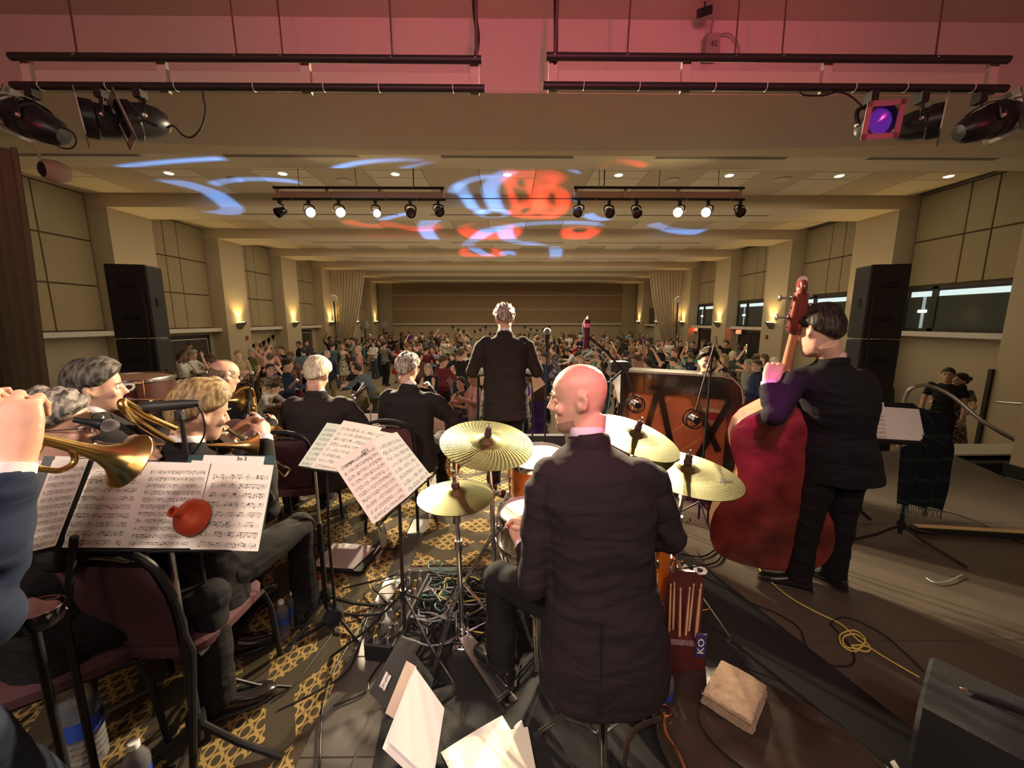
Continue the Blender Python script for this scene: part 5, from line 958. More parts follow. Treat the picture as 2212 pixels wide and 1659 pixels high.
q = PY(763, 858, 3.55); ballmic('silver ball microphone between the two grey-haired players', q, V((-.6, -.3, -.5))); MB().tube([q, PY(785, 826, 3.6), PY(800, 880, 3.7), (PY(800, 880, 3.7).x, 3.7, .3)], .006, 8).obj('gooseneck', steel_m, bpy.data.objects['microphone.004'] if 'microphone.004' in bpy.data.objects else None)
q = PY(636, 825, 3.4); t_ = thing('microphone', 'slim silver microphone at the silver-blond man\'s shoulder', 'microphone', tuple(q)); MB().cyl(PY(625, 838, 3.4), PY(642, 820, 3.4), .013, 12).obj('body', steel_m, t_)
q = PY(238, 920, 1.34); ballmic('grey ball microphone in front of the man with glasses', q, V((.85, .2, -.25)), L_=.10, r=.024); 
mc = bpy.data.objects[[o.name for o in bpy.data.objects if o.get('label') == 'grey ball microphone in front of the man with glasses'][0]]; MB().tube(spline([q+V((-.03, 0, .02)), PY(222, 900, 1.35), PY(205, 893, 1.36), PY(194, 900, 1.36), PY(190, 912, 1.36)], 5), .003, 6).obj('cable_loop', steel_m, mc)
lm = thing('microphone', 'large black microphone lying level behind the young man\'s head', 'microphone', tuple(PY(350, 878, 1.12))); a, b = PY(303, 881, 1.40), PY(412, 872, 1.43); MB(AX(a, b-a)).lathe([(.0, 0), (.020, .001), (.021, .004), (.021, .055), (.019, .058), (.018, .14), (.014, .17), (.011, .19)], 20).obj('body', blackp_m, lm); MB(AX(lerp(a, b, .76), b-a)).lathe([(.0172, 0), (.0155, .022)], 16).obj('band', mat('salmon_tape', (.75, .25, .15), .6), lm)
MB().tube(spline([b, PY(428, 880, 1.43), PY(440, 905, 1.43), PY(441, 940, 1.43), PY(420, 975, 1.43), PY(404, 990, 1.43)], 6), .0032, 6).obj('cable', black_m, lm); MB(AX(PY(388, 893, 1.42), V((0, 0, 1)))).box((-.014, -.014, -.025), (.014, .014, .012), .004).obj('clip', blackp_m, lm)
mic_stand('stand holding the large black microphone behind the young man', (PY(407, 1000, 1.44).x, 1.44), [PY(391, 900, 1.42)], r=.008)
g = ballmic('dark microphone held level at the frame edge over the trumpeter\'s hand', PY(24, 862, 1.0), V((1, .3, 0)), blackp_m, .22, .022)
m_ = ballmic('slender microphone upright beside the gold saxophone', PY(543, 806, 2.5), V((0, 0, 1)), mat('grey_grille', (.2, .2, .2), .5, .5), .10, .014); mic_stand('stand of the slender microphone by the gold saxophone', (PY(528, 960, 2.5).x, 2.48), [PY(531, 900, 2.49), PY(542, 830, 2.5)], r=.008)
q = PY(445, 770+35, 3.6); t_ = thing('microphone', 'grey microphone on a level boom behind the cropped-scalp man', 'microphone', tuple(q)); MB().cyl(PY(428, 822, 3.6), PY(450, 805, 3.6), .017, 12).obj('body', steel_m, t_); mic_stand('stand with a long level boom beneath the loudspeaker tower', (PY(352, 900, 3.6).x, 3.6), [PY(350, 818, 3.6), PY(325, 826, 3.6), PY(440, 812, 3.6)])
# floor wedge and speaker stand boxes
wd = thing('stage_monitor', 'black wedge monitor on the stage behind the conductor', 'speaker', (.35, 4.3, 0)); g = MB(TR((.36, 4.28, 0))); g.prism([(-.30, -.2), (.30, -.2), (.30, .2), (-.30, .2)], 0, .12); g.add([(-.30, -.2, .12), (.30, -.2, .12), (.30, .2, .12), (-.30, .2, .12), (-.28, -.02, .38), (.28, -.02, .38), (.28, .2, .34), (-.28, .2, .34)], [(0, 1, 5, 4), (1, 2, 6, 5), (2, 3, 7, 6), (3, 0, 4, 7), (4, 5, 6, 7)]); g.obj('cabinet', blackp_m, wd, False)
MB(TR((.36, 4.28, 0))).box((-.25, -.205, .03), (-.2, -.2, .05)).obj('badge', white_m, wd, False)
# loudspeaker towers
def tower(u0, u1, v0, Y, zb, label, sgn):
    a, b = PY(u0, v0, Y), PY(u1, v0, Y); w_ = .52; cx_ = (a.x+b.x)/2; r = thing('loudspeaker', label, 'speaker', (cx_, Y, ZF)); T = TR((cx_, Y, 0), rz=-sgn*.22); zt = a.z
    for i, (z0, z1) in enumerate(((zb, (zb+zt)/2-.01), ((zb+zt)/2+.01, zt))):
        c = MB(T); c.box((-w_/2, -.20, z0), (w_/2, .20, z1), .02); co = c.obj('cabinet', blackp_m, r, False)
        for zz in (z0+(z1-z0)*.28, z0+(z1-z0)*.72): g = MB(T); g.box((-.10, -.215, zz-.035), (.10, -.202, zz+.035), .01); g.obj('handle_cup', black_m, co, False)
        for s in (-1, 1):
            g = MB(T); g.box((s*(w_/2)-.01, -.05, (z0+z1)/2-.07), (s*(w_/2)+.012, .05, (z0+z1)/2+.07), .006); g.obj('bracket', black_m, co, False)
    g = MB(T); g.box((-.32, -.24, ZF), (.32, .24, zb-.02), .02); g.obj('subwoofer', blackp_m, r, False)
    g = MB(); s = -1*sgn; x = cx_+s*.29
    g.tube(spline([V((x, Y-.25, zt-.4)), V((x+s*.06, Y-.3, zt-.8)), V((x+s*.02, Y-.3, zb+.5)), V((x+s*.12, Y-.3, zb+.2)), V((x, Y-.3, zb))], 5), .012, 6); g.obj('cable', black_m, r)
    return r
tower(242, 333, 574, 6.2, .30, 'tall black loudspeaker tower before the panelled wall with the brass section', -1); tower(1862, 1954, 574, 6.2, .25, 'tall black loudspeaker tower behind the bassist', 1)
# big brown parade drum with a white initial
q = PY(272, 850, 3.1); pdm = drum('large brown concert drum with a white initial on its side', (q.x, 3.1, PY(272, 832, 2.75).z), .62, .55, mat('mahogany_lacquer', (.045, .010, .007), .35, coat=.4), 8, name='concert_drum', legs=False, hm=mat('brown_drum_head', (.13, .055, .03), .5))
for a in (.5, 2.6, 4.7): MB().tube([(q.x+.3*cos(a), 3.1+.3*sin(a), .70), (q.x+.33*cos(a), 3.1+.33*sin(a), .01)], .012, 8).obj('leg', chrome_m, pdm)
text('P', .16, Mx.Translation(V((q.x+.22, 3.1-.235, PY(320, 850, 2.8).z))) @ Mx.Rotation(.75, 4, 'Z') @ Mx.Rotation(pi/2, 4, 'X'), mat('white_paint', (.8, .8, .78), .5), 'initial', pdm, .003, .3)
# ---- rugs
car = mat('loop_carpet', (.085, .065, .04), .95, bump=.5, bs=600)
def carpet_nodes(m, s=1.0, rot=0):
    t = m.node_tree; N, L = t.nodes, t.links; b = N['Principled BSDF']
    def m_(op, *a):
        n = N.new('ShaderNodeMath'); n.operation = op
        for i, x in enumerate(a):
            if isinstance(x, (int, float)): n.inputs[i].default_value = x
            else: L.new(x, n.inputs[i])
        return n.outputs[0]
    tc = N.new('ShaderNodeTexCoord'); mp = N.new('ShaderNodeMapping'); mp.inputs['Rotation'].default_value = (0, 0, rot); L.new(tc.outputs['Object'], mp.inputs['Vector'])
    nz = N.new('ShaderNodeTexNoise'); nz.inputs['Scale'].default_value = 9; L.new(mp.outputs[0], nz.inputs['Vector']); ad = N.new('ShaderNodeVectorMath'); ad.operation = 'MULTIPLY_ADD'; L.new(nz.outputs['Color'], ad.inputs[0]); ad.inputs[1].default_value = (.02, .02, 0); L.new(mp.outputs[0], ad.inputs[2])
    sp = N.new('ShaderNodeSeparateXYZ'); L.new(ad.outputs[0], sp.inputs[0]); X, Y = sp.outputs[0], sp.outputs[1]
    cw, chh = .44, .24; row = m_('FLOOR', m_('DIVIDE', Y, chh)); xs = m_('ADD', X, m_('MULTIPLY', m_('FLOORED_MODULO', row, 2), cw/2)) if False else m_('ADD', X, m_('MULTIPLY', m_('MODULO', m_('ADD', row, 1000), 2), cw/2))
    px = m_('SUBTRACT', m_('FRACT', m_('ADD', m_('DIVIDE', xs, cw), 50)), .5); py = m_('SUBTRACT', m_('FRACT', m_('ADD', m_('DIVIDE', Y, chh), 50)), .5)
    env = m_('LESS_THAN', m_('ADD', m_('MULTIPLY', m_('ABSOLUTE', px), 1.55), m_('MULTIPLY', m_('ABSOLUTE', py), 1.45)), .74)
    ry = m_('MULTIPLY', py, 5.4); rr = m_('FLOOR', ry); qx = m_('SUBTRACT', m_('FRACT', m_('ADD', m_('ADD', m_('MULTIPLY', px, 6.4), m_('MULTIPLY', rr, .5)), 90)), .5); qy = m_('SUBTRACT', m_('FRACT', m_('ADD', ry, 30)), .5)
    f = m_('ADD', m_('POWER', m_('DIVIDE', m_('ABSOLUTE', qx), .52), 2), m_('POWER', m_('DIVIDE', m_('ABSOLUTE', qy), .56), 2)); k = m_('MULTIPLY', m_('MULTIPLY', m_('LESS_THAN', f, 1.0), m_('GREATER_THAN', f, .36)), env)
    mx = N.new('ShaderNodeMix'); mx.data_type = 'RGBA'; L.new(k, mx.inputs[0]); mx.inputs[6].default_value = (.045, .034, .018, 1); mx.inputs[7].default_value = (.34, .23, .075, 1); L.new(mx.outputs[2], b.inputs['Base Color'])
carpet_nodes(car, 1, pi/2); car2 = mat('loop_carpet_centre', (.085, .065, .04), .95, bump=.5, bs=600); carpet_nodes(car2, 1, 0)
def rug(label, poly, m, h=.008, z=.0015): r = MB().prism([(p[0], p[1]) for p in poly], z, z+h); return r.obj('rug', m, None, False, label=label, cat='rug')
rug('dark brown carpet with gold scroll motifs under the brass section', [(-7.2, -.6), (-.93, -.6), (-.80, 1.2), (-.80, 4.6), (-7.2, 4.6)][::1], car)
rug('brown carpet with gold scroll motifs beyond the drum kit', [(-.66, 2.46), (.95, 2.46), (.95, 4.6), (-.66, 4.6)], car2)
rub = mat('black_rubber_mat', (.009, .009, .010), .75, bump=.35, bs=260, var=.25, vs=5)
rug('black drum mat with white lettering under the kit', [(-.42, .35), (1.95, .35), (1.28, 2.62), (-.62, 2.30)], rub, .006, .004)
wp = mat('white_paint', (.8, .8, .78), .5); drr = bpy.data.objects['rug.002']
text('dw', .20, TR((1.22, 2.38, .0115), rz=pi-.20), wp, 'lettering', drr, .0006, .2, .004); text('drums', .06, TR((1.10, 2.42, .0115), rz=pi-.20), wp, 'lettering', drr, .0006); text('dw', .16, TR((1.36, 1.17, .0115), rz=.3), wp, 'lettering', drr, .0006, .2, .004)
# ---- cables
def cable(label, pts, r=.004, m=black_m, group=None, z=.012, k=6):
    ps = spline([V((p.x, p.y, z+(p.z if len(p) > 2 else 0))) for p in pts], k); return MB().tube(ps, r, 6).obj('cable', m, None, label=label, cat='cable', group=group)
F = lambda *a: [PZ(x, y) for x, y in a]
yel = mat('yellow_cable', (.60, .47, .12), .5); tealc = mat('teal_cable', (.12, .25, .27), .5)
cable('yellow cable running from the bass to the amplifier with a coil', F((1620, 1202), (1650, 1245), (1700, 1290), (1760, 1325), (1815, 1352), (1850, 1385), (1862, 1395), (1845, 1412), (1818, 1398), (1815, 1375), (1845, 1366), (1868, 1385), (1855, 1405), (1825, 1400), (1822, 1380), (1850, 1375), (1878, 1402), (1868, 1412), (1838, 1400), (1870, 1400), (1900, 1418), (1940, 1442), (1985, 1468)), .0045, yel)
cable('thin black cable curving on the deck beside the yellow coil', F((1510, 1215), (1560, 1260), (1610, 1300), (1680, 1330), (1725, 1360), (1745, 1405), (1790, 1440), (1840, 1440), (1842, 1410), (1815, 1375), (1795, 1350), (1830, 1338), (1900, 1370), (1960, 1420), (1995, 1455)), .0035)
cable('thin black cable trailing from the wall to the far pier', F((1980, 1100), (2050, 1110), (2110, 1130), (2170, 1160), (2240, 1190)), .004); cable('pale cord curling from the foot of the bassist\'s stand', F((2000, 1252), (2020, 1262), (2050, 1258), (2078, 1245)), .003, mat('pale_cord', (.45, .60, .52), .6))
cable('black cables looping on the deck behind the floor tom', F((1470, 1200), (1520, 1205), (1560, 1180), (1550, 1215), (1500, 1228), (1440, 1235)), .006); cable('cable lying along the edge of the drum mat', F((1500, 1190), (1540, 1250), (1620, 1330), (1700, 1390)), .003)
random.seed(11)
cen = PZ(960, 1290); cols = [(black_m, 'black cable in the tangle beside the hi-hat', 20), (tealc, 'teal cable in the tangle beside the hi-hat', 5), (yel, 'yellow cable in the tangle beside the hi-hat', 2), (mat('grey_cable', (.3, .3, .31), .5), 'grey cable in the tangle beside the hi-hat', 4)]
for m_, lab, n_ in cols:
    for i in range(n_):
        c0 = PZ(random.uniform(860, 1040), random.uniform(1235, 1385)); rr = random.uniform(.06, .17); a0 = random.uniform(0, 6.28); pts = []
        for q in range(random.randint(10, 18)):
            a = a0+q*.62; w_ = rr*random.uniform(.8, 1.15); pts.append(V((c0.x+w_*cos(a)*1.1+.012*q, c0.y+w_*sin(a)*.8, random.uniform(0, .035))))
        cable(lab, pts, random.choice((.003, .004, .0045)), m_, 'cables of the tangle beside the hi-hat' if n_ > 1 else None, .012+random.uniform(0, .03), 5)
for i, ps in enumerate((((830, 1420), (760, 1330), (700, 1400), (640, 1480), (590, 1520)), ((905, 1360), (820, 1310), (740, 1420), (700, 1520), (690, 1659), (680, 1700)), ((870, 1300), (800, 1330), (760, 1440), (700, 1490), (600, 1540)), ((1000, 1250), (900, 1240), (800, 1260), (740, 1275)), ((900, 1330), (850, 1400), (800, 1470), (790, 1500), (720, 1530)), ((860, 1190), (750, 1185), (640, 1180), (600, 1210)))): cable(('black cable running from the stage box out under the young man\'s chair', 'black cable hanging off the carpet edge toward the bottom of the frame', 'black cable swinging wide over the carpet below the folding stand', 'thin black cable reaching back to the open binder', 'short black cable looping by the folded black folder', 'thin black cable passing the conical metal mute')[i], F(*ps), .0042, black_m)
# ---- floor things on the left
def lathe_thing(name, label, cat, p, prof, m, part, n=28, T=None, group=None):
    r = thing(name, label, cat, (p.x, p.y, 0), group); MB((Mx.Translation(V((p.x, p.y, .0125)))) @ (T or Mx.Identity(4))).lathe(prof, n).obj(part, m, r); return r
pet = mat('clear_plastic', (.80, .82, .90), .08, tr=.8, ior=1.3, alpha=.55); capm = mat('bottle_cap_white', (.85, .85, .85), .4); labm = mat('blue_label', (.03, .07, .40), .4)
def bottle(label, p, s=1.0, group=None, z=.011):
    r = thing('water_bottle', label, 'bottle', (p.x, p.y, z), group); T = Mx.Translation(V((p.x, p.y, z))) @ Mx.Scale(s, 4)
    pf = [(.0, .002), (.024, 0), (.031, .006)]
    for i in range(7): zz = .014+i*.014; pf += [(.0325, zz), (.030, zz+.007)]
    pf += [(.0325, .115), (.0325, .150), (.028, .168), (.018, .185), (.0125, .192), (.0125, .198)]
    MB(T).lathe(pf, 28, cap=False).obj('bottle_wall', pet, r); MB(T).lathe([(.0142, .193), (.0145, .208), (.013, .211), (0, .211)], 20, cap=False).obj('cap', capm, r); MB(T).lathe([(.0333, .085), (.0333, .125)], 28, cap=False).obj('label_band', labm, r); return r
bottle('small water bottle standing in front of its twin beside the chair leg', PZ(615, 1378)); bottle('small water bottle just behind its twin beside the chair leg', PZ(640, 1355)); bottle('water bottle beside the leather stick bag', PZ(1432, 1548), 1.08); bottle('small water bottle with a blue label at the lower frame edge', PZ(312, 1735), 1.15)
b_ = PZ(195, 1650); bottle('large soft-sided water bottle beside the stand foot', b_, 1.75); bottle('water bottle behind the rack tom stand', PZ(1097, 1108), .9)
cone_m = mat('mute_cardboard', (.66, .50, .46), .7, var=.06); 
p = PZ(700, 1300); lathe_thing('bowl', 'cream bowl holding a red-tipped straight mute', 'bowl', p, [(0, 0), (.04, 0), (.066, .05), (.070, .055), (.064, .052), (.038, .006), (0, .006)], mat('cream_ceramic', (.66, .60, .42), .4), 'bowl_body'); r = lathe_thing('straight_mute', 'speckled straight mute with a red tip standing in the bowl', 'mute', p, [(.030, .004), (.034, .008), (.014, .155), (.010, .157)], cone_m, 'cone', T=TR(rx=.05, ry=-.06)); MB(Mx.Translation(V((p.x, p.y, .0125))) @ TR(rx=.05, ry=-.06)).lathe([(.0150, .148), (.0152, .166), (.008, .169)], 20).obj('tip', red_m, r)
p = PZ(664, 1232); lathe_thing('mute', 'conical metal mute with a flared rim on the carpet', 'mute', p, [(.052, 0), (.054, .004), (.044, .02), (.026, .06), (.016, .12), (.013, .145), (.010, .146)], steel_m, 'cone')
p = PZ(312, 1395); r = lathe_thing('straight_mute', 'white straight mute with a red rim standing on the carpet', 'mute', p, [(.046, .004), (.046, .01), (.018, .215), (.014, .218)], mat('mute_white', (.72, .68, .66), .6), 'cone'); T_ = Mx.Translation(V((p.x, p.y, .0125))); MB(T_).lathe([(.047, 0), (.0475, .012)], 24).obj('rim', red_m, r); MB(T_).lathe([(.0185, .205), (.0185, .220)], 20).obj('tip', red_m, r); MB(T_).lathe([(.0335, .12), (.031, .148)], 24).obj('band', black_m, r)
p = PZ(500, 1325); r = thing('mute', 'red and white conical mute lying on its side under the young man\'s chair', 'mute', (p.x, p.y, .03)); MB(AX((p.x, p.y, .04), V((1, -.45, .02)))).lathe([(.018, 0), (.024, .05), (.030, .06)], 20).obj('tip', red_m, r); MB(AX((p.x, p.y, .04), V((1, -.45, .02)))).lathe([(.030, .06), (.038, .11)], 20).obj('cone', MATS['mute_white'], r)
p = PZ(345, 1330); lathe_thing('cup_mute', 'grey-brimmed dark cup mute lying beneath the big stand', 'mute', p, [(.0, 0), (.05, 0), (.075, .05), (.078, .055), (.05, .065), (.0, .066)], mat('dark_cup', (.03, .02, .03), .4), 'cup')
p = PZ(195, 1420); MB(TR((p.x, p.y, .0105), rz=.1)).box((-.04, -.03, 0), (.04, .03, .001)).obj('card', blank_m, None, False, label='small white card lying on the dark carpet', cat='card')
# dark bowl with cloth at the left edge on a stand
q = PY(68, 1325, .98); r = thing('cup_mute', 'glossy dark cup mute holding a pink cloth at the frame edge', 'mute', tuple(q)); T_ = Mx.Translation(q) @ TR(rx=-.12); MB(T_).lathe([(0, -.035), (.058, -.035), (.063, -.028), (.064, .012), (.060, .014), (.055, -.02), (0, -.025)], 32).obj('cup', mat('glossy_black', (.012, .008, .015), .12, coat=.6), r); MB(T_).tube([(.064*cos(a), .064*sin(a), .013) for a in [2*pi*i/28 for i in range(28)]], .0025, 6, closed=True).obj('rim', chrome_m, r)
cl_ = thing('cloth', 'pale pink cloth crumpled in the dark cup', 'cloth', tuple(q)); g = MB(T_ @ TR((-.012, .01, .018))); g.grid(lambda u, v: V(((u-.5)*.11, (v-.5)*.08, .012*sin(u*9)*cos(v*7)+.010-.05*((u-.5)**2+(v-.5)**2)*2)), 18, 14); k0 = len(g.v); g.grid(lambda u, v: V(((u-.5)*.11, (v-.5)*.08, .012*sin(u*9)*cos(v*7)+.008-.05*((u-.5)**2+(v-.5)**2)*2)), 18, 14); g.obj('fold', mat('pink_cloth', (.62, .45, .42), .9), cl_)
mp_ = thing('mute_stand', 'slim black stand holding the dark cup at the frame edge', 'stand', (q.x, q.y, 0)); MB().cyl((q.x, q.y, .03), q-V((0, 0, .037)), .011, 10).obj('pole', black_m, mp_); tripod(mp_, (q.x, q.y), .18, .2, (.5, 2.6, 4.7))
# folder with papers on the carpet
c0 = PZ(745, 1212); T_ = TR((c0.x, c0.y, .0105), rz=-.12); r = thing('binder', 'open black binder lying on the carpet under loose white pages', 'binder', (c0.x, c0.y, 0)); MB(T_).box((-.17, -.14, 0), (.19, .17, .018), .004).obj('cover', blackp_m, r, False)
s_ = thing('sheet_music', 'white pages lying on the black binder', 'sheet music', (c0.x, c0.y, .03)); MB(T_).box((-.165, -.12, .0185), (.12, .15, .024)).obj('page', blank_m, s_, False); MB(T_ @ TR((.02, .02, 0), rz=-.15)).box((-.14, -.13, .0245), (.13, .12, .026)).obj('page', mat('page_lilac', (.66, .62, .66), .7), s_, False)
# snake box
a = PZ(815, 1440); sb = thing('stage_box', 'black stage box full of plugged connectors at the carpet edge', 'stage box', (-.60, 1.95, 0)); T_ = TR((-.60, 1.98, .0), rz=-.12); MB(T_).box((-.075, -.29, .003), (.075, .29, .10), .008).obj('box', black_m, sb, False)
for i in range(12):
    x, y = -.035+.07*(i % 2), -.25+.09*(i//2); g = MB(T_); g.cyl((x, y, .10), (x, y, .118), .014, 12); po = g.obj('socket', chrome_m, sb); MB(T_).cyl((x, y, .118), (x+.01, y+.01, .16), .009, 10).obj('plug', steel_m if i % 3 else brass_m, po)
# drum book, papers
A_, B_, C_, D_ = PZ(862, 1370, .30), PZ(880, 1372, .30), PZ(900, 1560, .06), PZ(815, 1490, .06)
bk = thing('folder', 'black stand desk folded down beside the throne, tagged with a white label', 'folder', (-.5, 1.6, 0)); quad(bk, 'panel', PY(866, 1372, 1.62), PY(937, 1465, 1.46), PY(905, 1600, 1.28), PY(797, 1495, 1.41), blackp_m, 0, th=.008); 

q1, q2, q3, q4 = [p+V((0, -.010, .010)) for p in (PY(836, 1450, 1.47), PY(847, 1460, 1.455), PY(832, 1492, 1.41), PY(821, 1482, 1.425))]; quad(bk, 'label_tag', q1, q2, q3, q4, blank_m)
text('Drums', .020, FR((q1+q2+q3+q4)/4+V((0, -.003, .002)), q1-q4, q1-q2) , mat('black_ink', (.02, .02, .02), .6), 'lettering', bk)
s1 = sheet('buff title page in the drummer\'s folder', [PY(878, 1427, 1.50), PY(900, 1440, 1.47), PY(862, 1560, 1.31), PY(832, 1540, 1.33)], mat('buff_paper', (.66, .52, .42), .7), 0, 'papers', 'paper_stack'); s2 = thing('paper_stack', 'thick stack of white pages leaning in the drummer\'s folder', 'papers', tuple(PY(900, 1550, 1.45)))
for i in range(4): o_ = V((.006*i, .004*i, .006*i)); quad(s2, 'page', PY(897, 1441+2*i, 1.44)-o_, PY(960, 1530+i, 1.31)-o_, PY(935, 1690, 1.12)-o_, PY(838, 1600, 1.23)-o_, blank_m if i != 1 else MATS['page_lilac'], .003)
lp = thing('loose_paper', 'blank loose sheets fanned on the mat beside the throne', 'papers', tuple(PZ(1070, 1640)))
for i, (ps, z) in enumerate((((952, 1625, 1085, 1545, 1130, 1620, 1000, 1720), .018), ((995, 1598, 1140, 1570, 1165, 1700, 1010, 1740), .026), ((1110, 1570, 1127, 1555, 1165, 1690, 1140, 1700), .014))):
    q = [PZ(ps[2*k], ps[2*k+1], z) for k in range(4)]; quad(lp, 'sheet', q[0], q[1], q[2], q[3], blank_m if i != 1 else mat('cream_paper', (.80, .76, .62), .75), .004)
# stick bag with sticks
sbg = thing('stick_bag', 'dark maroon leather stick bag standing open behind the bottle', 'bag', (.82, 1.62, 0)); lea = mat('oxblood_leather', (.085, .018, .018), .4, bump=.2, bs=60); T_ = TR((.80, 1.58, .012), rz=-.12) @ Mx.Diagonal((.78, 1, 1.06, 1))
MB(T_).box((-.10, -.045, 0), (.12, .045, .22), .015).obj('pouch', lea, sbg); MB(T_).rings([(V((.01, .05+.012*0, z)), V((1, 0, 0)), V((0, 1, 0)), w_, .007, .007) for z, w_ in ((.0, .10), (.20, .11), (.38, .11), (.46, .095), (.49, .05))], 18, 3).obj('flap', lea, sbg)
stick = mat('hickory', (.62, .36, .20), .5)
for i in range(7):
    x = -.07+.026*i; d = V((random.uniform(-.05, .06), .04, 1)).normalized(); T2 = T_ @ AX((x, random.uniform(-.02, .03), .05), d); s = MB(T2); s.lathe([(.007, 0), (.0072, .26), (.0045, .36), (.0035, .372), (.0055, .380), (.0045, .388), (0, .390)], 12)
    r = thing('drumstick', 'pale hickory drumstick in the maroon stick bag', 'drumstick', tuple(T2.translation), 'drumsticks standing in the stick bag'); s.obj('shaft', stick, r)
bt = thing('drum_brush', 'rolled pack with white block letters in the stick bag', 'brush', tuple(T_ @ V((.07, -.03, .2)))); MB(T_).box((.045, -.052, .16), (.105, -.046, .27), .002).obj('sleeve', mat('navy_sleeve', (.04, .03, .12), .5), bt, False); text('KO', .05, T_ @ TR((.075, -.054, .215), rx=pi/2) @ Mx.Rotation(pi/2, 4, 'Z'), wp, 'lettering', bt)
# cymbal bag + towel
ob = PZ(1640, 1590); leb = mat('dark_leather', (.050, .034, .027), .33, bump=.35, bs=12, coat=.3, var=.3, vs=6)
cb = thing('cymbal_bag', 'round dark brown leather cymbal bag lying on the mat', 'bag', (.90, 1.28, 0)); T_ = TR((.965, 1.19, .014), rz=-.75) @ Mx.Diagonal((1.28, 1.28, 1.0, 1))
def bagr(t): return .30
g = MB(T_); g.rings([(V((0, 0, z)), V((1, 0, 0)), V((0, 1, 0)), a*1.05, a*.86, a*.86) for z, a in ((0, .25), (.01, .285), (.05, .30), (.085, .29), (.11, .25), (.125, .18), (.13, .08), (.13, .01))], 44, 2.3); g.obj('bag_body', leb, cb)
g = MB(T_); g.rings([(V((.035, 0, z)), V((1, 0, 0)), V((0, 1, 0)), a*1.0, a*.62, a*.62) for z, a in ((.10, .21), (.145, .225), (.165, .20), (.172, .14), (.173, .02))], 40, 3.2); g.obj('pocket', leb, cb)
MB(T_).tube([(.318*cos(a), .262*sin(a), .065) for a in [2*pi*i/48 for i in range(48)]], .0075, 8, closed=True).obj('piping', leb, cb)
for x, y in ((-.11, -.03), (.16, -.10)): MB(T_ @ TR((x, y, .166))).lathe([(.030, 0), (.030, .006), (.012, .008), (.011, .013), (0, .015)], 20).obj('snap', leb, cb); MB(T_ @ TR((x, y, .178))).lathe([(.008, 0), (.007, .005), (0, .006)], 14).obj('rivet', mat('gold_metal', (.85, .55, .25), .25, 1), cb)
gm_ = MATS['gold_metal']; g = MB(T_); g.tube(spline([V((-.27, -.10, .10)), V((-.24, -.17, .12)), V((-.19, -.21, .13)), V((-.14, -.25, .10))], 5), .006, 8); g.obj('strap_clip', gm_, cb); MB(T_).tube([(-.27+.018*cos(a), -.10+.018*sin(a), .115) for a in [2*pi*i/16 for i in range(16)]], .0035, 6, closed=True).obj('ring', gm_, cb); MB(T_).tube([(-.29+.016*cos(a), .14+.016*sin(a), .09) for a in [2*pi*i/16 for i in range(16)]], .0035, 6, closed=True).obj('ring', gm_, cb)
MB(T_).tube(spline([V((-.27, -.12, .10)), V((-.33, -.2, .06)), V((-.30, -.30, .03)), V((-.20, -.36, .02))], 5), [(.004, .016)]*16, 8).obj('strap', leb, cb)
tw = thing('towel', 'pinkish tan terry towel folded on the leather bag', 'towel', tuple(T_ @ V((-.02, .05, .18)))); tm = mat('terry_cloth', (.60, .42, .29), .95, bump=1.0, bs=420, var=.12, vs=40); T2 = TR((.885, 1.315, .190), rz=-.80) @ Mx.Diagonal((1.22, 1, 1, 1)); g = MB(T2)
for k in range(3): g.rings([(V((0, y, .010+.019*k+.004*sin(y*30+k))), V((1, 0, 0)), V((0, 0, 1)), .075-.003*k, .011, .011) for y in [-.105+.0175*i for i in range(13)]], 22, 4)
mobj('towel_fold', remesh(g, .0035, 1, (), .003, 30), tm, tw); MB(T2).tube([(-.07, -.108, .05), (-.02, -.110, .052), (.03, -.109, .05), (.07, -.107, .048)], .004, 6).obj('hem', tm, tw)
# amplifier
am = thing('amplifier', 'black carpeted amplifier with a strap handle in the corner', 'amplifier', (1.75, 1.05, 0)); a0, a1, a2 = PZ(2010, 1413, .42), PZ(1955, 1555, .42), PZ(2300, 1545, .42)
ex = (a2-a0); ex.z = 0; Lx = .60; ex.normalize(); ey = V((ex.y, -ex.x, 0)); Ta = Mx(((ex.x, ey.x, 0, a0.x), (ex.y, ey.y, 0, a0.y), (0, 0, 1, 0), (0, 0, 0, 1))); amm = mat('amp_carpet', (.020, .020, .022), .9, bump=.6, bs=500)
MB(Ta).box((0, -.0, .002), (Lx, .30, .42), .012).obj('cabinet', amm, am); h = MB(Ta); h.tube(spline([V((.10, .13, .425)), V((.14, .13, .438)), V((.25, .13, .452)), V((.36, .13, .438)), V((.40, .13, .425))], 5), [(.005, .016)]*21, 8); h.obj('handle', blackp_m, am)
for x in (.095, .405): MB(Ta @ TR((x, .13, .421))).lathe([(.016, 0), (.016, .006), (.006, .009), (0, .010)], 16).obj('screw_plate', chrome_m, am)
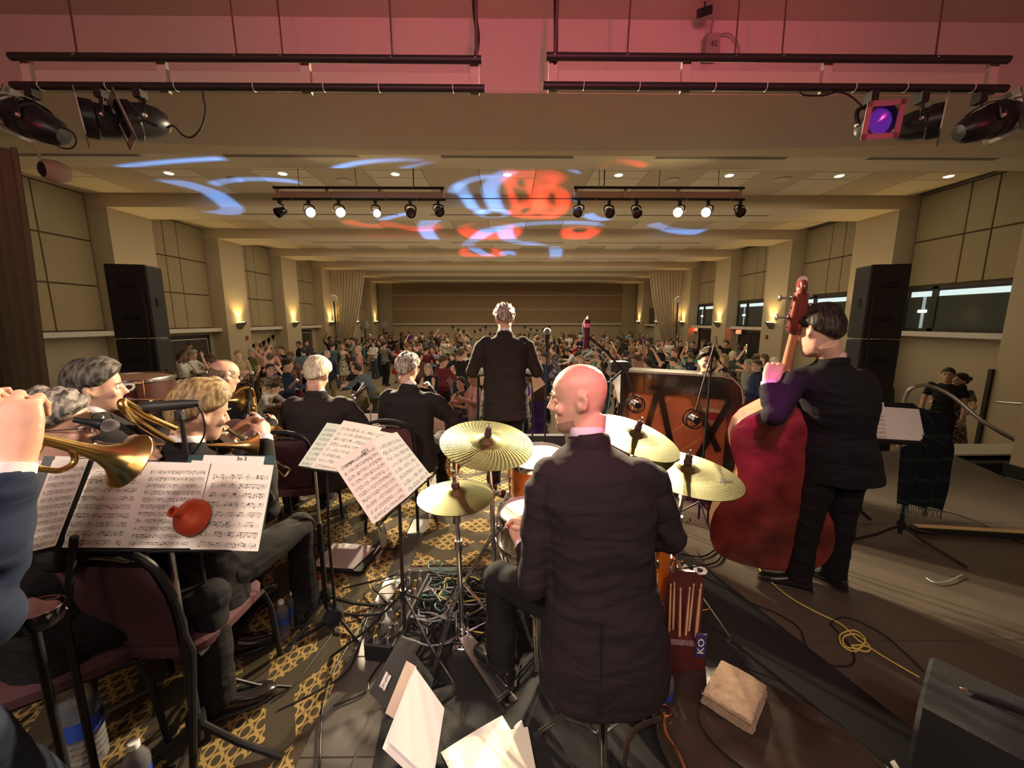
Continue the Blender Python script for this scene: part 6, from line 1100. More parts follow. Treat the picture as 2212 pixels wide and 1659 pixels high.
# plank on the floor at the right, stair block and rail
p0, p1 = PZ(1975, 1152), PZ(2240, 1168); d = (p1-p0).normalized(); n2 = V((-d.y, d.x, 0)); T_ = Mx(((d.x, n2.x, 0, p0.x), (d.y, n2.y, 0, p0.y), (0, 0, 1, 0), (0, 0, 0, 1))); r = thing('stage_sill', 'low black batten with a tan top edge lying on the deck', 'batten', tuple(p0)); MB(T_).box((0, 0, 0), (1.9, .055, .05), .004).obj('batten_body', blackp_m, r, False); MB(T_).box((.02, .0, .0505), (1.9, .05, .056)).obj('tan_strip', mat('tan_wood', (.55, .40, .20), .6), r, False)
S('floor_landing', MB().box((5.35, 4.02, -.35), (7.6, 4.95, -.25)), deck_m); S('trim_70', MB().box((5.62, 4.95, ZF), (7.6, 5.0, -.12)), black_m); S('trim_71', MB().box((5.6, 4.95, -.14), (7.6, 5.4, -.10)), ledge_m)
hr = thing('handrail', 'bent steel handrail descending the side steps', 'handrail', tuple(PY(1955, 900, 5.3))); MB().tube(spline([PY(1946, 960, 5.2), PY(1952, 900, 5.2), PY(1957, 855, 5.2), PY(1975, 836, 5.15), PY(2010, 834, 5.1), PY(2060, 858, 4.95), PY(2130, 915, 4.7), PY(2240, 975, 4.45)], 5), .024, 10).obj('rail', steel_m, hr); MB().cyl(PY(1946, 955, 5.2), (PY(1946, 955, 5.2).x, 5.2, ZF), .022, 10).obj('post', steel_m, hr)
hp = thing('push_handle', 'short brass-coloured handrail on the pier by the frame edge', 'handle', tuple(PY(2190, 873, 5.2))); MB().tube([PY(2153, 868, 5.9), PY(2175, 870, 5.7), PY(2240, 874, 5.4)], .018, 8).obj('bar', steel_m, hp)
ht = thing('corner_guard', 'dark corner guard on the pier by the woman in the patterned dress', 'corner guard', tuple(PX(2150, 830, 9.15))); MB().box((9.14, 7.27, ZF), (9.2, 7.33, .75)).obj('strip', frame_m, ht, False)
# loudspeaker / white puppet-like hanging fixtures on poles by the drapes
# ---------------------------------------------------------------- lighting battens and cans
lens_dark = mat('lens_blue_dark', (.02, .02, .08), .1, coat=.5); can_m = mat('can_black', (.020, .020, .022), .35, .4); gel_frame = mat('gel_frame_metal', (.30, .25, .24), .4, .8)
pipe_m = mat('pipe_black', (.016, .014, .014), .5); chan = mat('raceway_paint', (.50, .42, .36), .6)
def batten(label, x0, x1, Y, z0, z1, hang, ticks=6, bent=False):
    r = thing('lighting_batten', label, 'lighting batten', ((x0+x1)/2, Y, z1)); R = .024
    MB().cyl((x0, Y, z1), (x1, Y, z1), R, 12).obj('pipe', pipe_m, r); MB().cyl((x0-.02, Y, z0), (x1+.02, Y, z0), R, 12).obj('pipe', pipe_m, r)
    MB().box((x0+.03, Y+.06, z0+.03), (x1-.03, Y+.14, z1-.045)).obj('raceway', chan, r, False)
    for i in range(4):
        x = x0+.05+(x1-x0-.1)*(0, .30, .62, 1)[i]; g = MB(); g.box((x-.03, Y+.03, z0-.02), (x+.03, Y+.06, z1+.01)); g.obj('bracket', chan, r, False)
    for x in hang:
        MB().cyl((x, Y, z1), (x+random.uniform(-.03, .03), Y+.0, (ZS2 if Y < 4 else ZC)), .006 if x != hang[-1] else .011, 6).obj('hanger', mat('hanger_rust', (.10, .04, .04), .6) if Y < 4 else pipe_m, r); MB().tube([(x-.012, Y-.026, z1), (x, Y-.028, z1+.0), (x+.006, Y, z1+.028), (x, Y+.028, z1)], .004, 5).obj('hook', steel_m, r)
    for i in range(ticks):
        x = x0+(x1-x0)*(i+.5+random.uniform(-.2, .2))/ticks; MB().tube([(x, Y+.026*cos(a), z0+.026*sin(a)) for a in [2*pi*q/10 for q in range(10)]], .0025, 5, closed=True).obj('cable_tie', white_m, r)
    return r
def can(label, c, aim, top, size=.115, ln=.22, m=None, lens=None, gel=True, lit=0, name='stage_light', group=None):
    c = V(c); aim = V(aim).normalized(); top = V(top); r = thing(name, label, 'stage light', tuple(c), group); T = AX(c, aim); s = size
    MB(T).lathe([(0, -ln*.62), (s*.45, -ln*.60), (s*.72, -ln*.45), (s*.86, -ln*.2), (s*.90, ln*.1), (s, ln*.14), (s, ln*.40), (s*.90, ln*.40), (s*.88, ln*.12)], 28, cap=False).obj('housing', m or can_m, r)
    MB(T).lathe([(s*.89, ln*.16), (s*.5, ln*.12), (0, ln*.10)], 28, cap=False).obj('lens', lens or lens_dark, r)
    if gel:
        g = MB(T); w_ = s*1.18
        for (x0, y0, x1, y1) in ((-w_, -w_, w_, -s*.82), (-w_, s*.82, w_, w_), (-w_, -w_, -s*.82, w_), (s*.82, -w_, w_, w_)): g.box((x0, y0, ln*.40), (x1, y1, ln*.43))
        g.obj('gel_frame', gel_frame, r, False, kind='stuff')
    sd = T.to_3x3() @ V((1, 0, 0)); up = (top-c); b = MB(); b.tube(spline([c+sd*s*1.02, c+sd*s*1.05+up*.35, c+sd*s*.8+up*.55, c+up*.62, c-sd*s*.8+up*.55, c-sd*s*1.05+up*.35, c-sd*s*1.02], 4), [(.004, .014)]*25, 8); b.obj('yoke', m or can_m, r)
    for q in (-1, 1): MB().ell(c+sd*s*1.07*q, .016, None, 8, 6).obj('knob', steel_m, r)
    g = MB(); g.cyl(c+up*.60, top, .008, 8); g.box(tuple(top-V((.025, .03, .055))), tuple(top+V((.025, .03, .01)))); g.obj('clamp', pipe_m, r, kind=None); return r
def onY(u, v, Y): return PY(u, v, Y)
YB = 2.92
for sd, (ua, ub), lab in ((-1, (22, 1040), 'near double-pipe batten on the brass side of the stage'), (1, (1180, 2180), 'near double-pipe batten on the bass side of the stage')):
    a, b, c = onY(ua, 122, YB), onY(ub, 122, YB), onY(ua, 185, YB); hx = [PY(u, 60, YB).x for u in ((158, 506, 606, 845, 1028) if sd < 0 else (1357, 1592, 1695, 2030, 1200))]
    batten(lab, a.x, b.x, YB, c.z, a.z, hx, 7)
z_p = onY(100, 185, YB).z
def near_can(label, u, v, au, aim, s=.105, ln=.22, lens=None, fy=0):
    c = onY(u, v, YB-.02+fy); return can(label, c, aim, (PY(au, 185, YB).x, YB, z_p-.02), s, ln, None, lens)
near_can('first floodlight can at the outer end of the brass-side batten, seen side on', 82, 268, 68, V((-.75, -.1, .35)), .115, .26)
near_can('black can with a gel frame in the middle of the brass-side trio', 222, 262, 216, V((-.8, -.75, -.10)), .115, .24)
near_can('innermost can of the brass-side trio with its lens turned down', 305, 262, 300, V((-.65, -.75, -.30)), .118, .24)
near_can('bass-side can with a violet lens in a pink frame', 1888, 268, 1886, V((-.15, -.95, -.12)), .096, .2, mat('lens_violet', (.12, .03, .45), .12, coat=.5, em=(.25, .05, .8), es=.06))
near_can('middle can of the bass-side trio, tilted sideways', 1990, 268, 1995, V((.75, -.75, -.05)), .105, .24)
near_can('outermost bass-side can with a shiny yoke', 2125, 268, 2120, V((.9, -.1, .30)), .112, .26)
def cord(label, pts, r=.006): return MB().tube(spline(pts, 6), r, 6).obj('cord', black_m, None, label=label, cat='cord')
cord('black cord looping under the brass-side batten', [onY(*p, YB) for p in ((360, 276), (375, 272), (395, 292), (415, 296), (435, 275), (444, 240), (440, 215), (438, 198))]); cord('black cord looping below the outermost brass-side can', [onY(*p, YB-.05) for p in ((130, 275), (155, 285), (165, 305), (155, 320), (130, 318), (110, 300))], .005)
cord('black cord rising from the violet can to the pipe', [onY(*p, YB) for p in ((1868, 237), (1840, 210), (1810, 198), (1780, 206), (1735, 205), (1728, 195))]); cord('short black cord between two bass-side cans', [onY(*p, YB) for p in ((1915, 292), (1940, 293), (1960, 297))], .005)
cord('thick black cable dropping to the inner end of the brass-side batten', [onY(1022, -40, YB+.02), onY(1026, 30, YB+.02), onY(1032, 80, YB+.02), onY(1028, 118, YB+.02)], .015); cord('thick black cable dropping to the inner end of the bass-side batten', [onY(1200, -40, YB+.02), onY(1201, 40, YB+.02), onY(1200, 118, YB+.02), onY(1196, 150, YB+.06)], .015)
# box on the fascia, camera mount
q = onY(1533, 105, 3.86); r = thing('control_box', 'small grey control box on the pink-lit fascia', 'box', tuple(q)); MB().box((q.x-.06, 3.80, q.z-.10), (q.x+.06, 3.89, q.z+.09), .006).obj('housing', mat('grey_box', (.30, .22, .22), .6), r, False); text('82', .06, Mx.Translation(V((q.x+.01, 3.797, q.z))) @ Mx.Rotation(pi/2, 4, 'X'), mat('black_ink', (.02, .02, .02), .6), 'lettering', r); MB().tube([V((q.x, 3.86, q.z+.09)), V((q.x+.02, 3.86, q.z+.26)), V((q.x, 3.8, q.z+.32))], .007).obj('conduit', mat('grey_box', (.3, .22, .22), .6), r); MB().tube(spline([V((q.x+.06, 3.85, q.z+.1)), V((q.x+.16, 3.85, q.z+.11)), V((q.x+.25, 3.85, q.z+.02)), V((q.x+.26, 3.85, q.z-.1))], 5), .006).obj('conduit', MATS['grey_box'], r)
q = onY(1522, 25, 3.70); r = thing('sensor', 'small black sensor on a bent arm under the stage ceiling', 'sensor', tuple(q)); MB(TR((q.x, q.y, q.z), rx=.5, ry=-.3)).box((-.05, -.04, -.03), (.05, .04, .03), .006).obj('body', can_m, r); MB().cyl(q, (q.x, q.y, ZS2), .006).obj('stem', can_m, r)
q = onY(117, 370, 4.6); r = thing('wall_camera', 'small dome-fronted device on a bracket by the proscenium drape', 'camera', tuple(q)); T_ = AX(q, V((-.35, -.9, -.1))); MB(T_).lathe([(0, -.12), (.08, -.11), (.115, -.03), (.11, .05), (.085, .09), (0, .10)], 12).obj('housing', mat('pinkish_housing', (.42, .30, .26), .5), r); MB(T_).lathe([(.083, .085), (.06, .105), (0, .11)], 12).obj('front', can_m, r); MB().tube([q+V((0, 0, .05)), q+V((-.15, .05, .1)), V((q.x-.3, 4.65, ZS))], .014).obj('bracket', col_m, r)
# hall battens
YH = 7.5
lampm = mat('lamp_lens_lit', (1, .9, .7), .4, em=(1, .80, .42), es=60)
for sd, (ua, ub), lab in ((-1, (590, 960), 'far double-pipe batten nearer the brass side'), (1, (1239, 1608), 'far double-pipe batten nearer the windows')):
    a, b, c = onY(ua, 405, YH), onY(ub, 405, YH), onY(ua, 430, YH); hx = [PY(u, 390, YH).x for u in ((645, 770, 893) if sd < 0 else (1295, 1424, 1553, 1306))]
    batten(lab, a.x, b.x, YH, c.z, a.z, hx, 4)
MB().cyl(onY(960, 429, YH), onY(1239, 429, YH), .008, 6).obj('cable', black_m, None, label='thin cable stretched between the two far battens', cat='cable')
zh = onY(700, 430, YH).z; aimp = V((0, 2.6, .9))
cans = [(606, 457, 'darkened can at the outer end of the far brass-side batten', 0), (668, 457, 'blazing can, outer of the glaring pair on the brass side', 1), (733, 457, 'blazing can, inner of the glaring pair on the brass side', 1), (812, 459, 'smaller glowing can beside the glaring brass-side pair', 2), (887, 458, 'unlit can with a hexagonal front on the far brass-side batten', 0), (947, 455, 'unlit can turned away at the inner end of the far brass-side batten', 0),
        (1250, 456, 'unlit upright can at the inner end of the far window-side batten', 0), (1315, 458, 'unlit can with a cable loop, second on the far window-side batten', 0), (1374, 458, 'unlit can with a pale lens on the far window-side batten', 0), (1467, 457, 'blazing can, inner of the glaring pair on the window side', 1), (1528, 457, 'blazing can, outer of the glaring pair on the window side', 1), (1597, 456, 'unlit can at the outer end of the far window-side batten', 0)]
for i, (u, v, lab, lit) in enumerate(cans):
    c = onY(u, v, YH); top = V((c.x, YH, zh-.02)); tgt = aimp+V((c.x*-.35, 0, 0)); d = (tgt-c).normalized() if lit else V((random.uniform(-.5, .5), -.7, -random.uniform(.3, .7)))
    can(lab, c, d, top, .088 if lit != 2 else .07, .19, None, lampm if lit else (mat('lens_clear_dark', (.10, .06, .05), .1, coat=.5)), False)
    if lit: l = light('SPOT', c+d*.12, (950 if lit == 1 else 420), WARM, tgt, .05, 46, .5)
# gobo projector standing on the stage edge, throwing red and blue arcs on the ceiling
GP = V((.15, 4.35, .18)); gpj = thing('effect_projector', 'small black effect projector on the stage edge behind the conductor', 'projector', tuple(GP)); MB(AX(GP, V((0, .55, 1)))).lathe([(0, -.16), (.09, -.15), (.10, .02), (.07, .06), (.06, .06), (.055, .0)], 20, cap=False).obj('housing', can_m, gpj); MB().box((GP.x-.12, GP.y-.1, 0), (GP.x+.12, GP.y+.1, .03), .006).obj('base_plate', can_m, gpj)
def gobo(color, energy, arcs, loc):
    o = light('SPOT', loc, energy, color, V(loc)+V((0, 5.2, 4.2)), .012, 130, .15); l = o.data; l.use_nodes = True; t = l.node_tree; N, L = t.nodes, t.links; em = N['Emission']; em.inputs['Color'].default_value = (1, 1, 1, 1)
    def m_(op, *a):
        n = N.new('ShaderNodeMath'); n.operation = op
        for i, x in enumerate(a):
            if isinstance(x, (int, float)): n.inputs[i].default_value = x
            else: L.new(x, n.inputs[i])
        return n.outputs[0]
    ge = N.new('ShaderNodeNewGeometry'); sp = N.new('ShaderNodeSeparateXYZ'); L.new(ge.outputs['Incoming'], sp.inputs[0]); hz = ZB-loc[2]
    iz = m_('DIVIDE', hz, sp.outputs[2]); X = m_('MULTIPLY', sp.outputs[0], iz); Y = m_('MULTIPLY', sp.outputs[1], iz)
    nz = None; tot = None
    for (ax, ay, bx, by, cx_, cy_, wd) in arcs:   # soft arc through a, b, c : circle fit
        d = 2*(ax*(by-cy_)+bx*(cy_-ay)+cx_*(ay-by))
        if abs(d) < 1e-4: d = 1e-4
        ux = ((ax*ax+ay*ay)*(by-cy_)+(bx*bx+by*by)*(cy_-ay)+(cx_*cx_+cy_*cy_)*(ay-by))/d; uy = ((ax*ax+ay*ay)*(cx_-bx)+(bx*bx+by*by)*(ax-cx_)+(cx_*cx_+cy_*cy_)*(bx-ax))/d; R_ = hypot(ax-ux, ay-uy)
        mx_, my = (ax+cx_)/2*.5+bx*.5, (ay+cy_)/2*.5+by*.5; hl = max(hypot(ax-mx_, ay-my), hypot(cx_-mx_, cy_-my))
        dx = m_('SUBTRACT', X, ux-loc[0]); dy = m_('SUBTRACT', Y, uy-loc[1]); r_ = m_('SQRT', m_('ADD', m_('MULTIPLY', dx, dx), m_('MULTIPLY', dy, dy)))
        ex = m_('SUBTRACT', X, mx_-loc[0]); ey = m_('SUBTRACT', Y, my-loc[1]); e = m_('SQRT', m_('ADD', m_('MULTIPLY', ex, ex), m_('MULTIPLY', ey, ey)))
        k = m_('MULTIPLY', m_('SMOOTH_MIN', 1, m_('MAXIMUM', 0, m_('MULTIPLY', m_('SUBTRACT', wd, m_('ABSOLUTE', m_('SUBTRACT', r_, R_))), 9)), .1), m_('MINIMUM', 1, m_('MAXIMUM', 0, m_('MULTIPLY', m_('SUBTRACT', hl, e), 6))))
        tot = k if tot is None else m_('ADD', tot, k)
    L.new(m_('MULTIPLY', tot, 1.0), em.inputs['Strength']); return o
def onceil(u, v): p = PZ(u, v, ZB); return p.x, p.y
def arcs_px(rows): return [(*onceil(a, b), *onceil(c, d), *onceil(e, f), w_) for a, b, c, d, e, f, w_ in rows]
gobo((.10, .30, 1), 19000, arcs_px([(250, 362, 360, 350, 490, 342, .12), (720, 366, 800, 349, 930, 348, .12), (860, 366, 920, 352, 975, 336, .10), (450, 425, 490, 440, 455, 462, .28), (480, 422, 560, 410, 660, 415, .16), (815, 480, 850, 468, 880, 462, .16),
    (985, 440, 1010, 415, 1055, 405, .16), (1000, 415, 1015, 445, 1050, 462, .18), (1095, 398, 1062, 425, 1085, 458, .22), (940, 520, 925, 500, 970, 480, .28), (1062, 555, 1075, 505, 1110, 500, .26), (1095, 500, 1105, 520, 1150, 530, .3), (1145, 525, 1190, 540, 1195, 560, .3), (1200, 370, 1225, 388, 1265, 400, .14), (1270, 460, 1285, 472, 1310, 476, .22), (1400, 495, 1450, 508, 1495, 510, .26), (1080, 553, 1095, 550, 1118, 552, .3), (1040, 470, 1060, 455, 1095, 460, .2)]), GP+V((.0, .10, .16)))
gobo((1, .06, .035), 11000, arcs_px([(1090, 400, 1140, 380, 1190, 390, .14), (1100, 410, 1150, 398, 1200, 425, .25), (1135, 470, 1170, 440, 1185, 400, .2), (1110, 455, 1150, 470, 1190, 445, .22), (1180, 420, 1215, 450, 1180, 475, .2), (1150, 410, 1160, 440, 1190, 470, .22), (1080, 350, 1130, 345, 1160, 335, .12), (1240, 340, 1330, 345, 1400, 362, .14), (1310, 350, 1305, 358, 1300, 364, .2), (920, 350, 990, 345, 1050, 352, .1), (1000, 505, 1060, 515, 1120, 500, .35), (1215, 505, 1250, 515, 1290, 505, .35), (1000, 545, 1040, 555, 1080, 550, .35), (860, 500, 900, 505, 960, 498, .3), (760, 490, 800, 500, 850, 492, .3), (1120, 380, 1100, 420, 1115, 450, .12)]), GP+V((.08, .10, .16)))
# ---- downlights, slots, ceiling speakers
dl = mat('downlight_lens', (1, 1, .95), .4, em=(1, .97, .85), es=7); k_ = 0
ORD = ('first', 'second', 'third', 'fourth', 'fifth', 'sixth', 'seventh', 'eighth', 'ninth')
for r_, (a, b) in enumerate(cz[:3]):
    for i in range(-4, 5):
        x = i*2*PW; y = (a+b)/2-.08; o = thing('downlight', f'recessed downlight in the {("nearest", "second", "third")[r_]} ceiling bay, {ORD[i+4]} from the panelled wall', 'light', (x, y, ZC), f'downlights of the {("nearest", "second", "third")[r_]} ceiling bay'); g = MB(); g.lathe([(.085, ZC-.001), (.085, ZC-.008), (.075, ZC-.008)], 20, TR((x, y, 0)), False); g.obj('trim_ring', white_m, o); MB().lathe([(.076, ZC-.004), (0, ZC-.0035)], 20, TR((x, y, 0)), False).obj('lens', dl, o)
for u, v in ((508, 387), (745, 390), (1452, 389), (1690, 387)): p = PZ(u, v, ZC); o = thing('ceiling_speaker', 'round ceiling speaker grille '+{508: 'above the outer brass-side panels', 745: 'above the glaring brass-side cans', 1452: 'above the glaring window-side cans', 1690: 'above the outer window-side panels'}[u], 'speaker', tuple(p)); MB(Mx.Translation(p)).lathe([(.15, -.002), (.15, -.014), (.13, -.02), (0, -.022)], 28).obj('grille', chan, o)
vent_m = mat('vent_dark', (.14, .11, .08), .7)
for i in range(-2, 3):
    x = i*3.42; y = 6.72; o = thing('slot_diffuser', ('slot diffuser at the far brass side of the first beam', 'slot diffuser above the far brass-side batten', 'central slot diffuser on the first beam', 'slot diffuser above the far window-side batten', 'slot diffuser at the far window side of the first beam')[i+2], 'vent', (x, y, ZB)); MB().box((x-1.08, y-.12, ZB-.004), (x+1.08, y+.12, ZB)).obj('frame', chan, o, False)
    for j in range(4): MB().box((x-1.05, y-.10+.05*j, ZB-.009), (x+1.05, y-.075+.05*j, ZB-.003)).obj('slot', vent_m, o, False)
for k in (1, 2, 3):
    for i in (-1, 0, 1): x = i*4.6; y = BEAMS[k][0]+.6; MB().box((x-1.9, y-.03, ZB-.006), (x+1.9, y+.03, ZB)).obj('slot_diffuser', vent_m, None, False, label=f'thin slot under the {("second", "third", "fourth")[k-1]} beam, {("panelled-wall end", "middle", "windowed-wall end")[i+1]}', cat='vent', group=f'slots of the {("second", "third", "fourth")[k-1]} beam')
# ---- sconces on the piers
scm = mat('sconce_metal', (.30, .28, .25), .4, .7)
for k in range(1, 7):
    for sd in (-1, 1):
        y = (BEAMS[k][0]+BEAMS[k][1])/2; x = sd*(CW-.02); z = CH-.16; nth = ('second', 'third', 'fourth', 'fifth', 'sixth', 'seventh')[k-1]
        o = thing('wall_sconce', f'triangular uplight on the {nth} pier of the {"panelled" if sd < 0 else "windowed"} wall', 'lamp', (x, y, z)); g = MB(); g.add([(x, y-.18, z+.06), (x, y+.18, z+.06), (x-sd*.20, y+.10, z+.10), (x-sd*.20, y-.10, z+.10), (x, y-.10, z-.14), (x, y+.10, z-.14)], [(0, 1, 2, 3), (4, 5, 2, 3), (0, 3, 4), (1, 5, 2), (0, 4, 5, 1)]); g.obj('shade', scm, o, False)
        light('SPOT', (x-sd*.13, y, z+.14), 20, (1, .66, .22), (x-sd*-.03, y, z+2.2), .05, 100, .8)
        MB().box((x-sd*.14, y-.05, z+.09), (x-sd*.08, y+.05, z+.105)).obj('bulb', mat('sconce_bulb', (1, .8, .4), .4, em=(1, .72, .28), es=30), o, False)
# exit signs, strobes
exm = mat('exit_red', (.8, .05, .02), .5, em=(1, .05, .02), es=3.2)
for (u, v, lab) in ((1504, 712, 'small red EXIT sign over the far doors'), (1596, 717, 'larger red EXIT sign over the nearer doors')):
    p = PX(u, v, 9.55); o = thing('exit_sign', lab, 'exit sign', tuple(p)); MB(Mx.Translation(p)).box((-.02, -.20, -.10), (.02, .20, .10), .004).obj('housing', white_m, o, False); text('EXIT', .17, Mx.Translation(p+V((-.022, 0, 0))) @ Mx.Rotation(-pi/2, 4, 'Z') @ Mx.Rotation(pi/2, 4, 'X'), exm, 'lettering', o, .001, 0, .006); 
for (u, v, sd) in ((534, 730, -1), (1656, 728, 1)): p = PX(u, v, sd*9.18); MB(Mx.Translation(p)).box((-.02, -.05, -.07), (.02, .05, .07), .005).obj('alarm_strobe', mat('strobe_red', (.25, .03, .02), .5), None, label='dark red alarm strobe on the pier below the '+('panelled' if sd < 0 else 'windowed')+'-side sconce', cat='alarm')
# ---- drapes
drape = cloth('drape_beige', (.44, .37, .27), .85, .5); draped = cloth('drape_taupe', (.20, .155, .11), .85, .5)
def curtain(label, xa, xb, y, zt, zb, pull, m, nf=11, amp=.06, side=1):
    # gathered toward the outer edge xa at the bottom
    g = MB(); f = lambda u, v: V((xa+(xb-xa)*u*(1-pull*v**1.3), y+amp*sin(u*nf*2*pi)*(.6+.4*v)+.02*noise.noise(V((u*9, v*3, 1))), zt+(zb-zt)*v)); g.grid(f, nf*8, 22); g.grid(lambda u, v: f(u, v)+V((0, .012, 0)), nf*8, 22); return g.obj('curtain', m, None, label=label, cat='curtain')
curtain('beige drape gathered by the panelled wall deep in the hall', -9.15, -7.35, 21.0, ZB, ZF+.05, .72, drape); curtain('beige drape gathered by the windowed wall deep in the hall', 9.15, 7.35, 21.0, ZB, ZF+.05, .72, drape)
q = PY(22, 322, 4.72); curtain('taupe proscenium drape beside the wall camera', q.x-.7, PY(46, 330, 4.72).x, 4.68, q.z, ZF+.3, .30, draped, 6, .04)
# tall light stands by the drapes, pole speakers
for (u, v, lab) in ((721, 645, 'round-headed light on a tall stand before the panelled-side drape'), (1465, 648, 'round-headed light on a tall stand before the windowed-side drape')):
    p = PY(u, v, 15.5); o = thing('stand_light', lab, 'light stand', (p.x, 15.5, ZF)); MB().cyl((p.x, 15.5, ZF), p, .03, 8).obj('pole', pipe_m, o); MB(AX(p, V((.1, -1, -.2)))).lathe([(0, -.12), (.10, -.10), (.15, .0), (.13, .04), (0, .05)], 16).obj('lamp_head', chan, o); tripod(o, (p.x, 15.5), .3, .5, (.5, 2.6, 4.7), pipe_m, .02)
    o.location.z = ZF
    for ch in o.children:
        if ch.name.startswith('leg'): ch.location.z = 0+ZF*0
for (u, lab) in ((788, 'first'), (828, 'second')):
    p = PY(u, 705, 22+(u-788)*.08); o = thing('pole_speaker', f'{lab} grey pole-mounted speaker beyond the panelled-side drape', 'speaker', (p.x, p.y, ZF)); MB().cyl((p.x, p.y, ZF), p, .04, 8).obj('pole', pipe_m, o); MB(Mx.Translation(p)).box((-.16, -.16, -.15), (.16, .16, .28), .03).obj('cabinet', mat('speaker_grey', (.22, .21, .19), .6), o)
# bunting
def bunting(label, a, b, n, sag, s=.16):
    a, b = V(a), V(b); o = thing('bunting', label, 'bunting', tuple((a+b)/2)); pt = lambda t: a*(1-t)+b*t-V((0, 0, sag*4*t*(1-t))); MB().tube([pt(i/20) for i in range(21)], .008, 5).obj('string', black_m, o)
    x = (b-a).normalized()
    for i in range(n):
        p = pt((i+.5)/n); MB().add([p-x*s*.45, p+x*s*.45, p-V((0, 0, s)), p-x*s*.45+V((0, .01, 0)), p+x*s*.45+V((0, .01, 0)), p-V((0, -.01, s))], [(0, 2, 1), (3, 4, 5), (0, 1, 4, 3), (0, 3, 5, 2), (1, 2, 5, 4)]).obj('pennant', black_m if i % 2 == 0 else ledge_m, o, False)
bunting('black and white pennant bunting on the end wall', PY(975, 703, 30.18), PY(1052, 703, 30.18), 13, .42, .26); bunting('pennant bunting in the door recess of the panelled wall', (-9.55, 13.4, 1.1), (-9.55, 16.4, 1.15), 9, .35, .26)
bunting('pennant bunting on the end wall toward the windowed side', PY(1130, 703, 30.18), PY(1190, 703, 30.18), 9, .3, .22)
# ---------------------------------------------------------------- the dancers on the hall floor
random.seed(23)
CM = {'black': (.015, .014, .016), 'navy': (.02, .03, .075), 'white': (.70, .69, .66), 'grey': (.20, .20, .20), 'maroon': (.13, .02, .03), 'olive': (.14, .13, .06), 'tan': (.40, .30, .19), 'teal': (.05, .20, .18), 'light blue': (.28, .38, .52), 'turquoise': (.08, .42, .52),
      'red': (.45, .02, .03), 'mustard': (.55, .38, .05), 'purple': (.08, .04, .22), 'brown': (.10, .06, .035), 'pink': (.55, .28, .28), 'charcoal': (.045, .045, .05), 'blue-grey': (.09, .12, .16), 'denim': (.05, .07, .12), 'khaki': (.28, .24, .14)}
def cmat(c): return cloth('fabric_'+c.replace(' ', '_').replace('-', '_'), CM[c], .85, .25)
def pattern_mat(name, a, b, sc=14):
    if name in MATS: return MATS[name]
    M_ = mat(name, a, .85); t = M_.node_tree; N, L = t.nodes, t.links; v = N.new('ShaderNodeTexNoise'); v.inputs['Scale'].default_value = sc; tc = N.new('ShaderNodeTexCoord'); L.new(tc.outputs['Object'], v.inputs['Vector']); cr = N.new('ShaderNodeValToRGB'); cr.color_ramp.interpolation = 'CONSTANT'; cr.color_ramp.elements[1].position = .53; cr.color_ramp.elements[0].color = (*a, 1); cr.color_ramp.elements[1].color = (*b, 1); L.new(v.outputs['Fac'], cr.inputs[0]); L.new(cr.outputs[0], N['Principled BSDF'].inputs['Base Color']); return M_
PM = {'floral': pattern_mat('pattern_floral', (.60, .58, .50), (.06, .09, .05), 26), 'leopard': pattern_mat('pattern_leopard', (.28, .22, .16), (.03, .025, .02), 30), 'dotted navy': pattern_mat('pattern_dots', (.03, .035, .09), (.45, .45, .55), 34), 'dark floral': pattern_mat('pattern_dark_floral', (.02, .03, .045), (.22, .10, .10), 16)}
def gm(c): return PM.get(c) or cmat(c)
def proto(J, kind, hair, skirt=None, hd=(0, 0, 0), bulk=1, sc=1, toes=None):
    r = fig('x', (0, 0, 0), 0, J, sc=sc, hd=hd, kind=kind, hair=hair, hair_m=h_dark, skirt_len=skirt, vox=.0145, cvox=.0165, suit=cmat('grey'), trou=cmat('black'), bulk=bulk, shoem=shoe_m, fold=.008, sk=sk1, toes=toes)[0]; return r
w = dict(shL=(-.165, -.01, 1.42), shR=(.165, -.01, 1.42))
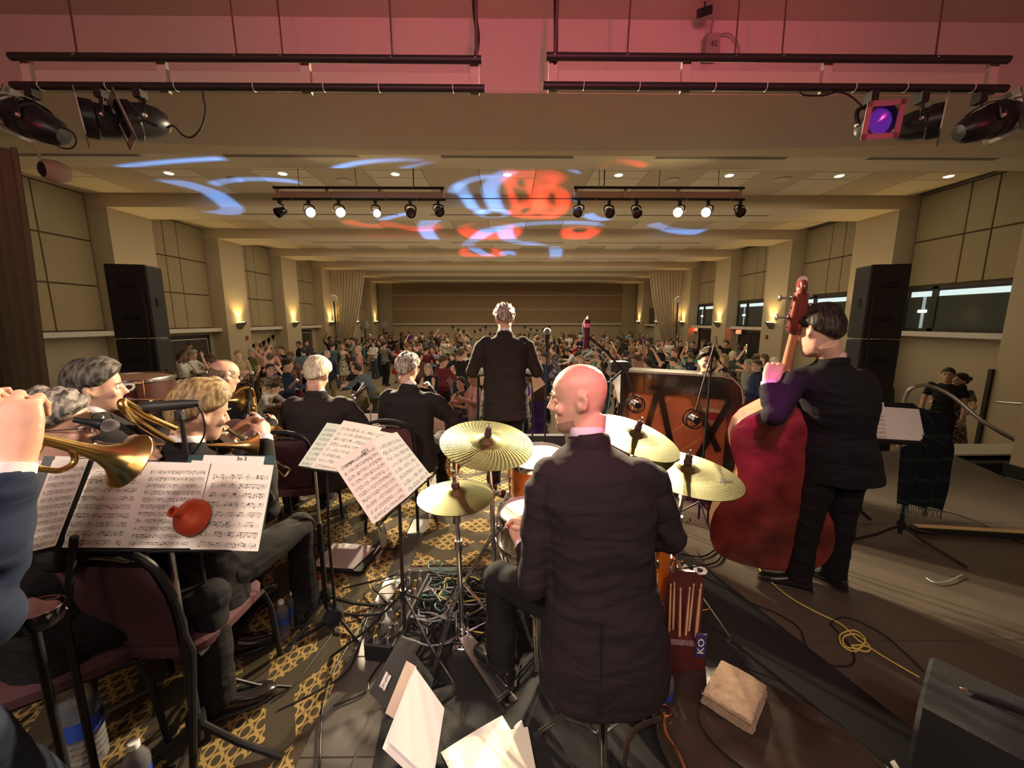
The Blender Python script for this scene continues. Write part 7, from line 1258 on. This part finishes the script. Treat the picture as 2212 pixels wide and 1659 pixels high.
PR = {
 'stand': proto({}, 'tee', 'short'), 'cross': proto(dict(elL=(-.24, .05, 1.14), elR=(.24, .05, 1.14), wrL=(.06, .22, 1.20), wrR=(-.06, .24, 1.16)), 'shirt', 'short', hd=(.3, 0, 0)),
 'lead': proto(dict(elL=(-.42, .12, 1.26), wrL=(-.55, .34, 1.36), elR=(.28, .16, 1.16), wrR=(.10, .38, 1.18), knL=(-.14, .12, .50), anL=(-.16, .05, .12), knR=(.12, .0, .5), anR=(.14, -.12, .10)), 'shirt', 'thick', hd=(-.3, -.2, 0), bulk=1.05),
 'follow': proto(dict(w, elL=(-.26, .14, 1.18), wrL=(-.12, .36, 1.32), elR=(.38, .16, 1.28), wrR=(.48, .36, 1.36), knR=(.12, .10, .5)), 'dress', 'long', .52, bulk=.92, sc=.94), 'twirl': proto(dict(w, elL=(-.28, .05, 1.62), wrL=(-.20, .14, 1.86), elR=(.34, .04, 1.20), wrR=(.50, .22, 1.22)), 'tank', 'bun', .48, bulk=.92, sc=.95, hd=(.5, 0, 0)),
 'raise': proto(dict(elR=(.34, .10, 1.60), wrR=(.26, .26, 1.84), elL=(-.30, .10, 1.16), wrL=(-.20, .36, 1.14)), 'tee', 'curly', hd=(.3, .1, 0)),
 'lean': proto(dict(pel=(0, -.10, .88), chest=(0, .10, 1.14), neck=(0, .24, 1.31), head=(0, .33, 1.43), shL=(-.18, .16, 1.27), shR=(.18, .16, 1.27), elL=(-.34, .30, 1.06), elR=(.36, .28, 1.08), wrL=(-.30, .54, 1.0), wrR=(.40, .52, 1.1), hipL=(-.09, -.10, .85), hipR=(.09, -.10, .85), knL=(-.13, .14, .50), knR=(.13, -.02, .47), anR=(.14, -.30, .12)), 'shirt', 'short', hd=(0, -.3, 0)),
 'suit': proto({}, 'suit', 'short', hd=(.4, 0, 0)), 'longskirt': proto(dict(w, elL=(-.30, .04, 1.18), wrL=(-.42, .26, 1.14), elR=(.26, .10, 1.16), wrR=(.14, .34, 1.20)), 'tee', 'bun', .78, bulk=.92, sc=.94, hd=(-.3, 0, 0)),
 'girl': proto(dict(w, elR=(.22, .10, 1.16), wrR=(.02, .25, 1.26), elL=(-.22, .10, 1.16), wrL=(-.02, .27, 1.22)), 'tank', 'long', None, bulk=.90, sc=.93)}
PF = {}
for kk, p in PR.items():
    p.location = (0, 0, 0); before = set(bpy.data.objects); face_bits(FB[p.name], p, h_dark); new = [o for o in bpy.data.objects if o not in before]; PF[kk] = [o for o in new if o.parent == p]
    for o in PF[kk]: o.parent = None
    for o in new: COL.objects.unlink(o)
fem = {'follow', 'twirl', 'longskirt', 'girl'}; usedp = set()
HMs = {'dark-haired': h_dark, 'brown-haired': h_brown2, 'light-haired': h_brown, 'grey-haired': h_grey, 'auburn-haired': h_red, 'silver-haired': h_blond}
spots = []
def dancer(pr, x, y, yaw, top, bot, hair, label, skn=None, sc=1, group=None, jac=None, z=ZF, near=False):
    src = PR[pr]; o = src if pr not in usedp else copy_tree(src); usedp.add(pr); tag(o, label, 'person', group); o.location = (x, y, z); o.rotation_euler = (0, 0, yaw); o.scale = (sc, sc, sc); spots.append((x, y))
    if near:
        for q in PF[pr]: copy_tree(q, o)
    for c in o.children:
        n = c.name.split('.')[0]; m = {'body': skn or sk1, 'shirt': gm(top), 'dress': gm(top), 'jacket': gm(top), 'trousers': gm(bot), 'skirt': gm(bot), 'hair': HMs[hair], 'hair_length': HMs[hair], 'eyebrow': HMs[hair]}.get(n)
        if m and c.material_slots: c.material_slots[0].link = 'OBJECT'; c.material_slots[0].material = m
    return o
def at_head(u, v, h=1.60): return PZ(u, v, ZF+h)
near = [
 (378, 768, 'stand', -1.3, 'black', 'black', 'dark-haired', 'man in a black tee standing by the panelled-wall door', 1), (415, 768, 'lead', -1.2, 'white', 'khaki', 'grey-haired', 'man in a loose pale shirt reaching one arm out near the door', 1), (456, 775, 'follow', 1.2, 'teal', 'teal', 'brown-haired', 'woman in a teal dress partnered with the pale-shirted man', 1),
 (515, 768, 'cross', -2.4, 'tan', 'brown', 'light-haired', 'light-haired person in tan beside the second pier', 1), (545, 762, 'stand', 2.6, 'olive', 'brown', 'grey-haired', 'bald-browed person in olive by the second pier', 1), (563, 838, 'lean', -1.5, 'white', 'denim', 'dark-haired', 'dark-haired youth in a white tee leaning at the stage lip', .86), (583, 800, 'longskirt', -2.0, 'leopard', 'leopard', 'dark-haired', 'dark-haired woman in a brown patterned dress behind the white-tee youth', 1),
 (560, 752, 'stand', 2.9, 'pink', 'black', 'dark-haired', 'bearded man with pink shirt near the bunting recess', 1), (580, 760, 'raise', -2.6, 'pink', 'brown', 'brown-haired', 'dancer in pink flinging one arm upward by the bunting recess', 1), (608, 757, 'stand', 3.0, 'black', 'black', 'dark-haired', 'man in black facing the band beside the third pier', 1), (646, 745, 'suit', 2.3, 'black', 'black', 'dark-haired', 'dark suited man standing at the third pier', 1), (662, 742, 'suit', -2.6, 'charcoal', 'black', 'dark-haired', 'man in a dark vest and white collar near the third pier', 1),
 (620, 790, 'lead', -.9, 'navy', 'navy', 'dark-haired', 'dancer in navy with arms spread behind the silver-blond man', 1), (640, 800, 'follow', 2.0, 'maroon', 'maroon', 'brown-haired', 'dancer in a dark red dress behind the silver-blond man', .97), (717, 748, 'lead', .5, 'blue-grey', 'denim', 'dark-haired', 'man in slate blue shirt and jeans stepping mid-floor', 1), (738, 750, 'follow', -2.4, 'floral', 'floral', 'light-haired', 'woman in a pale floral dress opposite the slate-blue man', 1),
 (712, 732, 'cross', 3.0, 'charcoal', 'black', 'dark-haired', 'man touching his face before the panelled-side drape', 1), (748, 733, 'girl', 3.0, 'light blue', 'black', 'dark-haired', 'long-haired woman with a pale blue front facing the band', 1), (766, 735, 'follow', .6, 'brown', 'brown', 'dark-haired', 'dark-haired dancer in brown before the drape', 1), (775, 757, 'cross', 2.0, 'pink', 'grey', 'grey-haired', 'dancer in dusty pink with a raised forearm', 1), (800, 737, 'follow', 3.1, 'tan', 'tan', 'dark-haired', 'long dark-haired woman in a tan dress facing the band', 1),
 (768, 795, 'longskirt', 2.8, 'black', 'khaki', 'dark-haired', 'woman in black top and long khaki skirt near the ball microphone', .97), (797, 800, 'lean', 1.2, 'blue-grey', 'olive', 'dark-haired', 'capped man in grey-blue tee bending low while dancing', 1), (830, 745, 'lead', -.4, 'grey', 'black', 'dark-haired', 'man in grey shirt leading a turn', 1), (858, 748, 'follow', .2, 'red', 'red', 'brown-haired', 'woman in a bright red dress seen from behind', 1), (886, 752, 'follow', 2.8, 'leopard', 'brown', 'brown-haired', 'smiling woman in a brown patterned dress', 1),
 (925, 797, 'girl', 2.6, 'black', 'black', 'grey-haired', 'grey-haired woman in a black tank top smiling by the curly-haired player', .97), (905, 770, 'cross', -.8, 'brown', 'black', 'dark-haired', 'dark-haired man photographed in profile behind the curly-haired player', 1), (957, 782, 'lead', -.7, 'maroon', 'black', 'brown-haired', 'bearded man in a dark wine shirt dancing close', 1), (980, 772, 'follow', 1.9, 'light blue', 'grey', 'brown-haired', 'woman in a pale striped shirt bent toward the wine-shirted man', .97), (1004, 762, 'stand', 2.9, 'white', 'black', 'dark-haired', 'young man in a white shirt and bow tie at the conductor\'s sleeve', 1), (990, 742, 'cross', .3, 'light blue', 'black', 'dark-haired', 'man in a pale shirt with dark braces', 1),
 (997, 828, 'girl', 2.5, 'dark floral', 'dark floral', 'dark-haired', 'woman in a dark floral sundress at the stage front', .95), (1025, 818, 'lead', 1.9, 'pink', 'khaki', 'light-haired', 'red-bearded man in a pale pink shirt leaning to the sundress woman', .97), (1163, 835, 'follow', .1, 'purple', 'purple', 'brown-haired', 'woman in a purple dress seen from behind below the stage', .98), (1178, 775, 'lead', 2.4, 'navy', 'navy', 'dark-haired', 'dark-haired man bowing toward the purple-dress woman', 1),
 (1203, 752, 'follow', .7, 'dotted navy', 'dotted navy', 'dark-haired', 'woman in a navy dress with pale dots', 1), (1215, 742, 'follow', -.5, 'mustard', 'olive', 'brown-haired', 'woman in a mustard yellow top', 1), (1229, 727, 'stand', .1, 'white', 'navy', 'dark-haired', 'man in a white patterned shirt and dark trousers walking away', 1), (1246, 760, 'lean', 1.4, 'white', 'brown', 'dark-haired', 'man in a white shirt and tie leaning forward', 1), (1255, 778, 'girl', 2.7, 'maroon', 'maroon', 'light-haired', 'light-haired woman in dusky red holding a glass', 1), (1290, 750, 'lead', .2, 'floral', 'khaki', 'light-haired', 'man in a white leaf-print shirt with his back to the band', 1.05),
 (1322, 760, 'twirl', 2.0, 'tan', 'tan', 'light-haired', 'light-haired woman with arms raised beside the leaf-print man', 1), (1352, 768, 'suit', -.9, 'charcoal', 'black', 'dark-haired', 'man in a dark waistcoat behind the piano', 1), (1376, 775, 'girl', -1.9, 'black', 'black', 'brown-haired', 'short-haired woman in a black sleeveless top behind the piano', 1), (1428, 752, 'lead', 3.0, 'black', 'black', 'dark-haired', 'laughing man in a black sweatshirt with arms wide', 1.03), (1398, 750, 'follow', 1.1, 'brown', 'brown', 'auburn-haired', 'auburn-haired dancer in brown beside the black sweatshirt man', 1),
 (1458, 765, 'raise', 1.7, 'grey', 'black', 'auburn-haired', 'auburn-haired dancer in grey behind the pianist\'s shoulder', 1), (1482, 782, 'lean', 1.1, 'floral', 'black', 'dark-haired', 'dancer in a leaf-print shirt bending close to the piano', 1), (1340, 718, 'cross', .3, 'light blue', 'black', 'dark-haired', 'man in a light blue shirt seen from behind near the end wall', 1.03), (1356, 722, 'stand', .0, 'turquoise', 'black', 'light-haired', 'man in a turquoise tee seen from behind', 1.03), (1594, 725, 'cross', 2.0, 'light blue', 'navy', 'grey-haired', 'grey-haired man in a pale blue shirt with hands to his face', 1),
 (1618, 790, 'stand', 1.5, 'grey', 'black', 'grey-haired', 'grey-haired person in a white face mask near the bass player', .98), (1636, 792, 'suit', 1.3, 'navy', 'black', 'brown-haired', 'brown-haired man in a dark suit beyond the piano', 1), (1592, 738, 'suit', 2.9, 'black', 'black', 'dark-haired', 'man in a black suit standing before the dark doorway', 1), (1652, 775, 'girl', .8, 'grey', 'black', 'brown-haired', 'long brown-haired woman standing below the strobe', 1), (1565, 775, 'follow', .6, 'black', 'black', 'light-haired', 'light-haired woman in black behind the pianist', 1), (1497, 745, 'stand', 2.2, 'black', 'black', 'dark-haired', 'dark-haired person standing by the far doors', 1),
 (72, 800, 'suit', -2.6, 'charcoal', 'black', 'dark-haired', 'dark suited man with a tie in the shadowed bay by the drape', .9), (122, 812, 'stand', -2.2, 'maroon', 'black', 'auburn-haired', 'person in dark red beside the suited man in the shadowed bay', .88), (2048, 812, 'stand', 2.2, 'black', 'black', 'dark-haired', 'dark-haired man in black hugging a friend behind the handrail', 1), (2076, 824, 'longskirt', 1.6, 'leopard', 'leopard', 'dark-haired', 'woman in a brown and white patterned dress behind the handrail', 1)]
mask_m = MATS['blank_paper']
for (u, v, pr, yaw, top, bot, hair, lab, sc) in near:
    h = {'lean': 1.43}.get(pr, 1.61)*sc*(.94 if pr in fem else 1); p = at_head(u, v, h)
    if abs(p.x) > 8.9: p = V((math.copysign(8.85, p.x), p.y, p.z))
    p.y = min(27.8, max(p.y, 5.55)); dancer(pr, p.x, p.y, yaw, top, bot, hair, lab, random.choice([sk1, sk1, sk1, sk2]), sc, near=True)
tops = ['black']*7+['navy']*3+['white']*3+['grey']*3+['maroon']*2+['olive', 'tan', 'charcoal', 'charcoal', 'brown', 'brown', 'light blue', 'purple', 'teal', 'pink', 'red', 'blue-grey']; hrs = ['dark-haired']*6+['brown-haired']*4+['light-haired', 'auburn-haired', 'grey-haired', 'silver-haired']
def region(x, y):
    d = 'below the stage' if y < 9.5 else 'in the near floor' if y < 15 else 'in mid-hall' if y < 20.5 else 'toward the end wall'
    s = 'by the panelled wall' if x < -4.8 else 'by the windowed wall' if x > 4.8 else 'down the centre'; return d, s
acts = {'stand': 'standing', 'cross': 'arms crossed', 'lead': 'leading', 'follow': 'following', 'twirl': 'twirling', 'raise': 'with an arm up', 'lean': 'bending low', 'suit': 'in a jacket', 'longskirt': 'long-skirted', 'girl': 'clapping'}
seen = set(); n_ = 0; tries = 0; free = lambda x, y, r: all((x-a)**2+(y-b)**2 > r*r for a, b in spots)
while n_ < 205 and tries < 9000:
    tries += 1; y = 7.6+(27.5-7.6)*random.random()**.85; x = random.uniform(-8.6, 8.6)
    if y < 12.5 and -5.4 < x < -1.6: continue
    if abs(x) > 6.4 and y < 8.4: continue
    if x < -5 and y < 10 and random.random() < .5: continue
    if not free(x, y, .62): continue
    couple = random.random() < .62; a = random.uniform(0, 6.28)
    def mk(pr, x, y, yaw):
        top = random.choice(tops); bot = top if pr == 'follow' else random.choice(['black', 'black', 'denim', 'khaki', 'charcoal', 'navy', 'brown']); hr = random.choice(hrs); d, s = region(x, y); what = 'woman' if pr in fem else 'man'
        lab = f'{hr} {what} in {top} {acts[pr]} {d} {s}'
        if len(lab.replace('-', ' ').split()) > 16: lab = lab.replace(' in the near floor', ' nearby')
        if lab in seen: lab = lab.replace(what, what + " beside a partner", 1) if couple else lab
        seen.add(lab)
        if len(lab.replace('-', ' ').split()) > 16: lab = lab.replace(' the ', ' ')

        dancer(pr, x, y, yaw, top, bot, hr, lab, random.choice([sk1, sk1, sk1, sk1, sk2, sk3]), random.uniform(.93, 1.06), f'dancers {d}')
    if couple:
        x2, y2 = x+.64*cos(a), y+.64*sin(a)
        if not free(x2, y2, .45) or abs(x2) > 8.7 or y2 > 27.6: continue
        mk(random.choice(['lead', 'lead', 'lean', 'raise']), x, y, a-pi/2); mk(random.choice(['follow', 'follow', 'twirl', 'longskirt', 'girl']), x2, y2, a+pi/2); n_ += 2
    else: mk(random.choice(['stand', 'cross', 'girl', 'suit', 'raise', 'follow']), x, y, a); n_ += 1
